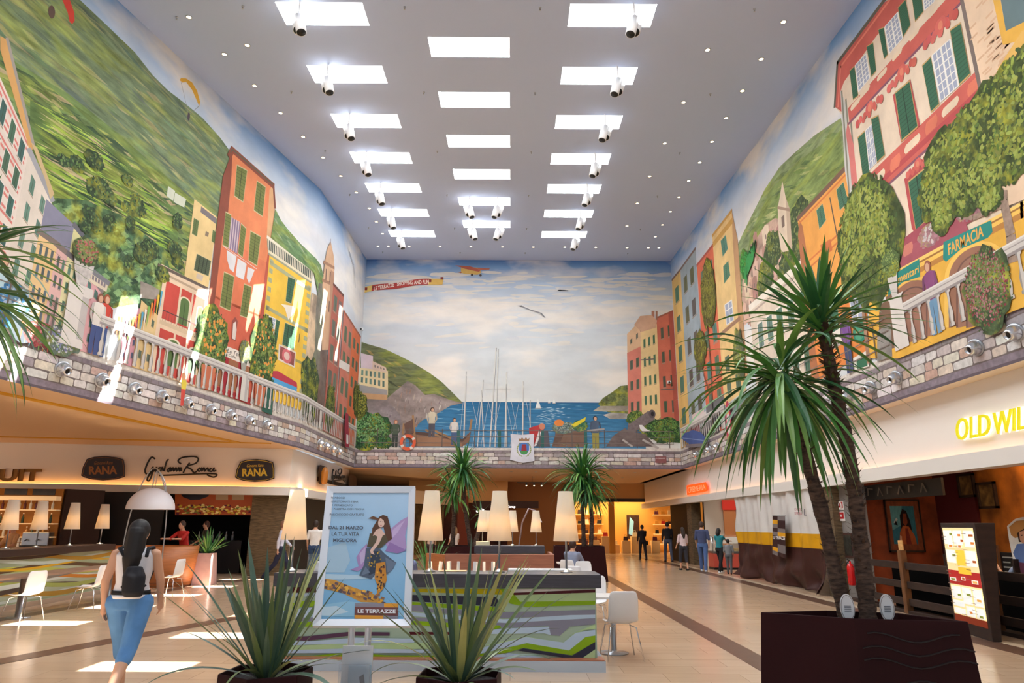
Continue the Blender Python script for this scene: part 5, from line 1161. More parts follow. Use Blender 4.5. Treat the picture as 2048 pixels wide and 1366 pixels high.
# small cameras at the wall corners
for (p, l) in ((Vector((XL+.06, 32.0, 10.6)), 'left'), (Vector((XR-.4, 32.4, 8.2)), 'right')):
    t = thing('security_camera', 'small white security camera at the %s corner of the end wall' % l, 'camera', p); MB().box(0, 0, 0, .16, .16, .12).build('housing', wmet, t); MB().ball((0, -.09, -.02), .05, 10).build('lens', black, t)
# ================================================================ signs on the fascias
NF = Vector((d_.y, -d_.x, 0)); FP = Vector((fa.x, fa.y, 0))+NF*.03
def onF(u, v, off=0): return onplane(u, v, FP+NF*off, NF)
def onR(u, v, off=0): return onx(u, v, 8.12-.03-off)
def onFF(u, v, off=0): return onx(u, v, -7.62+off)
def plaque(name, label, cat, pts, fn, th, m, parent=None):
    mb = MB(); a = [fn(*p, th) for p in pts]; b = [fn(*p, 0) for p in pts]; n = len(pts)
    mb.add(a+b, [tuple(range(n)), tuple(range(n, 2*n))[::-1]]+[(i, n+i, n+(i+1) % n, (i+1) % n) for i in range(n)])
    o = mb.build(name, m, parent)
    return tag(o, label, cat) if cat else o
navy = mat('dark_sign', (34, 24, 26), .35); gold = mat('gold_letters', (196, 158, 40), .4, emit=.15); goldd = mat('copper_letters', (160, 100, 50), .4, .3)
def rana(x0, x1, y0, y1, gm, label):
    w_ = x1-x0; h = y1-y0; X = lambda a: x0+a*w_; Y = lambda b: y0+b*h
    t = thing('shop_sign', label, 'sign', onF(X(.5), Y(.5)))
    body = [(X(0), Y(.8)), (X(.04), Y(.45)), (X(.13), Y(.12)), (X(.3), Y(.03)), (X(.55), Y(0)), (X(.8), Y(.05)), (X(.97), Y(.14)), (X(1), Y(.4)), (X(1), Y(.85)), (X(.8), Y(.96)), (X(.5), Y(1)), (X(.25), Y(.96)), (X(.08), Y(.88))]
    o = plaque('panel', None, None, body, onF, .1, navy, None); o.parent = t; o.location = -Vector(t.location)
    mb = MB(); text_on(mb, 'RANA', [onF(X(.18), Y(.76), .11), onF(X(.82), Y(.74), .11), onF(X(.82), Y(.4), .11), onF(X(.18), Y(.42), .11)], bold=.035)
    text_on(mb, 'Giovanni Rana', [onF(X(.3), Y(.36), .11), onF(X(.72), Y(.34), .11), onF(X(.72), Y(.2), .11), onF(X(.3), Y(.22), .11)], shear=.4)
    o = mb.build('lettering', gm, t); o.location = -Vector(t.location)
    o = MB(); 
    pts = [onF(X(.5)+(u-X(.5))*.93, Y(.5)+(v-Y(.5))*.9, .105) for u, v in body]; o.tube(pts+[pts[0]], .008, 4); q = o.build('border', gm, t); q.location = -Vector(t.location)
rana(162, 250, 912, 961, goldd, 'dark RANA plaque with copper letters on the left fascia'); rana(470, 549, 918, 964, gold, 'dark RANA plaque with gold letters near the fascia corner')
mb = MB(); text_on(mb, 'FRUIT', [onF(-62, 963, .06), onF(80, 962, .06), onF(84, 938, .06), onF(-58, 939, .06)], bold=.05, depth=-.04); tag(mb.build('shop_sign', mat('bronze_letters', (140, 94, 22), .4, .3)), 'bronze raised letters FRUIT at the left end of the fascia', 'sign')
def script(fn, box, label):
    """signature style lettering drawn as thick strokes"""
    x0, y0, x1, y1 = box; w_ = x1-x0; h = y1-y0; Q = lambda a, b: fn(x0+a*w_, y0+b*h, .05)
    S = [[(.14, .1), (.09, .03), (.03, .3), (0, .6), (.03, .72), (.08, .6), (.11, .42), (.1, .7), (.06, .98), (.03, .95), (.06, .75), (.16, .5)], [(.16, .42), (.15, .62), (.18, .58)], [(.2, .45), (.18, .6), (.21, .62), (.23, .48), (.2, .45)], [(.24, .42), (.26, .6), (.3, .2), (.33, .12)],
         [(.35, .45), (.31, .55), (.33, .62), (.36, .45), (.36, .6), (.39, .45), (.4, .6), (.43, .45), (.44, .6), (.47, .45), (.48, .6), (.5, .45), (.5, .6)], [(.62, .25), (.56, .5), (.53, .68)], [(.5, .3), (.46, .18), (.52, .04), (.68, 0), (.74, .1), (.7, .28), (.58, .4), (.64, .52), (.68, .66), (.72, .6)],
         [(.77, .45), (.73, .55), (.76, .6), (.79, .45), (.79, .6), (.82, .45), (.83, .6), (.87, .46), (.88, .6), (.92, .46), (.89, .58), (.93, .6), (.96, .46), (.95, .6), (.99, .56)], [(.2, .78), (.5, .74), (.9, .7), (1, .74), (.96, .84), (.9, .8), (.86, .74)]]
    mb = MB()
    for st in S:
        P_ = [Q(*p) for p in st]; out = []
        for i in range(len(P_)-1):
            a, b, c, d = P_[max(i-1, 0)], P_[i], P_[i+1], P_[min(i+2, len(P_)-1)]
            for k in range(4): t_ = k/4; out.append(.5*((2*b)+(c-a)*t_+(2*a-5*b+4*c-d)*t_*t_+(3*b-a-3*c+d)*t_**3))
        out.append(P_[-1]); mb.tube(out, .028 if w_ > 60 else .03, 6)
    tag(mb.build('shop_sign', black, None, True), label, 'sign')
script(onF, (290, 913, 434, 962), 'black handwritten style lettering on the left fascia between the two plaques')
script(onFF, (664, 938, 690, 968), 'black handwritten style lettering on the fascia beyond the corner')
for (x0, x1, y0, y1, lab, lit) in ((637, 655, 930, 968, 'dark shop plaque beyond the fascia corner, lit by a lamp', 1), (698, 713, 948, 975, 'dark shop plaque partly hidden at the far end of the fascia', 0)):
    plaque('shop_sign', lab, 'sign', [(x0, y1-2), (x0, y0+3), (x0+4, y0), (x1-2, y0+4), (x1, y0+8), (x1, y1-5), (x1-4, y1), (x0+4, y1+1)], onFF, .1, navy if lit else mat('sign_brown', (60, 40, 30), .4))
t = thing('wall_lantern', 'small glowing cage lantern in front of the dark plaque beyond the corner', 'lamp', onFF(648, 968, .25)); MB().lathe([(.09, 0), (.13, .1), (.14, .45), (.08, .62), (.02, .66)], 10).build('cage', mat('amber_glass', (150, 90, 30), .2, emit=.5), t, True); MB().tube([(0, 0, .1), (0, 0, .45)], .05, 8).build('flame_bulb', bulb_m, t)
# right fascia signs
yl = mat('yellow_green_neon', (206, 196, 20), .4, emit=.5); yb = mat('halo_white', (255, 250, 225), emit=1.1)
mb = MB(); mh = MB()
for w_, q in (('OLD', (1914, 882, 1982, 870, 1982, 826, 1914, 838)), ('WILD', (1988, 870, 2082, 852, 2082, 805, 1988, 826)), ('WEST', (2096, 850, 2200, 832, 2200, 782, 2096, 803))):
    Q = [onR(*q[i:i+2], .06) for i in (0, 2, 4, 6)]; text_on(mb, w_, Q, bold=-.012 if 0 else .0, depth=.03); c = sum(Q, Vector())/4; text_on(mh, w_, [p+(p-c)*.04+Vector((.035, 0, 0)) for p in Q], bold=.035)
t = thing('shop_sign', 'yellow green letters OLD WILD WEST high on the right fascia', 'sign'); mb.build('lettering', yl, t); mh.build('halo', yb, t)
plaque('shop_sign', 'small orange red illuminated sign low on the far right fascia', 'sign', [(1373, 971), (1412, 964), (1415, 982), (1374, 990)], onR, .1, mat('orange_sign', (250, 84, 20), .4, emit=.9))
mb = MB(); text_on(mb, 'CREMERIA', [onR(1376, 986, .11), onR(1411, 979, .11), onR(1410, 969, .11), onR(1375, 975, .11)]); tag(mb.build('sign_lettering', mat('sign_red', (255, 140, 100), emit=1.0)), 'pale lettering on the small orange red sign', 'sign')
# ================================================================ front counter
t = thing('bar_counter', 'striped bar counter with a dark slab top in the foreground', 'counter', (0, 0, 0))
MB().span(-2.86, 9.22, .1, 1.06, 9.7, .94).build('cabinet', mat('counter_side', (176, 190, 196), .4), t)
MB().span(-2.93, 9.12, .94, 1.12, 9.82, 1.1).build('slab', slab, t, bevel=.006)
MB().span(-2.9, 9.05, 0, 1.14, 9.8, .12).build('plinth', mat('plinth_metal', (190, 204, 220), .25, .6), t); MB().span(-2.9, 9.06, .12, 1.13, 9.3, .135).build('plinth_edge', mat('copper_edge', (176, 110, 80), .35), t)
fp = paint('counter_stripes', 3, .97, 1.03, rough=.25); mb = MB(); lay_ = [0]
def cs(col, *pts, k=(800, 1080, .2441)):
    lay_[0] += 1; P_ = [at(k[0]+x*k[2], k[1]+y*k[2], 9.215-.0006*lay_[0]) for x, y in pts]
    P_ = [Vector((min(max(p.x, -2.86), 1.06), p.y, min(max(p.z, .135), .94))) for p in P_]
    mb.poly(P_, 0, lin(col))
LIME, PB, SG, GM, NV, MR_, LG, OL_ = (140, 182, 30), (186, 210, 232), (168, 192, 172), (136, 138, 156), (54, 56, 74), (84, 26, 34), (182, 212, 160), (196, 184, 20)
mb.poly([(-2.86, 9.216, .135), (1.06, 9.216, .135), (1.06, 9.216, .94), (-2.86, 9.216, .94)], 0, lin(SG))
cs(OL_, (80, 400), (830, 400), (860, 450), (80, 425)); cs(NV, (60, 448), (790, 468), (830, 548), (60, 500)); cs(LIME, (60, 505), (830, 552), (870, 600), (60, 530)); cs(GM, (60, 530), (200, 535), (230, 560), (890, 590), (1600, 570), (1600, 615), (850, 640), (60, 580)); cs(PB, (60, 590), (850, 650), (1400, 615), (1600, 612), (1600, 645), (860, 685), (60, 620))
cs(GM, (60, 630), (860, 680), (1600, 640), (1600, 690), (1390, 710), (1310, 785), (1235, 780), (1215, 705), (870, 720), (60, 655)); cs(LIME, (60, 660), (820, 700), (830, 720), (700, 745), (60, 690)); cs(PB, (640, 755), (850, 725), (1220, 710), (1235, 780), (1180, 765), (760, 770)); cs(LIME, (820, 400), (895, 400), (985, 505), (1600, 498), (1600, 530), (1040, 550), (900, 520)); cs((226, 226, 226), (905, 402), (1600, 402), (1600, 408), (930, 432)); cs(MR_, (920, 432), (1600, 405), (1600, 430), (935, 452)); cs(LG, (940, 452), (1600, 430), (1600, 498), (985, 505))
cs(LG, (700, 860), (1035, 790), (1340, 840), (1430, 760), (1600, 690), (1600, 730), (1500, 740), (1380, 890), (1040, 850)); cs(PB, (640, 890), (1035, 795), (1340, 840), (1440, 760), (1600, 735), (1600, 790), (1520, 800), (1385, 905), (1040, 845), (640, 935)); cs(LIME, (560, 960), (1040, 845), (1385, 905), (1520, 795), (1600, 782), (1600, 835), (1410, 945), (1010, 885), (960, 900), (870, 925), (600, 985)); cs(NV, (960, 905), (1010, 888), (1410, 948), (1600, 835), (1600, 900), (1510, 985), (1330, 985), (960, 905)); cs(PB, (680, 990), (890, 925), (1180, 985)); cs(LG, (1500, 985), (1600, 895), (1600, 985))
K5 = (380, 1100, .1948)
cs(MR_, (1040, 380), (1640, 390), (1640, 430), (1000, 440), k=K5); cs(PB, (1000, 445), (1640, 435), (1640, 470), (1000, 480), k=K5); cs(LIME, (980, 560), (1180, 520), (1640, 530), (1640, 560), (1100, 590), (960, 620), k=K5); cs(PB, (960, 620), (1250, 590), (1640, 590), (1640, 680), (950, 700), k=K5); cs(GM, (950, 700), (1640, 680), (1640, 720), (950, 735), k=K5); cs(LIME, (950, 745), (1640, 730), (1640, 780), (1100, 790), (950, 790), k=K5); cs((90, 60, 84), (950, 890), (1200, 885), (1640, 840), (2050, 845), (2050, 880), (1640, 880), (1220, 930), (950, 925), k=K5); cs(MR_, (2250, 840), (3000, 845), (3000, 870), (2260, 870), k=K5)
cs(PB, (950, 940), (1250, 935), (1700, 900), (2300, 910), (2300, 950), (1640, 960), (950, 980), k=K5); cs(LG, (950, 985), (1640, 960), (2900, 950), (2900, 1010), (950, 1030), k=K5); cs(LIME, (950, 1085), (1250, 1085), (1640, 1050), (2000, 1080), (2900, 1085), (2900, 1120), (950, 1125), k=K5); cs(PB, (950, 1030), (1640, 1010), (2900, 1030), (2900, 1055), (950, 1060), k=K5)
mb.build('striped_front', fp, t)
MB().span(-2.7, 9.75, 1.12, -2.0, 9.77, 1.3).build('glass_screen', mat('clear_glass', (230, 240, 240), .02, trans=.95), t)
for i, (u, lab) in enumerate(((582, 'left of the poster stand'), (859, 'right of the poster stand'), (998, 'in the middle of the counter'), (1133, 'near the right end of the counter'))):
    p = at(u, 1148, 9.45)
    if i == 0: lamp = make_lamp('white conical table lamp on the striped counter, '+lab, 1.02, .63); lamp.location = (p.x, 9.45, 1.1)
    else: dup(lamp, (p.x, 9.45, 1.1), 0, 'white conical table lamp on the striped counter, '+lab)
def box_thing(name, label, cat, x, y, z, sx, sy, sz, m, rz=0, group=None, bevel=.008):
    o = MB().box(0, 0, sz/2, sx, sy, sz).build(name, m, bevel=bevel); o.location = (x, y, z); o.rotation_euler = (0, 0, rz); return tag(o, label, cat, group)
box_thing('menu_box', 'white box on the left end of the striped counter', 'box', -2.3, 9.5, 1.1, .42, .2, .12, white)
box_thing('table_top_tray', 'long white tray behind the striped counter on the right', 'tray', .62, 10.4, .99, .5, .3, .1, white); box_thing('table_top_tray', 'white tray behind the striped counter left of the long one', 'tray', .17, 10.4, .99, .42, .3, .1, white)
for x, y, z, a, b, c in ((.17, 10.4, 0, .3, .25, .99), (.62, 10.4, 0, .4, .25, .99)): box_thing('tray_stand', 'grey stand under the white tray behind the counter', 'stand', x, y, z, a, b, c, mat('grey_laminate', (150, 150, 156)), group='stands under the trays')
for k in range(7):
    o = MB().box(0, 0, .06, .03, .05, .12, 0).build('menu_card', white); o.location = (-1.05+k*.12+(.1 if k > 3 else 0), 9.66, 1.1); o.rotation_euler = (0, random.uniform(-.5, .5)*.3, random.uniform(0, 1)); tag(o, 'small white folded card standing on the counter top', 'card', 'small white cards on the counter')
box_thing('serving_board', 'pale wooden board on the counter near the left lamp', 'board', -.75, 9.62, 1.1, .35, .2, .012, mat('pale_wood', (200, 170, 130)))
# poster stand
bl, br, tr, tl = at(626, 1254, 5.0), at(822, 1254, 5.0), at(831, 975, 5.5), at(655, 975, 5.5)
NP_ = (br-bl).cross(tl-bl).normalized(); NP_ = -NP_ if NP_.y > 0 else NP_
def pq(u, v, off): return onplane(u, v, bl+NP_*off, NP_)
t = thing('poster_stand', 'leaning advertising poster stand with silver frame in front of the counter', 'poster stand', (0, 0, 0))
c = (bl+br+tr+tl)/4
def shrink(q, k): return [c+(p-c)*k for p in q]
q = [bl, br, tr, tl]; ex = (br-bl).normalized(); ey = (tl-bl).normalized()
alu = mat('silver_frame', (226, 230, 238), .3, .2)
mb = MB(); fw = .05; IN = [bl+ex*fw+ey*fw, br-ex*fw+ey*fw, tr-ex*fw-ey*fw, tl+ex*fw-ey*fw]
for i in range(4):
    a, b, c2, d2 = q[i], q[(i+1) % 4], IN[(i+1) % 4], IN[i]; n = NP_*.02; mb.add([a+n, b+n, c2+n*.4, d2+n*.4, a-n, b-n, c2-n, d2-n], [(0, 1, 2, 3), (7, 6, 5, 4), (0, 4, 5, 1), (1, 5, 6, 2), (2, 6, 7, 3), (3, 7, 4, 0)])
mb.build('frame', alu, t); MB().poly([p-NP_*.012 for p in q]).build('back_panel', alu, t)
pm = paint('poster_print', 3, .97, 1.03, rough=.3); mb = MB(); L0 = [0]
def PO(col, *pts, k=(600, 950, .30445)):
    L0[0] += 1; mb.poly([pq(k[0]+x*k[2], k[1]+y*k[2], .001+.00004*L0[0]) for x, y in pts], 0, lin(col))
mb.poly([p for p in IN], 0, [lin((122, 178, 216)), lin((122, 178, 216)), lin((178, 208, 236)), lin((172, 204, 232))])
PO((150, 196, 224), (112, 860), (300, 830), (660, 850), (700, 880), (690, 930), (110, 930)); PO((196, 218, 232), (118, 870), (240, 860), (320, 900), (200, 925), (112, 920)); PO((172, 200, 220), (170, 480), (300, 440), (330, 560), (290, 640), (150, 640)); PO((186, 212, 230), (140, 650), (560, 660), (560, 680), (140, 690))
def OV(col, cx, cy, rx, ry, rot=0, n=14): PO(col, *[(cx+rx*math.cos(t_)*math.cos(rot)-ry*math.sin(t_)*math.sin(rot), cy+rx*math.cos(t_)*math.sin(rot)+ry*math.sin(t_)*math.cos(rot)) for t_ in [2*PI*i/n for i in range(n)]])
# road of patchwork
PO((206, 150, 70), (125, 675), (230, 690), (340, 735), (480, 780), (560, 840), (400, 835), (280, 775), (125, 740))
rc = random.Random(3)
for k in range(58):
    x = 130+k*7.2; yc = 708+(x-125)*.27+rc.uniform(-28, 24); OC = rc.choice([(110, 90, 96), (150, 110, 80), (226, 164, 60), (96, 84, 90), (190, 130, 70), (236, 180, 80)])
    PO(OC, (x, yc-8), (x+22, yc-3), (x+20, yc+13), (x-3, yc+7))
# wings, scarf
PO((176, 150, 196), (600, 350), (660, 300), (715, 270), (705, 330), (690, 400), (700, 480), (660, 510), (590, 500), (560, 450)); PO((200, 176, 214), (610, 360), (690, 295), (640, 380), (600, 420)); PO((150, 120, 176), (590, 440), (650, 470), (700, 495), (640, 515), (560, 500)); PO((170, 140, 190), (440, 450), (400, 490), (370, 540), (385, 600), (330, 622), (300, 615), (380, 632), (430, 600), (440, 520)); PO((196, 176, 210), (430, 470), (390, 520), (400, 590), (425, 560))
# skirt, leg, bodice, arms, hair
PO((88, 100, 118), (435, 480), (510, 470), (560, 520), (632, 575), (610, 620), (570, 655), (520, 620), (470, 684), (388, 660), (420, 590)); PO((62, 70, 86), (470, 500), (520, 500), (540, 620), (500, 640), (450, 660)); PO((112, 126, 146), (560, 540), (630, 578), (600, 630), (575, 640)); PO((112, 126, 146), (430, 600), (460, 640), (400, 662))
for k in range(26): OV(rc.choice([(170, 140, 60), (120, 110, 80), (196, 160, 70)]), 470+rc.uniform(-25, 70), 560+rc.uniform(-60, 60), 5, 6, n=6)
PO((206, 140, 60), (500, 580), (560, 570), (565, 640), (570, 690), (545, 750), (505, 790), (508, 720), (490, 680)); 
for k in range(30): OV(rc.choice([(70, 60, 66), (236, 180, 70), (120, 70, 50)]), 532+rc.uniform(-26, 26), 670+rc.uniform(-80, 90)*.9, 7, 8, rc.random(), 5)
PO((92, 84, 66), (458, 385), (500, 380), (560, 380), (585, 430), (530, 480), (440, 470), (450, 430)); PO((222, 186, 170), (505, 330), (530, 350), (560, 390), (520, 410), (490, 395), (500, 360)); PO((226, 190, 174), (515, 380), (545, 395), (520, 450), (480, 500), (490, 525), (465, 515), (460, 495), (500, 440)); PO((222, 186, 170), (470, 380), (500, 350), (510, 380), (480, 400))
PO((96, 66, 52), (520, 275), (545, 262), (575, 272), (588, 320), (600, 380), (605, 420), (580, 435), (560, 390), (548, 340), (500, 360), (470, 410), (475, 350), (505, 300)); OV((226, 192, 176), 535, 312, 22, 32, .2); PO((110, 78, 60), (520, 285), (480, 270), (445, 285), (490, 292), (520, 300)); PO((96, 66, 52), (525, 278), (560, 270), (575, 330), (560, 340), (550, 300))
OV((60, 40, 40), 528, 306, 4, 2); OV((60, 40, 40), 544, 308, 4, 2); OV((170, 70, 70), 532, 330, 5, 2.4)
PO((146, 140, 150), (362, 840), (552, 842), (552, 868), (360, 866)); PO((226, 158, 60), (552, 842), (646, 844), (645, 870), (552, 868)); PO((122, 76, 74), (360, 866), (645, 870), (643, 925), (358, 920)); PO((226, 158, 60), (358, 920), (548, 924), (546, 948), (358, 944)); PO((140, 138, 150), (548, 924), (643, 926), (641, 952), (546, 948))
mb.build('poster', pm, t, local=None)
mb = MB(); mw = MB(); K = lambda x, y: pq(600+x*.30445, 950+y*.30445, .014)
def PT(s_, x0, x1, y, h, m_=None, bold=.0, **k):
    text_on(m_ or mb, s_, [K(x0, y), K(x1, y+2), K(x1+1, y-h+2), K(x0+1, y-h)], bold=bold, **k)
PT('90 NEGOZI', 204, 294, 155, 13, bold=.01); PT('10 RISTORANTI E BAR', 206, 383, 180, 12, bold=.01); PT('1 IPERMERCATO', 212, 345, 204, 12, bold=.01); PT('1 PALESTRA CON PISCINA', 210, 424, 229, 12, bold=.01); PT('PARCHEGGIO GRATUITO', 195, 422, 266, 14, bold=.02)
PT('DAL 21 MARZO', 188, 415, 356, 22, bold=.03); PT('LA TUA VITA', 208, 388, 398, 24, bold=.02); PT('MIGLIORA', 217, 372, 440, 24, bold=.02); PT('LE TERRAZZE', 378, 628, 906, 24, mw, bold=.03)
mb.build('lettering', mat('slate_text', (70, 76, 92)), t); mw.build('white_lettering', mat('white_text', (240, 240, 244)), t)
for u in (704, 737):
    a = pq(u, 1252, -.03); MB().tube([a, Vector((a.x, a.y+.02, .02))], .022, 10).build('post', alu, t)
MB().box(-1.14, 5.02, .012, .55, .4, .024).build('base', alu, t, bevel=.006)
a = at(683, 1366, 4.93); w_ = .24; t2 = thing('leaflet_holder', 'clear leaflet pocket hanging on the posts of the poster stand', 'holder')
x0, x1 = at(684, 1330, 4.95).x, at(745, 1330, 4.95).x; z1 = at(715, 1291, 4.95).z
MB().span(x0, 4.94, z1-.42, x1, 4.955, z1).build('back', mat('frosted_acrylic', (226, 228, 232), .2), t2); MB().span(x0, 4.86, z1-.42, x1, 4.868, z1-.1).build('front', mat('clear_acrylic', (235, 240, 245), .05, trans=.9), t2); MB().span(x0, 4.868, z1-.42, x1, 4.94, z1-.41).build('floor_plate', mat('frosted_acrylic', (226, 228, 232), .2), t2)
o = MB(); X0 = x0+.055; o.span(X0, 4.9, z1-.4, X0+.145, 4.905, z1-.11); o = tag(o.build('leaflet', mat('leaflet_blue', (186, 206, 222), .5)), 'pale blue leaflet standing in the clear pocket', 'leaflet')
mb = MB(); mb.add([(X0+.07, 4.899, z1-.18), (X0+.1, 4.899, z1-.16), (X0+.11, 4.899, z1-.22), (X0+.12, 4.899, z1-.3), (X0+.06, 4.899, z1-.28), (X0+.08, 4.899, z1-.22)], [(0, 1, 2, 3, 4, 5)]); mb.build('printed_figure', mat('slate_text', (70, 76, 92)), o)
# ================================================================ palms and planters
R5 = random.Random(11)
# big planter in the right foreground
zt = 1.05
Cn = [onz(1521, 1224, zt), onz(1650, 1220.5, zt), onz(1800, 1226, zt), onz(1936, 1243, zt), onz(1708, 1237, zt)]
ctr = Vector((sum(p.x for p in Cn)/5, sum(p.y for p in Cn)/5))
sq = [(p.x-ctr.x, p.y-ctr.y) for p in (Cn[0], Cn[4], Cn[3], Cn[2], Cn[1])]
t = thing('planter', 'large dark brown polygonal planter in the right foreground', 'planter', (ctr.x, ctr.y, 0))
k_ = .9; sqb = [(x/k_*1.0, y/k_) for x, y in sq]
hexpot(t, planter_m, zt, 1, k_, sq=[(x/1, y/1) for x, y in sqb], depth=.1)
# wavy relief lines on its front faces
gr = MB()
for zz, am, a0, a1 in ((.93, .03, .1, .9), (.84, .03, .05, 1), (.76, .03, .05, 1), (.62, -.03, .05, .8), (.5, .02, .05, 1)):
    P5, P4 = Vector(sqb[1]), Vector(sqb[2]); pts = []
    for i in range(13):
        a = a0+(a1-a0)*i/12; s_ = 1-(1-k_)*zz/zt; p = (P5*(1-a)+P4*a)*s_; n = Vector((P4.y-P5.y, -(P4.x-P5.x))).normalized(); p += n*.003; pts.append((p.x, p.y, zz+am*math.sin(a*9)))
    gr.tube(pts, .006, 5)
gr.build('relief_lines', mat('relief_dark', (26, 12, 14), .5), t)
for u, v, hh, lab in ((1697, 1237, .14, 'left'), (1777, 1240, .17, 'right')):
    p = at(u, v, 5.66); o = MB(); w_ = .055; o.poly([(w_*math.cos(a), 0, .1+(hh-.06)*0+.1*math.sin(a)) for a in np.linspace(0, 2*PI, 20)[:-1]]); 
    pt_ = [(w_*math.cos(a), .1+.1*math.sin(a)) for a in np.linspace(0, 2*PI, 21)[:-1]]
    mb = MB(); mb.add([(x, -.004, z) for x, z in pt_]+[(x, .004, z) for x, z in pt_], [tuple(range(20)), tuple(range(20, 40))[::-1]]+[(i, 20+i, 20+(i+1) % 20, (i+1) % 20) for i in range(20)])
    t3 = thing('plant_label', 'white oval plant label in the big planter, %s one' % lab, 'label', (p.x, 5.66, 1.0)); mb.build('plate', wmet, t3); mb = MB(); mb.tube([(x*.9, -.006, .1+(z-.1)*.9) for x, z in pt_+pt_[:1]], .0015, 4); mb.build('border_line', mat('label_brown', (110, 80, 70)), t3)
    mb = MB(); mb.tube([(0, 0, -.06), (0, 0, .02)], .004, 6); [mb.box(0, -.006, .1-.012*i, .05, .002, .004) for i in range(-1, 3)]; mb.build('stake_and_lines', mat('slate_text', (70, 76, 92)), t3)
def pl(pts, Y): return [at(u, v, Y) for u, v in pts]
def tall_palm(label, pts, crowns, r0=.07, r1=.05, husks=90, mid=None, seed=1):
    b = pts[0]; t = thing('dracaena_palm', label, 'palm', b); rr = random.Random(seed)
    pts = [p-b for p in pts]; pts[0].z = -.0
    palm(t, pts, r0, r1, [(c-b, *r) for c, *r in crowns], husks, rr); return t
L = pl([(1694, 1240), (1672, 1150), (1640, 1010), (1608, 900), (1592, 840), (1566, 760)], 5.85); L[0].z = .95
tall_palm('palm in the big planter with drooping leaves, leaning left', L, [(L[-1]+Vector((-.02, 0, .0)), 66, 1.12, .034, (-1.1, -.1), 1.5), (L[-1]+Vector((0, 0, .05)), 34, .95, .03, (-.1, .9), 1.7)], .062, .045, 200, seed=4)
mb = MB()
for du, dv, ln, dr in ((-1, .12, .82, .45), (-1, -.02, .9, .7), (-.9, .25, .7, .5), (-1, .3, .75, .9), (-.7, .5, .7, 1.6), (-.8, .4, .9, 2.2), (.3, .9, .5, .4), (.6, .9, .55, 1.2)):
    ribbon(mb, L[-1]-L[0]+Vector((0, 0, .03)), (du, R5.uniform(-.4, .2), dv), ln*1.12, .03, dr, 10, 2 if dv > .2 else 0)
o = mb.build('long_leaves', leafG, None); o.parent = [x for x in C.objects if x.name.startswith('dracaena_palm')][-1]
L = pl([(1737, 1244), (1728, 1150), (1718, 1050), (1706, 960), (1688, 860), (1668, 770), (1654, 700), (1643, 640)], 5.75); L[0].z = .95
t = tall_palm('taller palm in the big planter with upright spiky crown', L, [(L[-1], 60, .74, .03, (.1, 1.4), .6), (L[-1]+Vector((0, 0, -.04)), 30, .86, .026, (-.35, .5), .9)], .066, .042, 260, seed=8)
mb = MB(); mb.tube([p-L[0] for p in (L[-1], L[-2], L[-2].lerp(L[-3], .7))], [.07, .062, .055], 10); h = MB()
for k in range(150):
    a = R5.uniform(0, 6.28); q = L[-1].lerp(L[-3], R5.random())-L[0]; ribbon(h, q+Vector((math.cos(a)*.045, math.sin(a)*.045, 0)), (math.cos(a), math.sin(a), .7), .06, .012, 1.5, 3, R5.choice((0, 1)), fold=0)
h.build('leaf_stumps', [husk, mat('stump_green', (86, 110, 50), .7)], t)['kind'] = 'stuff'
# palms beside the far planters
def far_planter(x, y, label, r=.8):
    t = thing('planter', label, 'planter', (x, y, 0)); hexpot(t, planter_m, 1.05, r, r*.9, rot=.5, n=6); return t
far_planter(2.15, 23.2, 'dark brown planter with palms, right of the lounge', 1.0); far_planter(-1.75, 22.4, 'dark brown planter with palms, behind the wooden bench wall', 1.0)
for (px_, Y, lab, n1, ln, sd) in (([(1168, 1094), (1166, 1040), (1164, 955)], 23.2, 'full crowned palm in the far right planter', 110, 1.15, 21), ([(1182, 1094), (1184, 1040), (1180, 985)], 23.0, 'shorter palm behind the full crowned one in the far right planter', 40, .9, 22), ([(942, 1096), (930, 1020), (926, 942)], 22.4, 'taller palm in the far left planter', 80, 1.0, 23), ([(905, 1096), (908, 1030), (906, 985)], 22.6, 'shorter palm in the far left planter', 36, .85, 24), ([(948, 1096), (958, 1060), (962, 1030)], 22.0, 'young palm with bare stem in the far left planter', 10, .35, 25)):
    L = pl(px_, Y); L[0].z = 1.0
    tall_palm(lab, L, [(L[-1], int(n1*1.6), ln*1.15, .042, (-1.0, 1.35), 1.3)], .075, .05, 40, seed=sd)
# palm at the left edge, its crown hanging into the picture
L = [Vector((-4.6, 5.3, .62)), Vector((-4.55, 5.3, 1.8)), Vector((-4.45, 5.3, 3.0)), Vector((-4.35, 5.25, 3.45))]
tall_palm('palm at the left edge of the picture with leaves arching in', L, [(L[-1], 64, 1.1, .028, (-.9, .3), 1.5), (L[-1]+Vector((0, 0, .35)), 40, 1.05, .026, (-.3, .7), 1.1)], .08, .05, 60, seed=31)
t = thing('planter', 'dark brown planter under the palm at the left edge', 'planter', (-4.6, 5.3, 0)); hexpot(t, planter_m, .7, .5, .45)
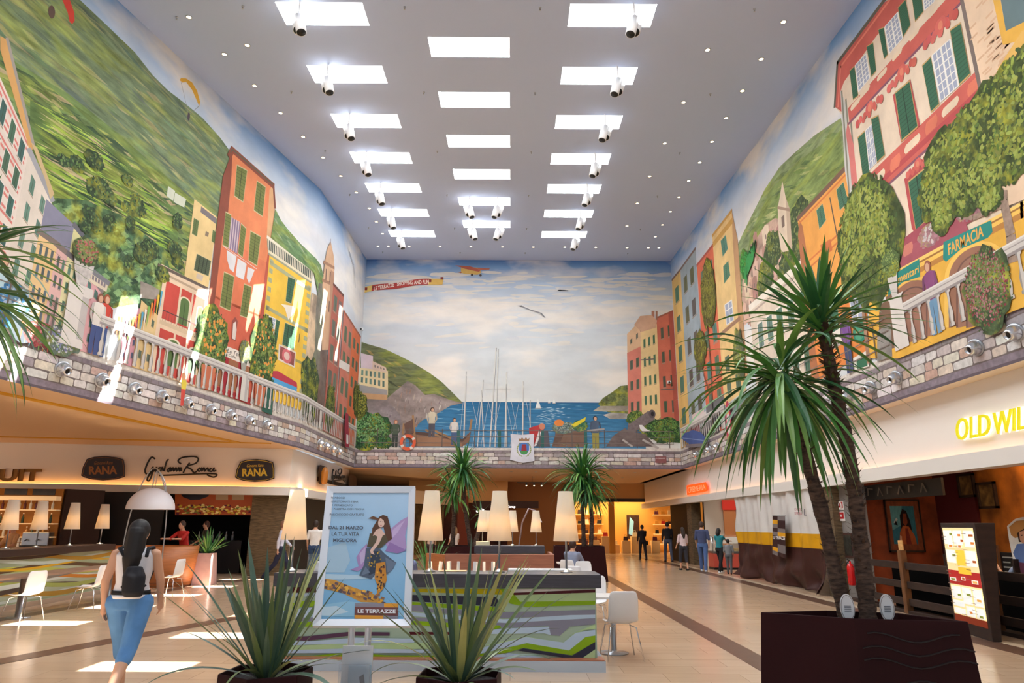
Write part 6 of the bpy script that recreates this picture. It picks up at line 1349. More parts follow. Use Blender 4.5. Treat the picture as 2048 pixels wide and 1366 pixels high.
# spiky leaf plants in the front pots
def spiky(mb, n, ln, w, spread, rr, droop=.5):
    for k in range(n):
        a = k*2.4+rr.uniform(-.3, .3); e = rr.uniform(*spread); d = (math.cos(a)*math.cos(e), math.sin(a)*math.cos(e), math.sin(e))
        ribbon(mb, (math.cos(a)*.04, math.sin(a)*.04, 0), d, ln*rr.uniform(.6, 1.1), w*rr.uniform(.8, 1.15), droop*rr.uniform(.3, 1.8)*(1.6-e), 10, rr.choice((0, 0, 1, 1, 2)), twist=rr.uniform(-.6, .6))
vm = [mat('blade_green', (104, 124, 76), .4, noise=.2, nscale=3), mat('blade_bluegreen', (76, 102, 84), .4, noise=.2, nscale=3), mat('blade_pale', (168, 172, 108), .4, noise=.2, nscale=3)]
for u, v, lab, sd, extra in ((533, 1349, 'spiky variegated plant in the pot left of the poster stand', 5, 0), (919, 1360, 'spiky variegated plant in the pot right of the poster stand', 6, 1)):
    Y = 4.75; p = at(u, v, Y); hp = at(u, v, Y).z+.0
    hp = at(u, 1340 if u < 600 else 1346, Y).z
    tp = thing('pot', 'dark brown hexagonal pot holding the spiky plant, %s' % ('left of the poster' if u < 600 else 'right of the poster'), 'pot', (p.x, Y, 0)); hexpot(tp, planter_m, hp, .31, .285, rot=.45, n=6, depth=.05)
    tt = thing('spiky_plant', lab, 'plant', (p.x, Y, hp-.055)); rr = random.Random(sd); mb = MB(); spiky(mb, 40, .86, .023, (.75, 1.5), rr, .45); spiky(mb, 14, .66, .02, (.2, .8), rr, 1.2); mb.build('leaves', vm, tt)
# pale pot at the back left
Y = 20.8; p = at(408, 1166, Y)
tp = thing('pot', 'tapered pinkish pot beside the wooden desk', 'pot', (p.x, Y, 0)); hexpot(tp, mat('pink_ceramic', (186, 150, 146), .35, noise=.08), .86, .36, .28, rot=PI/4, n=4)
tt = thing('spiky_plant', 'green grass like plant in the pinkish pot', 'plant', (p.x, Y, .8)); rr = random.Random(9); mb = MB(); spiky(mb, 60, .75, .026, (.6, 1.5), rr, .8); mb.build('leaves', leafG, tt)
p = at(862, 1108, 17.0); tt = thing('spiky_plant', 'green spiky plant behind the bench wall near the seated man', 'plant', (p.x, 17, .5)); mb = MB(); spiky(mb, 40, 1.0, .024, (.7, 1.5), rr, .8); mb.build('leaves', leafG, tt); tp = thing('pot', 'dark pot behind the bench wall', 'pot', (p.x, 17, 0)); hexpot(tp, planter_m, .55, .22, .2)
# ================================================================ lounge in the middle
t = thing('bench_wall', 'long low reddish wooden screen wall behind the counter', 'screen')
MB().span(-1.3, 14.5, 0, .86, 14.62, 1.12).build('front_board', walnut, t, bevel=.006); MB().wall((-1.78, 15.4), (-1.3, 14.56), 0, 1.1, .1).build('angled_board', oak, t); MB().span(.8, 14.62, 0, .86, 16.0, 1.12).build('side_board', walnut, t)
t = thing('bar_counter', 'small far counter with dark slab and yellow light in the lounge', 'counter'); MB().span(-.86, 18.1, 0, .8, 18.6, 1.0).build('cabinet', mat('counter_side2', (110, 120, 134), .5), t); MB().span(-.9, 18.0, 1.0, .84, 18.7, 1.18).build('slab', slab, t, bevel=.006)
MB().span(.25, 18.06, .84, .7, 18.09, .95).build('yellow_light', mat('yellow_glow', (250, 196, 40), emit=1.6), t); MB().span(-.86, 18.07, .5, -.45, 18.1, .96).build('green_panel', mat('pale_green', (150, 170, 140), .5), t)
box_thing('storage_box', 'cream box at the left end of the far counter', 'box', -.7, 18.35, 1.18, .34, .25, .1, mat('cream_box', (226, 216, 180)))
for u, lab in ((965, 'left'), (974, 'second from left'), (1025, 'third'), (1072, 'right')):
    p = at(u, 1060, 18.35); dup(lamp, (p.x, 18.35+(.25 if u == 974 else 0), 1.18), 0, 'small far conical lamp on the lounge counter, %s one' % lab, scale=(.9, .9, .84))
tube_m = mat('satin_tube', (170, 150, 150), .3, .7)
t = thing('arc_lamp', 'thin metal arch beside the far counter lamps', 'lamp', (.52, 19.2, 0)); mb = MB(); mb.tube([(-.28, 0, 0), (-.3, 0, 1.2), (-.22, 0, 1.75), (-.05, 0, 2.1), (.12, 0, 2.05), (.22, 0, 1.85)], .022, 8); mb.build('arch', tube_m, t, True); MB().lathe([(.09, 1.75), (.03, 1.87)], 14, (.22, 0, 0), close=False).build('shade', wmet, t, True)
# tables, chairs
def table(label, x, y, sx, sy, top, group=None, legs=((0, 0),), h=.75, rz=0):
    t = thing('cafe_table', label, 'table', (x, y, 0), rz, group); MB().box(0, 0, h-.015, sx, sy, .03).build('tabletop', top, t, bevel=.004)
    for lx, ly in legs:
        l = MB(); l.lathe([(.2, 0), (.2, .012), (.045, .02), (.04, .05), (.04, h-.03)], 18, (lx, ly, 0)); l.build('leg', steel, t, True)
    return t
tt_ = mat('brown_tabletop', (150, 120, 100), .35); wt = mat('white_tabletop', (230, 228, 226), .3)
table('white café table at the right end of the striped counter', 1.42, 10.35, .6, .6, wt)
c0 = make_chair('white shell chair turned away at the right end of the striped counter'); c0.location = (1.5, 10.7, 0); c0.rotation_euler = (0, 0, .1)
c0.location = (1.46, 9.95, 0); 
dup(c0, (1.38, 12.4, 0), 2.9, 'white shell chair behind the right end table, mostly hidden'); dup(c0, (1.2, 15.2, 0), 2.6, 'white shell chair beside the wooden screen wall'); dup(c0, (1.75, 17.2, 0), 3.3, 'white shell chair near the seated man in grey')
table('white café table beside the wooden screen wall', 1.35, 13.6, .7, .7, wt); 
table('white café table by the seated man in grey', 1.55, 19.0, .7, .7, wt)
# ================================================================ left bar and its seats
t = thing('bar_counter', 'long striped bar counter on the left with dark slab', 'counter')
A, B = (-9.75, 11.0), (-10.05, 18.4)
MB().wall(A, B, .1, 1.02, .6, side=1).build('cabinet', mat('counter_side', (176, 190, 196), .4), t); MB().wall((A[0]+.1, A[1]), (B[0]+.1, B[1]), 1.02, 1.16, .85, side=1).build('slab', mat('dark_brown_slab', (50, 34, 32), .4), t, bevel=.006); MB().wall((A[0]+.05, A[1]), (B[0]+.05, B[1]), 0, .1, .6, side=1).build('plinth', mat('tan_plinth', (176, 156, 136), .4), t)
mb = MB(); A_, B_ = Vector((*A, 0)), Vector((*B, 0)); nn = Vector(((B_-A_).y, -(B_-A_).x, 0)).normalized()
def bs(col, i, *pts): mb.poly([A_.lerp(B_, a)+nn*(.004+.0006*i)+Vector((0, 0, .1+.92*b)) for a, b in pts], 0, lin(col))
bs((168, 176, 150), 0, (0, 0), (1, 0), (1, 1), (0, 1))
rb = random.Random(2); yy = 0; i = 1
pal = [(206, 160, 40), (150, 160, 130), (190, 200, 190), (170, 130, 50), (70, 56, 50), (160, 170, 90), (206, 210, 200), (196, 120, 40), (130, 120, 110), (176, 180, 90), (90, 70, 50)]
while yy < 1.05:
    th = rb.uniform(.05, .12); ph = rb.uniform(0, 6); up_ = []; dn = []
    for k in range(17):
        a = k/16; w_ = .07*math.sin(a*9+ph)+.05*math.sin(a*4+1); up_.append((a, min(1, max(0, yy+th+w_)))); dn.append((a, min(1, max(0, yy+w_))))
    bs(pal[i % len(pal)], i, *(dn+up_[::-1])); yy += th*.8; i += 1
mb.build('striped_front', fp, t)
for u, vb, lab in ((8, 1113, 'first from the left'), (70, 1103, 'second from the left'), (137, 1100, 'third from the left'), (198, 1098, 'fourth from the left')):
    p = onplane(u, vb, (A[0]-.25, A[1], 0), nn); p.z = 1.16
    dup(lamp, p, 0, 'white conical lamp on the left bar, %s' % lab, scale=(1, 1, .95))
top_ = thing('long_table', 'long narrow brown table in front of the left bar', 'table', (-8.95, 14.9, 0), 0); MB().box(0, 0, .735, .62, 5.2, .035).build('tabletop', tt_, top_, bevel=.004)
for y in (-1.3, 1.6): MB().lathe([(.2, 0), (.2, .012), (.055, .02), (.055, .72)], 18, (0, y, 0)).build('leg', steel, top_, True)
for x, y, r, lab in ((-8.55, 13.1, 1.3, 'white shell chair cut by the left picture edge'), (-8.4, 14.75, 1.75, 'white shell chair at the long table seen from the side'), (-8.3, 16.1, 1.2, 'white shell chair at the long table with its back to the camera'), (-8.0, 17.4, 1.45, 'white shell chair nearest the walking woman')):
    dup(c0, (x, y, 0), r, lab)
# wooden reception desk
t = thing('reception_desk', 'round orange slatted wooden desk behind the walking woman', 'desk', (-9.85, 20.4, 0)); mb = MB(); mb.lathe([(.98, 0), (1.06, .5), (1.12, 1.06), (1.06, 1.06), (.98, .9)], 40, sy=.7); mb.build('shell', oak, t, True)
mb = MB(); [mb.lathe([(.985+.13*k/12, .02+k*.085), (.992+.13*k/12, .03+k*.085), (.99+.13*k/12, .04+k*.085)], 40, sy=.7, close=False) for k in range(12)]; mb.build('slat_lines', mat('slat_shadow', (120, 70, 36), .5), t, True); MB().lathe([(1.0, .99), (1.0, 1.01)], 30, sy=.7).build('desk_top', oak, t)
box_thing('side_cabinet', 'orange wooden cabinet joining the left bar to the round desk', 'cabinet', -10.6, 18.85, 0, .7, .7, 1.1, oak)
t = thing('dome_lamp', 'large white dome lamp hanging from thin arched tubes above the desk', 'lamp', (-9.5, 19.0, 0))
MB().lathe([(.59*math.cos(a), 2.02+.56*math.sin(a)) for a in np.linspace(0, PI/2-.03, 12)]+[(.02, 2.57)]+[(.57*math.cos(a), 2.02+.54*math.sin(a)) for a in np.linspace(PI/2-.03, 0, 12)], 36, close=False).build('dome', mat('dome_white', (222, 224, 234), .35), t, True)
def arc_(pts, n=6):
    out = []; P_ = [Vector(p) for p in pts]
    for i in range(len(P_)-1):
        a, b, c, d = P_[max(i-1, 0)], P_[i], P_[i+1], P_[min(i+2, len(P_)-1)]
        for k in range(n): s_ = k/n; out.append(.5*((2*b)+(c-a)*s_+(2*a-5*b+4*c-d)*s_*s_+(3*b-a-3*c+d)*s_**3))
    return out+[P_[-1]]
mb = MB(); mb.tube(arc_([(-.62, 0, 0), (-.55, 0, 1.6), (-.38, 0, 2.5), (-.12, 0, 3.05), (.1, 0, 3.02), (.3, 0, 2.7), (.36, 0, 2.4)]), .016, 8); mb.build('left_tube', steel, t, True)
mb = MB(); mb.tube(arc_([(.42, .1, 0), (.4, .1, 1.8), (.3, .05, 2.5), (.1, 0, 3.0), (0, 0, 2.9), (-.02, 0, 2.57)]), .016, 8); mb.build('right_tube', steel, t, True); MB().tube([(.06, 0, 3.0), (.05, 0, 2.56)], .01, 6).build('cord', steel, t); MB().lathe([(.3, 0), (.3, .02), (.1, .03)], 20, (-.4, 0, 0)).build('foot', steel, t)
# ================================================================ shops on the right
ROK = mat('ledge_stone', (96, 78, 54), .9, noise=.45, nscale=5, stretch=(1, 1, 7), bump=1.0)
def ry(u, X=8.12): return onx(u, 1048, X).y
XS = 8.2
def rspan(u0, u1, z0, z1, x0=XS, x1=XS+.15): y0, y1 = ry(u0, x0), ry(u1, x0); return MB().span(x0, y1, z0, x1, y0, z1)
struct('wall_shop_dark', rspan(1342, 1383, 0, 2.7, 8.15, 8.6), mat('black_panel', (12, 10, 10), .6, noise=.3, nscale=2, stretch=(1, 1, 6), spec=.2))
struct('wall_pier_1', rspan(1375, 1384, 0, 2.7, 8.1, 8.5), ROK); struct('wall_pier_2', rspan(1646, 1668, 0, 2.72, 8.0, 8.6), ROK)
grey = mat('grey_wall', (130, 126, 124), .6); struct('wall_grey_panel', rspan(1668, 1712, 0, 2.7, 8.2, 8.5), grey); struct('trim_black', rspan(1665, 1670, 0, 2.7, 8.12, 8.25), black)
# ice cream shop
wh = mat('shop_white', (206, 196, 184), .5)
struct('wall_ice_shop_back', MB().span(10.6, 24.6, 0, 10.7, 31.4, 3.3), wh); struct('wall_ice_shop_side', MB().span(8.4, 31.3, 0, 10.6, 31.4, 3.3), wh); struct('wall_ice_shop_orange', MB().span(9.2, 31.2, 0, 9.72, 31.3, 3.3), mat('peach_panel', (222, 150, 96), .5)); struct('trim_red', MB().span(9.15, 31.1, 2.35, 10.6, 31.2, 2.75), mat('red_board', (200, 40, 24), .5, emit=.4))
light('AREA', (9.5, 28.2, 3.25), 50, (1, .86, .7), 1.5, (0, 0, 0), sy=4)
t = thing('ice_cream_counter', 'red and glass ice cream display counter in front of the queue', 'counter', (10.45, 29.4, 0), PI/2)
MB().span(-.35, -2.2, .08, .45, 2.4, .62).build('front_panel', mat('salmon_red', (196, 84, 70), .4), t, bevel=.01); MB().span(-.35, -2.2, .0, .45, 2.4, .08).build('kick_board', black, t); MB().span(-.36, -2.21, .62, .46, 2.41, .7).build('rail', steel, t)
MB().tube([(-.3, -2.2, .7), (-.3, -2.2, 1.0), (-.12, -2.2, 1.25), (.3, -2.2, 1.32)], .02, 6).build('frame_end', steel, t); MB().tube([(-.3, 2.4, .7), (-.3, 2.4, 1.0), (-.12, 2.4, 1.25), (.3, 2.4, 1.32)], .02, 6).build('frame_end', steel, t)
g = MB(); g.add([(-.3, -2.2, .7), (-.3, 2.4, .7), (-.3, 2.4, 1.0), (-.3, -2.2, 1.0), (-.12, -2.2, 1.25), (-.12, 2.4, 1.25), (.3, -2.2, 1.32), (.3, 2.4, 1.32)], [(0, 1, 2, 3), (3, 2, 5, 4), (4, 5, 7, 6)]); g.build('curved_glass', mat('case_glass', (235, 240, 240), .03, trans=.92), t)
TC = [(240, 220, 190), (200, 120, 80), (230, 190, 120), (150, 90, 60), (240, 170, 170), (200, 210, 150)]
for k in range(12): o = MB().box(8.4+k*.34, 29.45, .75, .28, .5, .1, 0, top=1.05).build('ice_cream_tub', mat('tub_%d' % (k % 6), TC[k % 6], .6, noise=.1)); tag(o, 'tub of ice cream inside the glass display counter', 'tub', 'ice cream tubs in the display')
# hanging tarpaulin over the closed shop
def tarp():
    y0, y1 = ry(1652, 8.05), ry(1478, 8.05); nx, nz_ = 90, 44; v = []; rr = random.Random(5); ph = [rr.uniform(0, 6.3) for _ in range(8)]
    for j in range(nz_+1):
        z = 2.74*j/nz_; lo = max(0, 1-z/1.0)
        for i in range(nx+1):
            a = i/nx; y = y0+(y1-y0)*a
            f = .035*math.sin(a*38+ph[0]+z*.6)+.025*math.sin(a*71+ph[1]-z)+lo*(.14*math.sin(a*13+ph[2]+z*3)+.09*math.sin(a*29+ph[3]-z*5)+.06*math.sin(a*7+z*9+ph[4]))
            edge = .12*math.sin(z*5)*(a > .93)*(a-.93)/.07
            v.append((8.0+f-lo*.1, y+edge, z+(.05*math.sin(a*21)*lo if j else .02+.05*abs(math.sin(a*11)))))
    W1, W2, W3 = lin((208, 206, 204)), lin((208, 152, 26)), lin((66, 38, 34)); f = []; c = []
    mb = MB()
    zs = lambda j: 2.74*j/nz_
    for j in range(nz_):
        zc_ = zs(j+.5); col = W1 if zc_ > 1.47 else (W2 if zc_ > 1.12 else W3)
        for i in range(nx): mb.f.append([j*(nx+1)+i, j*(nx+1)+i+1, (j+1)*(nx+1)+i+1, (j+1)*(nx+1)+i]); mb.m.append(0); mb.c.append(col)
    mb.v = v; return mb
T_ = thing('tarpaulin', 'white, ochre and brown tarpaulin hung over a closed shop front', 'tarpaulin', (0, 0, 0)); o = tarp().build('sheet', paint('tarp_cloth', 2, .9, 1.06, rough=.45), T_, True); o.modifiers.new('thick', 'SOLIDIFY').thickness = .006
mb = MB(); text_on(mb, 'SERRA', [onx(1589, 1030, 7.93), onx(1604, 1030, 7.93), onx(1604, 1024, 7.93), onx(1589, 1024, 7.93)]); text_on(mb, 'CHIUSO', [onx(1589, 1021, 7.93), onx(1604, 1021, 7.93), onx(1604, 1016, 7.93), onx(1589, 1016, 7.93)]); mb.build('red_lettering', mat('red_print', (170, 60, 80)), T_)
mb = MB(); text_on(mb, 'L', [onx(1608, 1031, 7.93), onx(1613, 1031, 7.93), onx(1613, 1018, 7.93), onx(1608, 1018, 7.93)]); mb.build('grey_lettering', mat('slate_text', (70, 76, 92)), T_)
# hanging chequered banner on the tarpaulin
bn = thing('banner', 'narrow chequered banner lettered LE TERRAZZE hanging on the tarpaulin', 'banner'); mb = MB(); BX = 7.78
def bq(a0, b0, a1, b1, col, d=0):
    q = [(1545, 1108), (1571, 1117), (1570, 1033), (1545, 1032)]; P_ = [onx(u, v, BX-d) for u, v in q]
    def pt(a, b): return (P_[0]*(1-a)+P_[1]*a)*(1-b)+(P_[3]*(1-a)+P_[2]*a)*b
    mb.poly([pt(a0, b0), pt(a1, b0), pt(a1, b1), pt(a0, b1)], 0, lin(col))
GB, OB, DB = (120, 112, 112), (216, 156, 30), (56, 34, 34)
for k, (l, r) in enumerate(((GB, DB), (OB, GB), (DB, GB), (DB, DB), (DB, DB), (GB, OB), (DB, GB), (GB, DB), (OB, DB), (DB, GB))): bq(0, k/10, .42, (k+1)/10, l); bq(.42, k/10, 1, (k+1)/10, r)
mb.build('cloth', paint('banner_cloth', 3, .95, 1.04), bn).modifiers.new('thick', 'SOLIDIFY').thickness = .004; mb = MB(); text_on(mb, 'LE TERRAZZE', [onx(1547, 1078, BX-.02), onx(1570, 1080, BX-.02), onx(1570, 1073, BX-.02), onx(1547, 1072, BX-.02)], bold=.02); mb.build('lettering', mat('white_text', (240, 240, 244)), bn)
mb = MB(); mb.tube([onx(1545, 1031, BX), onx(1571, 1032, BX)], .012, 6); mb.build('rod', steel, bn)
# signs and extinguisher on the grey panel
def rplate(name, label, cat, u0, v0, u1, v1, m, X=8.19, th=.02):
    y0, y1 = ry(u0, X), ry(u1, X); z1, z0 = onx((u0+u1)/2, v0, X).z, onx((u0+u1)/2, v1, X).z
    o = MB().span(X-th, y1, z0, X, y0, z1).build(name, m); return tag(o, label, cat), (y0, y1, z0, z1)
redp = mat('sign_red2', (176, 26, 30), .4); wp2 = mat('sign_white', (226, 222, 218), .5)
for nm, v0, v1, lab in (('hose', 1002, 1020, 'red and white fire hose sign above the extinguisher sign'), ('ext', 1023, 1042, 'red and white fire extinguisher sign on the grey panel')):
    o, (a, b, c, d) = rplate('safety_sign', lab, 'sign', 1681, v0, 1692, v1, wp2); MB().span(8.165, b+.02, c+.05, 8.168, a-.02, d-.02).build('red_field', redp, o)
    if nm == 'hose': m_ = MB(); m_.tube([(8.16, (a+b)/2+.07*math.cos(x), (c+d)/2+.08*math.sin(x)) for x in np.linspace(0, 5.5, 12)], .015, 5); m_.build('pictogram', wp2, o)
    else: MB().span(8.158, (a+b)/2-.03, c+.1, 8.163, (a+b)/2+.03, d-.07).build('pictogram', wp2, o)
o, (a, b, c, d) = rplate('poster', 'small dark framed poster on the grey panel', 'poster', 1685, 1066, 1702, 1115, mat('frame_dark', (70, 40, 34), .5)); MB().span(8.16, b+.04, c+.05, 8.168, a-.04, d-.05).build('print', mat('dark_print', (40, 42, 36), .5, noise=.9, nscale=9), o)
p = onx(1697, 1160, 8.0); t = thing('fire_extinguisher', 'red fire extinguisher hanging on the grey panel', 'fire extinguisher', (8.08, p.y, p.z-.12))
MB().lathe([(.07, 0), (.085, .03), (.085, .4), (.06, .48), (.025, .5), (.02, .55)], 16).build('cylinder', mat('extinguisher_red', (200, 20, 24), .25), t, True); MB().tube([(0, 0, .55), (-.06, .02, .6)], .015, 6).build('valve', black, t); MB().tube([(0, .03, .56), (-.03, .11, .5), (-.02, .11, .2)], .012, 6).build('hose', black, t, True)
# the steak house
struct('wall_diner_back', MB().span(10.4, 8, 0, 10.5, 17.6, 3.3), mat('orange_stucco', (176, 104, 30), .8, noise=.45, nscale=2.2))
struct('wall_diner_side', MB().span(8.4, 17.5, 0, 10.4, 17.6, 3.3), mat('rust_stucco', (130, 58, 24), .8, noise=.5, nscale=2))
struct('wall_diner_maroon', MB().span(10.34, 16.0, 0, 10.4, 17.5, 3.3), mat('maroon_wall', (84, 12, 20), .8))
light('AREA', (9.6, 12.2, 3.2), 75, (1, .6, .28), 1.2, (0, 0, 0), sy=5)
light('POINT', (9.9, 9.2, 1.9), 22, (1, .55, .2), .1)
wd = mat('dark_old_wood', (44, 25, 15), .75, noise=.4, nscale=4, stretch=(1, 1, 3)); wl = mat('mid_old_wood', (104, 66, 34), .6, noise=.3, nscale=4)
t = thing('wagon_sign_board', 'black hanging wooden board with pale branch letters inside the restaurant', 'board', (0, 0, 0)); MB().span(8.5, 14.1, 2.3, 8.55, 17.3, 2.64).build('board', black, t)
mb = MB(); 
for k in range(6): y = 17-k*.44; mb.tube([(8.47, y, 2.38), (8.47, y-.1, 2.56), (8.47, y-.22, 2.38)] if k % 2 else [(8.47, y, 2.4), (8.47, y-.02, 2.56), (8.47, y-.24, 2.54)], .014, 5)
mb.build('branch_letters', mat('branch_grey', (120, 110, 100)), t)
def inner(name, label, u0, v0, u1, v1, X, fm_, pm_):
    y0, y1 = onx(u0, 1048, X).y, onx(u1, 1048, X).y; z1, z0 = onx((u0+u1)/2, v0, X).z, onx((u0+u1)/2, v1, X).z
    t = thing(name, label, 'picture', (X, (y0+y1)/2, (z0+z1)/2)); hy, hz_ = abs(y0-y1)/2, (z1-z0)/2; mb = MB()
    for a, b, c_, d_2 in ((-hy, -hz_, hy, -hz_+.05), (-hy, hz_-.05, hy, hz_), (-hy, -hz_, -hy+.05, hz_), (hy-.05, -hz_, hy, hz_)): mb.span(-.06, a, b, 0, c_, d_2)
    mb.build('frame', fm_, t); MB().span(-.02, -hy+.05, -hz_+.05, 0, hy-.05, hz_-.05).build('canvas', pm_, t); return t, hy, hz_
a_, b_ = at(1768, 998, 17.42), at(1852, 1105, 17.42); RB = (b_.x-a_.x)/2
t, hy, hz_ = inner('picture', 'large framed painting of a long haired figure before a blue sky', 1766, 996, 1852, 1106, 10.32, wd, mat('canvas_rust', (120, 60, 30), .7, noise=.3))
t.location = ((a_.x+b_.x)/2, 17.47, (a_.z+b_.z)/2); t.rotation_euler = (0, 0, PI/2); t.scale = (1, RB/hy, (a_.z-b_.z)/2/hz_)
ptm = paint('oil_paint', 6, .8, 1.15); mb = MB()
def q2(col, *pts, k=[0]): k[0] += 1; mb.poly([(-.021-.0006*k[0], (0.5-a)*2*hy*.92, (b-.5)*2*hz_*.92) for a, b in pts], 0, lin(col))
q2((50, 110, 130), (.12, .12), (.86, .12), (.86, .9), (.12, .9)); q2((90, 150, 160), (.12, .4), (.4, .5), (.5, .9), (.12, .9)); q2((28, 20, 24), (.38, .3), (.4, .7), (.5, .84), (.62, .8), (.7, .6), (.74, .3)); q2((120, 60, 40), (.47, .55), (.5, .74), (.6, .74), (.62, .56), (.55, .48)); q2((170, 90, 50), (.28, .12), (.34, .36), (.46, .5), (.64, .48), (.78, .3), (.82, .12)); q2((200, 160, 130), (.3, .12), (.33, .3), (.38, .28), (.36, .12)); q2((120, 50, 40), (.5, .12), (.52, .44), (.6, .44), (.66, .12)); q2((190, 200, 200), (.18, .56), (.28, .66), (.32, .62), (.22, .54)); q2((20, 20, 26), (.18, .52), (.3, .5), (.26, .6)); mb.build('painted_figure', ptm, t)
for u0, u1, v0, v1, lab in ((1931, 1964, 946, 994, 'small dark framed picture high on the orange wall, left one'), (1968, 2005, 963, 1017, 'small dark framed picture high on the orange wall, right one')): inner('picture', lab, u0, v0, u1, v1, 10.33, wd, mat('sepia_print', (110, 84, 44), .6, noise=.7, nscale=7))
# ranch fence
t = thing('ranch_fence', 'dark wooden ranch fence along the restaurant front', 'fence'); fx = 8.05
posts = [(ry(u, fx), h) for u, h in ((1722, 1.05), (1796, 1.22), (1893, 1.1), (1966, 1.12), (2075, 1.1))]
for y, h in posts: MB().box(fx, y, h/2, .13, .13, h).build('post', wl, t, bevel=.012)
for a, b in zip(posts[:-1], posts[1:]):
    if a is posts[2]: continue
    for z in (.22, .55, .92): MB().box(fx+.02, (a[0]+b[0])/2, z, .06, a[0]-b[0]-.1, .14).build('rail', wd, t, bevel=.01)
MB().span(fx-.05, posts[-1][0], 0, fx+.2, ry(1668, fx)-.3, .06).build('sill', wd, t)
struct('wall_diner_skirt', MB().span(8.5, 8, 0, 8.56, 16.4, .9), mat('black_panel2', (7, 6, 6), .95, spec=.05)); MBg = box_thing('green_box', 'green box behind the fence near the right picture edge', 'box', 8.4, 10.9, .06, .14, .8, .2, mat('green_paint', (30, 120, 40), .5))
box_thing('price_card', 'small framed card on top of the fence post nearest the palms', 'card', fx, posts[1][0], posts[1][1], .03, .16, .2, mat('card_tan', (206, 160, 100), .5, noise=.2, nscale=20))
# illuminated menu stand
q = [onx(1908, 1245, 7.55), onx(1982, 1262, 7.3), onx(1960, 1045, 7.3), onx(1898, 1048, 7.55)]
pA, pB = Vector((7.62, 12.35, 0)), Vector((7.34, 10.98, 0))
pA = onz(1912, 1243, .15); pB = onz(1978, 1262, .15); zt_ = at(1900, 1046, pA.y).z
t = thing('menu_lightbox', 'tall glowing menu lightbox with food photographs by the fence', 'lightbox'); dd = (pB-pA); dd.z = 0; dd.normalize(); nn2 = Vector((-dd.y, dd.x, 0)); nn2 = nn2 if nn2.x > 0 else -nn2
A2, B2 = Vector((pA.x, pA.y, 0)), Vector((pB.x, pB.y, 0))
MB().add([(A2-dd*.07).to_tuple(), (B2+dd*.07).to_tuple(), (B2+dd*.07+nn2*.13).to_tuple(), (A2-dd*.07+nn2*.13).to_tuple()]+[(*(p.xy), zt_) for p in (A2-dd*.07, B2+dd*.07, B2+dd*.07+nn2*.3, A2-dd*.07+nn2*.13)], [(3, 2, 1, 0), (4, 5, 6, 7), (0, 1, 5, 4), (1, 2, 6, 5), (2, 3, 7, 6), (3, 0, 4, 7)]).build('case', wd, t, bevel=.01)
lm = paint('menu_glow', 3, .96, 1.04, rough=.3, emit=.5); mb = MB()
def lb(col, a0, b0, a1, b1, k=[0]):
    k[0] += 1; P_ = [A2.lerp(B2, a)-nn2*(.004+.0005*k[0])+Vector((0, 0, .18+(zt_-.26)*b)) for a, b in ((a0, b0), (a1, b0), (a1, b1), (a0, b1))]; mb.poly(P_, 0, lin(col))
lb((236, 214, 160), 0, .06, 1, 1); lb((120, 40, 20), 0, 0, 1, .07); lb((170, 40, 40), 0, .39, 1, .54); lb((230, 190, 60), .35, .51, .75, .58); lb((236, 200, 70), .35, .6, .62, .76)
for a0, a1, b0, b1 in ((.02, .3, .82, .97), (.34, .62, .82, .97), (.68, .98, .8, .97), (.02, .32, .62, .76), (.66, .98, .6, .76), (.04, .34, .24, .37), (.38, .66, .2, .37), (.72, .98, .2, .37), (.04, .4, .08, .14), (.04, .4, .16, .22), (.44, .7, .08, .18), (.74, .98, .08, .18)): lb((232, 238, 236), a0, b0, a1, b1)
rf = random.Random(8)
for a, b in ((.28, .93), (.55, .92), (.62, .86), (.92, .92), (.94, .84), (.3, .7), (.92, .65), (.16, .44), (.5, .46), (.85, .44), (.3, .28), (.6, .3), (.9, .26), (.6, .12), (.9, .1), (.55, .8), (.25, .8)):
    k = rf.uniform(.05, .09); c_ = rf.choice([(210, 130, 60), (170, 90, 40), (220, 170, 90), (130, 140, 60)])
    lb((240, 236, 226), a-k*1.2, b-.016, a+k*1.2, b+.022); lb(c_, a-k*.8, b-.01, a+k*.8, b+.014)
mb.build('menu_panel', lm, t); mb = MB()
for k in range(26):
    a, b = rf.choice((.04, .36, .7)), .09+k*.034; P0 = A2.lerp(B2, a)-nn2*.05+Vector((0, 0, .18+(zt_-.26)*b)); P1 = A2.lerp(B2, a+.14)-nn2*.05+Vector((0, 0, .18+(zt_-.26)*b)); mb.tube([P0, P1], .004, 4)
mb.build('text_lines', mat('menu_text', (150, 110, 90)), t)
# blackboard easel and cowboy cut-out
X9 = 9.3
t = thing('blackboard_easel', 'black chalkboard on a wooden easel behind the fence', 'blackboard'); a, b = onx(1998, 1104, X9), onx(2042, 1150, X9)
MB().span(X9, b.y, b.z, X9+.03, a.y, a.z).build('board', black, t); MB().box(X9-.01, a.y, a.z-.55, .03, .05, 1.35).build('leg', wl, t); MB().box(X9-.01, b.y, a.z-.55, .03, .05, 1.35).build('leg', wl, t)
mb = MB(); [mb.span(X9-.006, b.y+.12+.1*(k % 2), a.z-.1-.09*k, X9-.002, a.y-.08, a.z-.075-.09*k) for k in range(4)]; mb.build('chalk_lines', mat('chalk', (170, 170, 160)), t)
X9 = 9.0; t = thing('cutout_figure', 'flat cardboard figure in a wide brimmed hat and blue shirt at the right edge', 'cutout'); pc = paint('cutout_print', 4, .9, 1.05); mb = MB()
def cu(col, *pts, k=[0]): k[0] += 1; mb.poly([onx(u, v, X9-.001*k[0]) for u, v in pts], 0, lin(col))
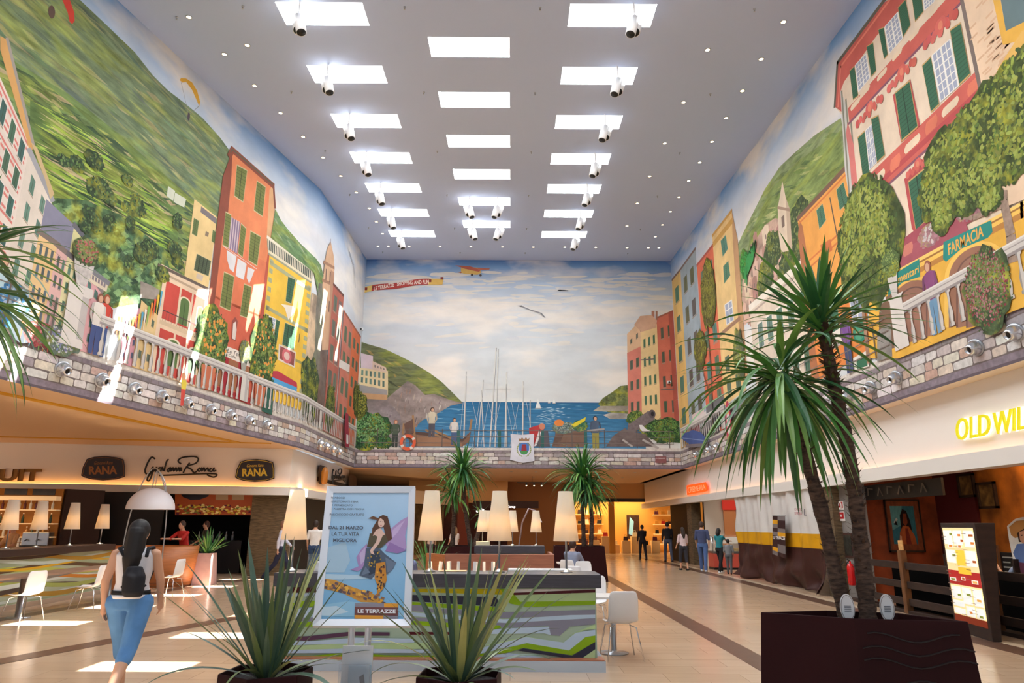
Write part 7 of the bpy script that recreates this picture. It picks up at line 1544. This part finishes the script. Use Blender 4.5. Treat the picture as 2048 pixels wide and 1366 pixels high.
cu((226, 220, 210), (2014, 1052), (2030, 1038), (2046, 1034), (2090, 1040), (2100, 1080), (2090, 1180), (2030, 1185), (2026, 1120), (2022, 1100), (2018, 1080)); cu((186, 130, 70), (2018, 1054), (2032, 1042), (2048, 1040), (2070, 1044), (2088, 1056), (2070, 1066), (2030, 1076), (2022, 1070)); cu((60, 36, 26), (2034, 1066), (2050, 1056), (2064, 1060), (2064, 1086), (2038, 1084)); cu((206, 150, 120), (2038, 1064), (2050, 1060), (2058, 1066), (2056, 1082), (2046, 1088), (2040, 1080)); cu((50, 40, 40), (2042, 1070), (2045, 1069), (2045, 1072), (2042, 1072)); cu((50, 40, 40), (2050, 1069), (2053, 1068), (2053, 1071), (2050, 1072)); cu((96, 120, 170), (2034, 1088), (2060, 1086), (2080, 1100), (2078, 1130), (2034, 1124), (2026, 1106)); cu((120, 70, 90), (2036, 1124), (2078, 1130), (2078, 1178), (2036, 1176))
mb.build('printed_figure', pc, t); mb = MB(); mb.box(X9+.02, onx(2045, 1100, X9).y, .75, .02, .06, 1.5); mb.build('support', wl, t)
# diner benches and table
t = thing('diner_table', 'dark wooden table between the two seated diners', 'table', (9.3, 14.0, 0)); MB().box(0, 0, .74, .7, .75, .04).build('tabletop', wd, t); [MB().box(sx*.3, sy*.3, .36, .06, .06, .72).build('leg', wd, t) for sx in (-1, 1) for sy in (-1, 1)]
for k, y in enumerate((13.2, 14.85)): t = thing('diner_bench', 'dark wooden bench %s the diners table' % ('at the near side of' if k == 0 else 'at the far side of'), 'bench', (9.3, y, 0)); MB().box(0, 0, .44, .8, .36, .05).build('seat', wd, t); MB().box(0, (-.2 if k == 0 else .2), .6, .8, .05, 1.1).build('backrest', wd, t); [MB().box(sx*.35, 0, .21, .05, .3, .42).build('leg', wd, t) for sx in (-1, 1)]
# ================================================================ handbag shop straight ahead
yw = mat('warm_display', (226, 170, 84), .6); YH = 44.0
struct('wall_bagshop_back', MB().span(2.6, YH+3, 0, 12.5, YH+3.1, 3.4), yw); struct('wall_bagshop_left', MB().span(1.3, YH, 0, 3.4, YH+.2, 4.2), mat('brown_column', (150, 100, 50), .6)); struct('wall_bagshop_header', MB().span(3.4, YH, 3.1, 13, YH+.2, 4.2), mat('tan_header', (206, 160, 104), .6)); struct('trim_bagshop', MB().span(3.2, YH-.1, 3.05, 8.6, YH+.1, 3.25), black)
struct('wall_bagshop_divider', MB().span(6.0, YH+.3, 0, 6.35, YH+.6, 3.1), mat('gold_wall', (200, 140, 50), .6))
light('AREA', (6.2, YH+1.6, 3.3), 260, (1, .72, .34), 5, (0, 0, 0), sy=2.4)
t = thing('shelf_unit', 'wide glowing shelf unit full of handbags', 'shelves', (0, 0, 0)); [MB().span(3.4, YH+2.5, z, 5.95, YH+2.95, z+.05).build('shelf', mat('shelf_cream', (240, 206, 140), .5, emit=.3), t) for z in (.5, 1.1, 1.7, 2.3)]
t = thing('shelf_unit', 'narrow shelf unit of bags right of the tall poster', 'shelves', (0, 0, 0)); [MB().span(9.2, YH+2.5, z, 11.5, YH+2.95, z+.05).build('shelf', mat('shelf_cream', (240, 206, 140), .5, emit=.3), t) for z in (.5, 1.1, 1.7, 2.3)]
rg = random.Random(4); BC = [(60, 30, 26), (30, 26, 30), (170, 40, 34), (216, 190, 150), (120, 70, 40), (230, 220, 200), (90, 40, 60), (196, 140, 60)]
def bag(x, y, z, w_, h, c_, lab, grp):
    t = thing('handbag', lab, 'handbag', (x, y, z), 0, grp); MB().box(0, 0, h/2, w_, .14, h, 0, top=.82).build('body', mat('leather_%d' % BC.index(c_), c_, .4), t, bevel=.015); MB().tube([(-w_*.28, 0, h), (-w_*.22, 0, h*1.45), (w_*.22, 0, h*1.45), (w_*.28, 0, h)], .01, 5).build('handle', mat('leather_%d' % BC.index(c_), c_, .4), t)
for z in (.55, 1.15, 1.75, 2.35):
    for k in range(6): bag(3.6+k*.42, YH+2.7, z, rg.uniform(.22, .34), rg.uniform(.18, .28), rg.choice(BC), 'small handbag on the wide glowing shelf unit in the far shop', 'handbags on the wide shelves')
    for k in range(5): bag(9.4+k*.42, YH+2.7, z, rg.uniform(.22, .34), rg.uniform(.18, .28), rg.choice(BC), 'small bag on the narrow shelf unit right of the tall poster', 'bags on the right shelves')
for k in range(8): x = 4.6+k*.62; box_thing('display_plinth', 'cream display block in the far shop window', 'plinth', x, YH+.9+.3*(k % 2), 0, .5, .5, .5+.25*(k % 3), mat('plinth_cream', (230, 200, 150), .5), group='display blocks in the far shop'); bag(x, YH+.9+.3*(k % 2), .5+.25*(k % 3), .3, .24, rg.choice(BC), 'handbag on a cream block in the far shop window', 'handbags on display blocks')
a, b = at(1253, 1030, YH+2.2), at(1280, 1078, YH+2.2); t = thing('poster', 'tall dark fashion poster with a pale blue flash in the far shop', 'poster'); MB().span(a.x, YH+2.2, b.z, b.x, YH+2.25, a.z).build('panel', mat('poster_brown', (70, 44, 34), .5, noise=.3), t); MB().add([(a.x+.1, YH+2.19, b.z+.3), (a.x+.35, YH+2.19, b.z+.2), (a.x+.45, YH+2.19, a.z-.4), (a.x+.2, YH+2.19, a.z-.1)], [(0, 1, 2, 3)]).build('light_figure', mat('pale_blue_glow', (150, 200, 210), emit=.6), t)
# central far column and dark shop at the left
struct('wall_column', MB().span(-.2, YH-1, 0, 3.4, YH-.8, ZB), mat('brown_column', (150, 100, 50), .6)); struct('wall_dark_shop', MB().span(-6, YH-2, 2.9, -.2, YH-1.8, ZB), mat('tan_header', (206, 160, 104), .6)); struct('wall_dark_shop_back', MB().span(-6, YH+1, 0, -.2, YH+1.1, 3.2), mat('dark_red_shop', (60, 26, 26), .7, noise=.6, nscale=2))
struct('wall_red_column', MB().span(-3.1, YH-2.1, 0, -2.5, YH-1.7, 3.3), mat('rust_column', (120, 50, 26), .6)); struct('trim_dark_shop', MB().span(-2.2, YH-2.2, 2.6, 1.6, YH-2.0, 3.0), mat('dark_header', (50, 24, 26), .6))
mb = MB(); text_on(mb, 'cafe', [at(952, 1025, YH-2.25), at(969, 1023, YH-2.25), at(968, 1015, YH-2.25), at(952, 1018, YH-2.25)], bold=.03); text_on(mb, 'Camp', [at(1014, 1017, YH-2.25), at(1031, 1017, YH-2.25), at(1031, 1011, YH-2.25), at(1014, 1011, YH-2.25)], bold=.03); tag(mb.build('sign_lettering', mat('white_neon', (240, 240, 240), emit=1.5)), 'small glowing white letters over the dark shop straight ahead', 'sign')
light('POINT', (-3.6, YH-.6, 2.2), 25, (1, .5, .25), .2); light('POINT', (.6, YH-.5, 2.2), 14, (1, .6, .35), .2)
# jeweller style shop far left with pale header
struct('wall_pale_header', MB().wall((-9.5, 34), (-3.1, YH-2), 2.75, 3.45, .2), mat('pale_header', (196, 176, 156), .6)); struct('wall_shop_in', MB().wall((-10.5, 35), (-4, YH-1), 0, 2.75, .2), mat('olive_shop', (96, 76, 44), .7, noise=.5, nscale=3))
light('POINT', (-5.5, 38.5, 2.2), 30, (1, .7, .35), .2)
# soffit lights at the back
for k, (x, y) in enumerate([(x, y) for y in (34.5, 38.5) for x in (-4.5, -2.6, 0, 1.2, 2.4, 6)]):
    o = dup(dl); o.location = (x, y, ZB-.001); o['label'] = 'tiny downlight in the low ceiling beyond the end wall'; o['group'] = 'downlights in the far low ceiling'
light('AREA', (0, 37.5, ZB-.06), 130, (1, .70, .42), 9, (0, 0, 0), sy=7)
t = thing('track_lights', 'black track with three small spotlights below the far low ceiling', 'track light', (1.1, 37.5, ZB-.35)); MB().box(0, 0, 0, 1.6, .05, .05).build('track', black, t); MB().tube([(0, 0, 0), (0, 0, .34)], .01, 5).build('rod', black, t)
for k in range(3): h = MB().lathe([(.05, 0), (.05, -.12), (.04, -.12)], 10, (-.3+k*.4, 0, -.02)).build('lamp_head', black, t); MB().ball((-.3+k*.4, 0, -.15), .035, 8).build('lens', mat('lamp_glow'), h)
# ================================================================ shops on the left behind the bar
struct('wall_corner_pillar', MB().wall((-8.75, 24.3), (-7.5, 24.55), 0, 2.62, .7), ROK)
struct('wall_kitchen_back', MB().wall((-15, 26.6), (-9.2, 27.6), 0, 3.3, .1), mat('black_panel', (22, 20, 20), .5))
KP = Vector((-12.6, 24.2, 0)); t = thing('menu_sign_board', 'orange food picture board above the pasta shop counter', 'board'); kn = Vector((.18, -1, 0)).normalized()
def kq(u, v, o=0): return onplane(u, v, KP+kn*o+Vector((0, 0, 0)), kn)
KB = [(350, 1030), (504, 1030), (508, 985), (350, 985)]
mb = MB(); mb.poly([kq(*p) for p in KB]); mb.build('panel', mat('orange_board', (150, 62, 20), .5, emit=.25), t)
mb = MB(); r7 = random.Random(1)
for k in range(120):
    u, v = r7.uniform(354, 500), r7.uniform(1010, 1028); q_ = 5; mb.poly([kq(u+r7.uniform(2, 5)*math.cos(a), v+r7.uniform(1, 3)*math.sin(a), .01+.0004*k) for a in np.linspace(0, 5.2, 6)], 0, lin(r7.choice([(190, 150, 50), (150, 60, 40), (206, 176, 90), (110, 110, 50), (90, 40, 50), (220, 190, 120)])))
mb.build('food_photo', paint('food_print', 20, .8, 1.2, emit=.2), t)
mb = MB(); mb.poly([kq(u, v, .06) for u, v in ((360, 986), (420, 986), (416, 993), (400, 999), (382, 1000), (366, 994))]); mb.build('dark_badge', navy, t)
for a, b in ((431, 456), (464, 488)): mb = MB(); mb.poly([kq(u, v, .07) for u, v in ((a, 1000), (b, 1000), (b, 986), (a, 986))]); mb.build('small_picture', mat('small_pic', (176, 140, 100), .5, emit=.1), t)
box_thing('kitchen_counter', 'black pasta shop counter with steel edge', 'counter', -11.2, 25.4, 0, 3.6, .7, 1.1, mat('black_counter', (16, 14, 18), .3), rz=.18)
for k in range(6): o = tag(MB().lathe([(.04, 0), (.05, .16), (.02, .22), (.02, .3)], 10).build('bottle', steel), 'small metal container on the black pasta shop counter', 'container', 'containers on the pasta counter'); o.location = (-10.9+k*.22, 25.45+k*.04, 1.1)
# bar back shelves
t = thing('bottle_shelf', 'warm lit shelf wall behind the left bar', 'shelves'); SA, SB = Vector((-17.0, 20.4, 0)), Vector((-13.05, 20.9, 0)); sd2 = (SB-SA).normalized(); sn = Vector((sd2.y, -sd2.x, 0))
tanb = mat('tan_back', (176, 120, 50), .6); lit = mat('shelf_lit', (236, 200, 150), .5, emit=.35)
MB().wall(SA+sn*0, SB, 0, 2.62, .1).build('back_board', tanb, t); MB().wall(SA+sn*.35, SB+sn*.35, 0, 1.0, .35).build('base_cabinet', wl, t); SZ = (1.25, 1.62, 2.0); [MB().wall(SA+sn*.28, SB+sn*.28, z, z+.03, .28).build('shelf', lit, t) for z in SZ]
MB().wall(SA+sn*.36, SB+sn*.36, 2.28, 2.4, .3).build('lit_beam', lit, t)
for k in range(5): a = SA+sd2*(.3+k*.75)+sn*.3; b = a+sd2*.6; MB().wall(a, b, 2.43, 2.6, .02, side=1).build('menu_screen', mat('menu_dark', (30, 20, 26), .4, noise=.9, nscale=4), t)
light('AREA', tuple(SA.lerp(SB, .5)+sn*1.2+Vector((0, 0, 2.6))), 30, (1, .68, .34), 3.2, (0, 0, 0), sy=.6)
BT = [(90, 30, 20), (206, 206, 200), (176, 60, 30), (60, 70, 40), (150, 100, 50), (214, 160, 90)]; bts = []
for i, c_ in enumerate(BT):
    o = thing('bottle', 'bottle', 'bottle'); MB().lathe([(.035, 0), (.037, .15), (.014, .2), (.014, .25)], 8).build('glass_body', mat('bottle_%d' % i, c_, .2), o); MB().lathe([(.016, .25), (.016, .28)], 8).build('cap', lit, o); bts.append(o)
used = set(); r8 = random.Random(6)
for si, z in enumerate(SZ):
    for k in range(26):
        if r8.random() < .12: continue
        i = r8.randrange(6) if si < 2 else (1 if k % 2 else 0); o = bts[i] if i not in used else dup(bts[i]); used.add(i)
        o.location = SA+sd2*(.12+k*.148)+sn*.14+Vector((0, 0, z+.03)); o['label'] = 'small bottle on the %s shelf behind the left bar' % ('lower', 'middle', 'upper')[si]; o['group'] = 'bottles on the %s bar shelf' % ('lower', 'middle', 'upper')[si]
for k in range(8): o = tag(MB().lathe([(.04, 0), (.035, .12), (.028, .12)], 10).build('paper_cup', wmet), 'white paper cup stacked on the bar back counter', 'cup', 'paper cups on the back counter'); o.location = SA+sd2*(2.9+.1*(k % 4))+sn*.2+Vector((0, 0, 1.0+.13*(k//4)))
t = thing('coffee_machine', 'silver coffee machine on the back counter of the left bar', 'coffee machine', SA.lerp(SB, .9)+sn*.17+Vector((0, 0, 1.0)), .13); MB().box(0, 0, .2, .7, .32, .4).build('body', steel, t, bevel=.02); MB().box(0, -.2, .03, .66, .12, .05).build('drip_tray', black, t); [MB().tube([(x, -.18, .2), (x, -.3, .17)], .015, 6).build('handle', black, t) for x in (-.2, .1)]
box_thing('till_screen', 'grey screen standing on the left bar near the picture edge', 'screen', -10.35, 12.6, 1.16, .05, .5, .38, mat('screen_grey', (140, 120, 96), .5))
struct('wall_bar_dark', MB().wall((-12.95, 20.9), (-12.4, 21.9), 0, 2.62, .12), mat('dark_brown_wall', (46, 22, 16), .6)); struct('wall_bar_back', MB().wall((-13.4, 22.55), (-11.1, 23.05), 0, 2.62, .1), mat('near_black', (12, 9, 9), .6))
t = thing('picture', 'dark wall picture of twisted tree trunks behind the left bar lamps', 'picture'); mb = MB(); pf = lambda u, v, o=0: onplane(u, v, Vector((-11.5, 22.55, 0))+Vector((.2, -1, 0))*o, (-.2, 1, 0))
mb.poly([pf(*p) for p in ((172, 1108), (190, 1108), (212, 990), (176, 990))]); mb.build('panel', mat('near_black2', (30, 20, 14), .6), t); mb = MB()
for pts in ([(160+5, 1085), (172, 1050), (176, 1020), (186, 1005)], [(176, 1085), (184, 1050), (182, 1030), (192, 1006)]): mb.tube([pf(u, v, .05) for u, v in pts], .07, 6)
mb.build('painted_trunks', mat('trunk_brown', (70, 50, 32), .8, noise=.4), t)
struct('wall_left_side', MB().wall((-7.75, 24.6), (-8.0, 42), 0, 3.3, .1), mat('near_black', (12, 9, 9), .6))
# ================================================================ people
P = person
b, arm, k = P('woman walking away in a white vest, denim shorts and black backpack', (-3.86, 7.55, 0), .12, 1.72, (224, 224, 232), (84, 134, 190), (16, 10, 12), .42, .16, ((-.15, .25), (.25, .15)), 0, True, .28, vox=.009, shoes=(206, 200, 206), hem=-.02)
b.scale = (1.16, 1.1, 1)
mb = MB(); loft(mb, [(.08, -.18, .98, .07, .05), (.08, -.19, 1.02, .09, .07), (.07, -.18, 1.18, .095, .07), (.06, -.16, 1.27, .06, .045)], 16); o = mb.build('backpack', cloth((22, 22, 30)), b, True); soften(o, .012, 4)
for sx in (-1, 1): s_ = MB().tube([(sx*.09+.04, -.12, 1.36), (sx*.12, -.07, 1.44), (sx*.13, .03, 1.45), (sx*.13, .11, 1.34), (sx*.12, .1, 1.2), (sx*.12, .0, 1.08), (sx*.06+.05, -.13, 1.06)], .016, 6).build('strap', cloth((22, 22, 30)), b, True)
mb = MB(); loft(mb, [(0, 0, .955, .165, .122), (0, 0, .99, .16, .12)]); mb.build('belt', cloth((232, 230, 236)), b, True)
mb = MB(); loft(mb, [(0, 0, .99, .162, .118), (0, 0, 1.03, .158, .114)]); mb.build('black_waistband', cloth((20, 20, 24)), b, True)
P('man in a navy polo shirt and jeans queuing, seen from behind', (7.25, 27.6, 0), -.35, 1.84, (66, 76, 112), (74, 100, 150), (70, 50, 42), .05, .1, ((.15, .3), (-.1, .2)), .5, shoes=(190, 190, 200))
P('woman in a pale pink top standing left of the man in navy', (6.75, 28.6, 0), .3, 1.62, (222, 200, 204), (50, 50, 60), (50, 36, 30), .3, .06, ((.2, .5), (.1, .2)), .5, True, .4)
P('woman in a teal top and black trousers with short dark hair', (7.72, 27.0, 0), -.9, 1.6, (36, 130, 140), (20, 20, 24), (34, 26, 26), .14, .1, ((.3, .6), (.9, .7)), .2, True, shoes=(220, 220, 224))
P('child in a grey shirt beside the woman in teal', (7.86, 26.4, 0), -.4, 1.22, (130, 132, 136), (90, 92, 96), (40, 30, 28), .06, .06, ((.1, .2), (.1, .3)), .5)
P('person in dark clothes with raised forearm facing the handbag shop', (6.65, 36.8, 0), .2, 1.7, (30, 26, 32), (26, 26, 34), (30, 24, 22), .1, .1, ((.1, .2), (.7, 1.0)), .9)
P('man in a black top and grey jeans near the dark pier', (7.5, 34.8, 0), .1, 1.84, (24, 22, 28), (74, 80, 100), (30, 24, 22), .06, .1, ((.1, .2), (.2, .3)), .9)
P('man in a white shirt and dark trousers walking past the stone pillar', (-7.0, 22.3, 0), -1.35, 1.76, (206, 208, 226), (34, 36, 60), (120, 80, 60), .05, .15, ((.4, .4), (-.3, .3)), .9)
P('man in a white T-shirt and jeans beside the lamp, seen from behind', (-6.35, 23.6, 0), .1, 1.78, (226, 224, 222), (40, 66, 104), (44, 32, 28), .05, .08, ((.1, .3), (.1, .3)), .4)
P('customer in red and white leaning over the round wooden desk', (-9.55, 21.4, 0), 2.7, 1.74, (190, 40, 36), (40, 40, 60), (70, 40, 30), .06, .08, ((.9, .7), (.9, .7)), .5, lean=.25)
P('man in a dark shirt and blue jeans at the pasta shop counter', (-9.9, 23.6, 0), 2.2, 1.74, (40, 40, 38), (30, 44, 84), (60, 36, 30), .06, .1, ((.3, .5), (.4, .6)), .4)
P('barista in a purple cap and beige top behind the left bar', (-13.0, 19.0, 0), 2.9, 1.66, (206, 164, 120), (50, 40, 40), (50, 30, 30), .1, .05, ((.5, .8), (.5, .8)), .4, True, cap=(110, 40, 80))
P('two-tone shirted man seated at the left behind the counter, dark hair', (-1.98, 13.6, 0), .2, 1.76, (110, 120, 160), (50, 50, 60), (34, 24, 22), .05, 0, ((.5, .9), (.5, .9)), .5, seated=True)
P('man in a grey-blue shirt seated bending by the right lounge table', (1.5, 18.3, 0), -.6, 1.76, (136, 144, 168), (40, 50, 80), (60, 44, 40), .05, 0, ((.6, .7), (.6, .7)), .5, seated=True, lean=.15)
P('woman in a light top standing beyond the far left planter', (-3.25, 29.5, 0), .1, 1.6, (206, 170, 150), (60, 50, 50), (40, 28, 26), .25, .06, ((.2, .4), (.1, .3)), .4, True)
P('blond child or woman in white beyond the far left planter', (-2.2, 28.5, 0), .6, 1.6, (216, 200, 190), (80, 60, 60), (150, 110, 70), .2, .06, ((.2, .5), (.2, .4)), .3, True)
P('diner in a pale shirt leaning on the table inside the restaurant, farther one', (9.3, 14.7, 0), PI, 1.72, (150, 166, 196), (50, 50, 60), (34, 24, 22), .06, 0, ((.8, .9), (.8, .9)), .5, seated=True, lean=.2)
P('diner in a pale shirt with hand at the mouth inside the restaurant, nearer one', (9.3, 13.3, 0), .0, 1.72, (150, 166, 196), (50, 50, 60), (34, 24, 22), .06, 0, ((.8, 1.6), (.8, .9)), .5, seated=True)
for x, y, r, lab in ((-1.98, 13.6, .2+PI, 'white shell chair under the man behind the counter'), (1.5, 18.3, -.6+PI, 'white shell chair under the man in grey-blue')):
    dup(c0, (x, y, -.0), r-PI, lab)
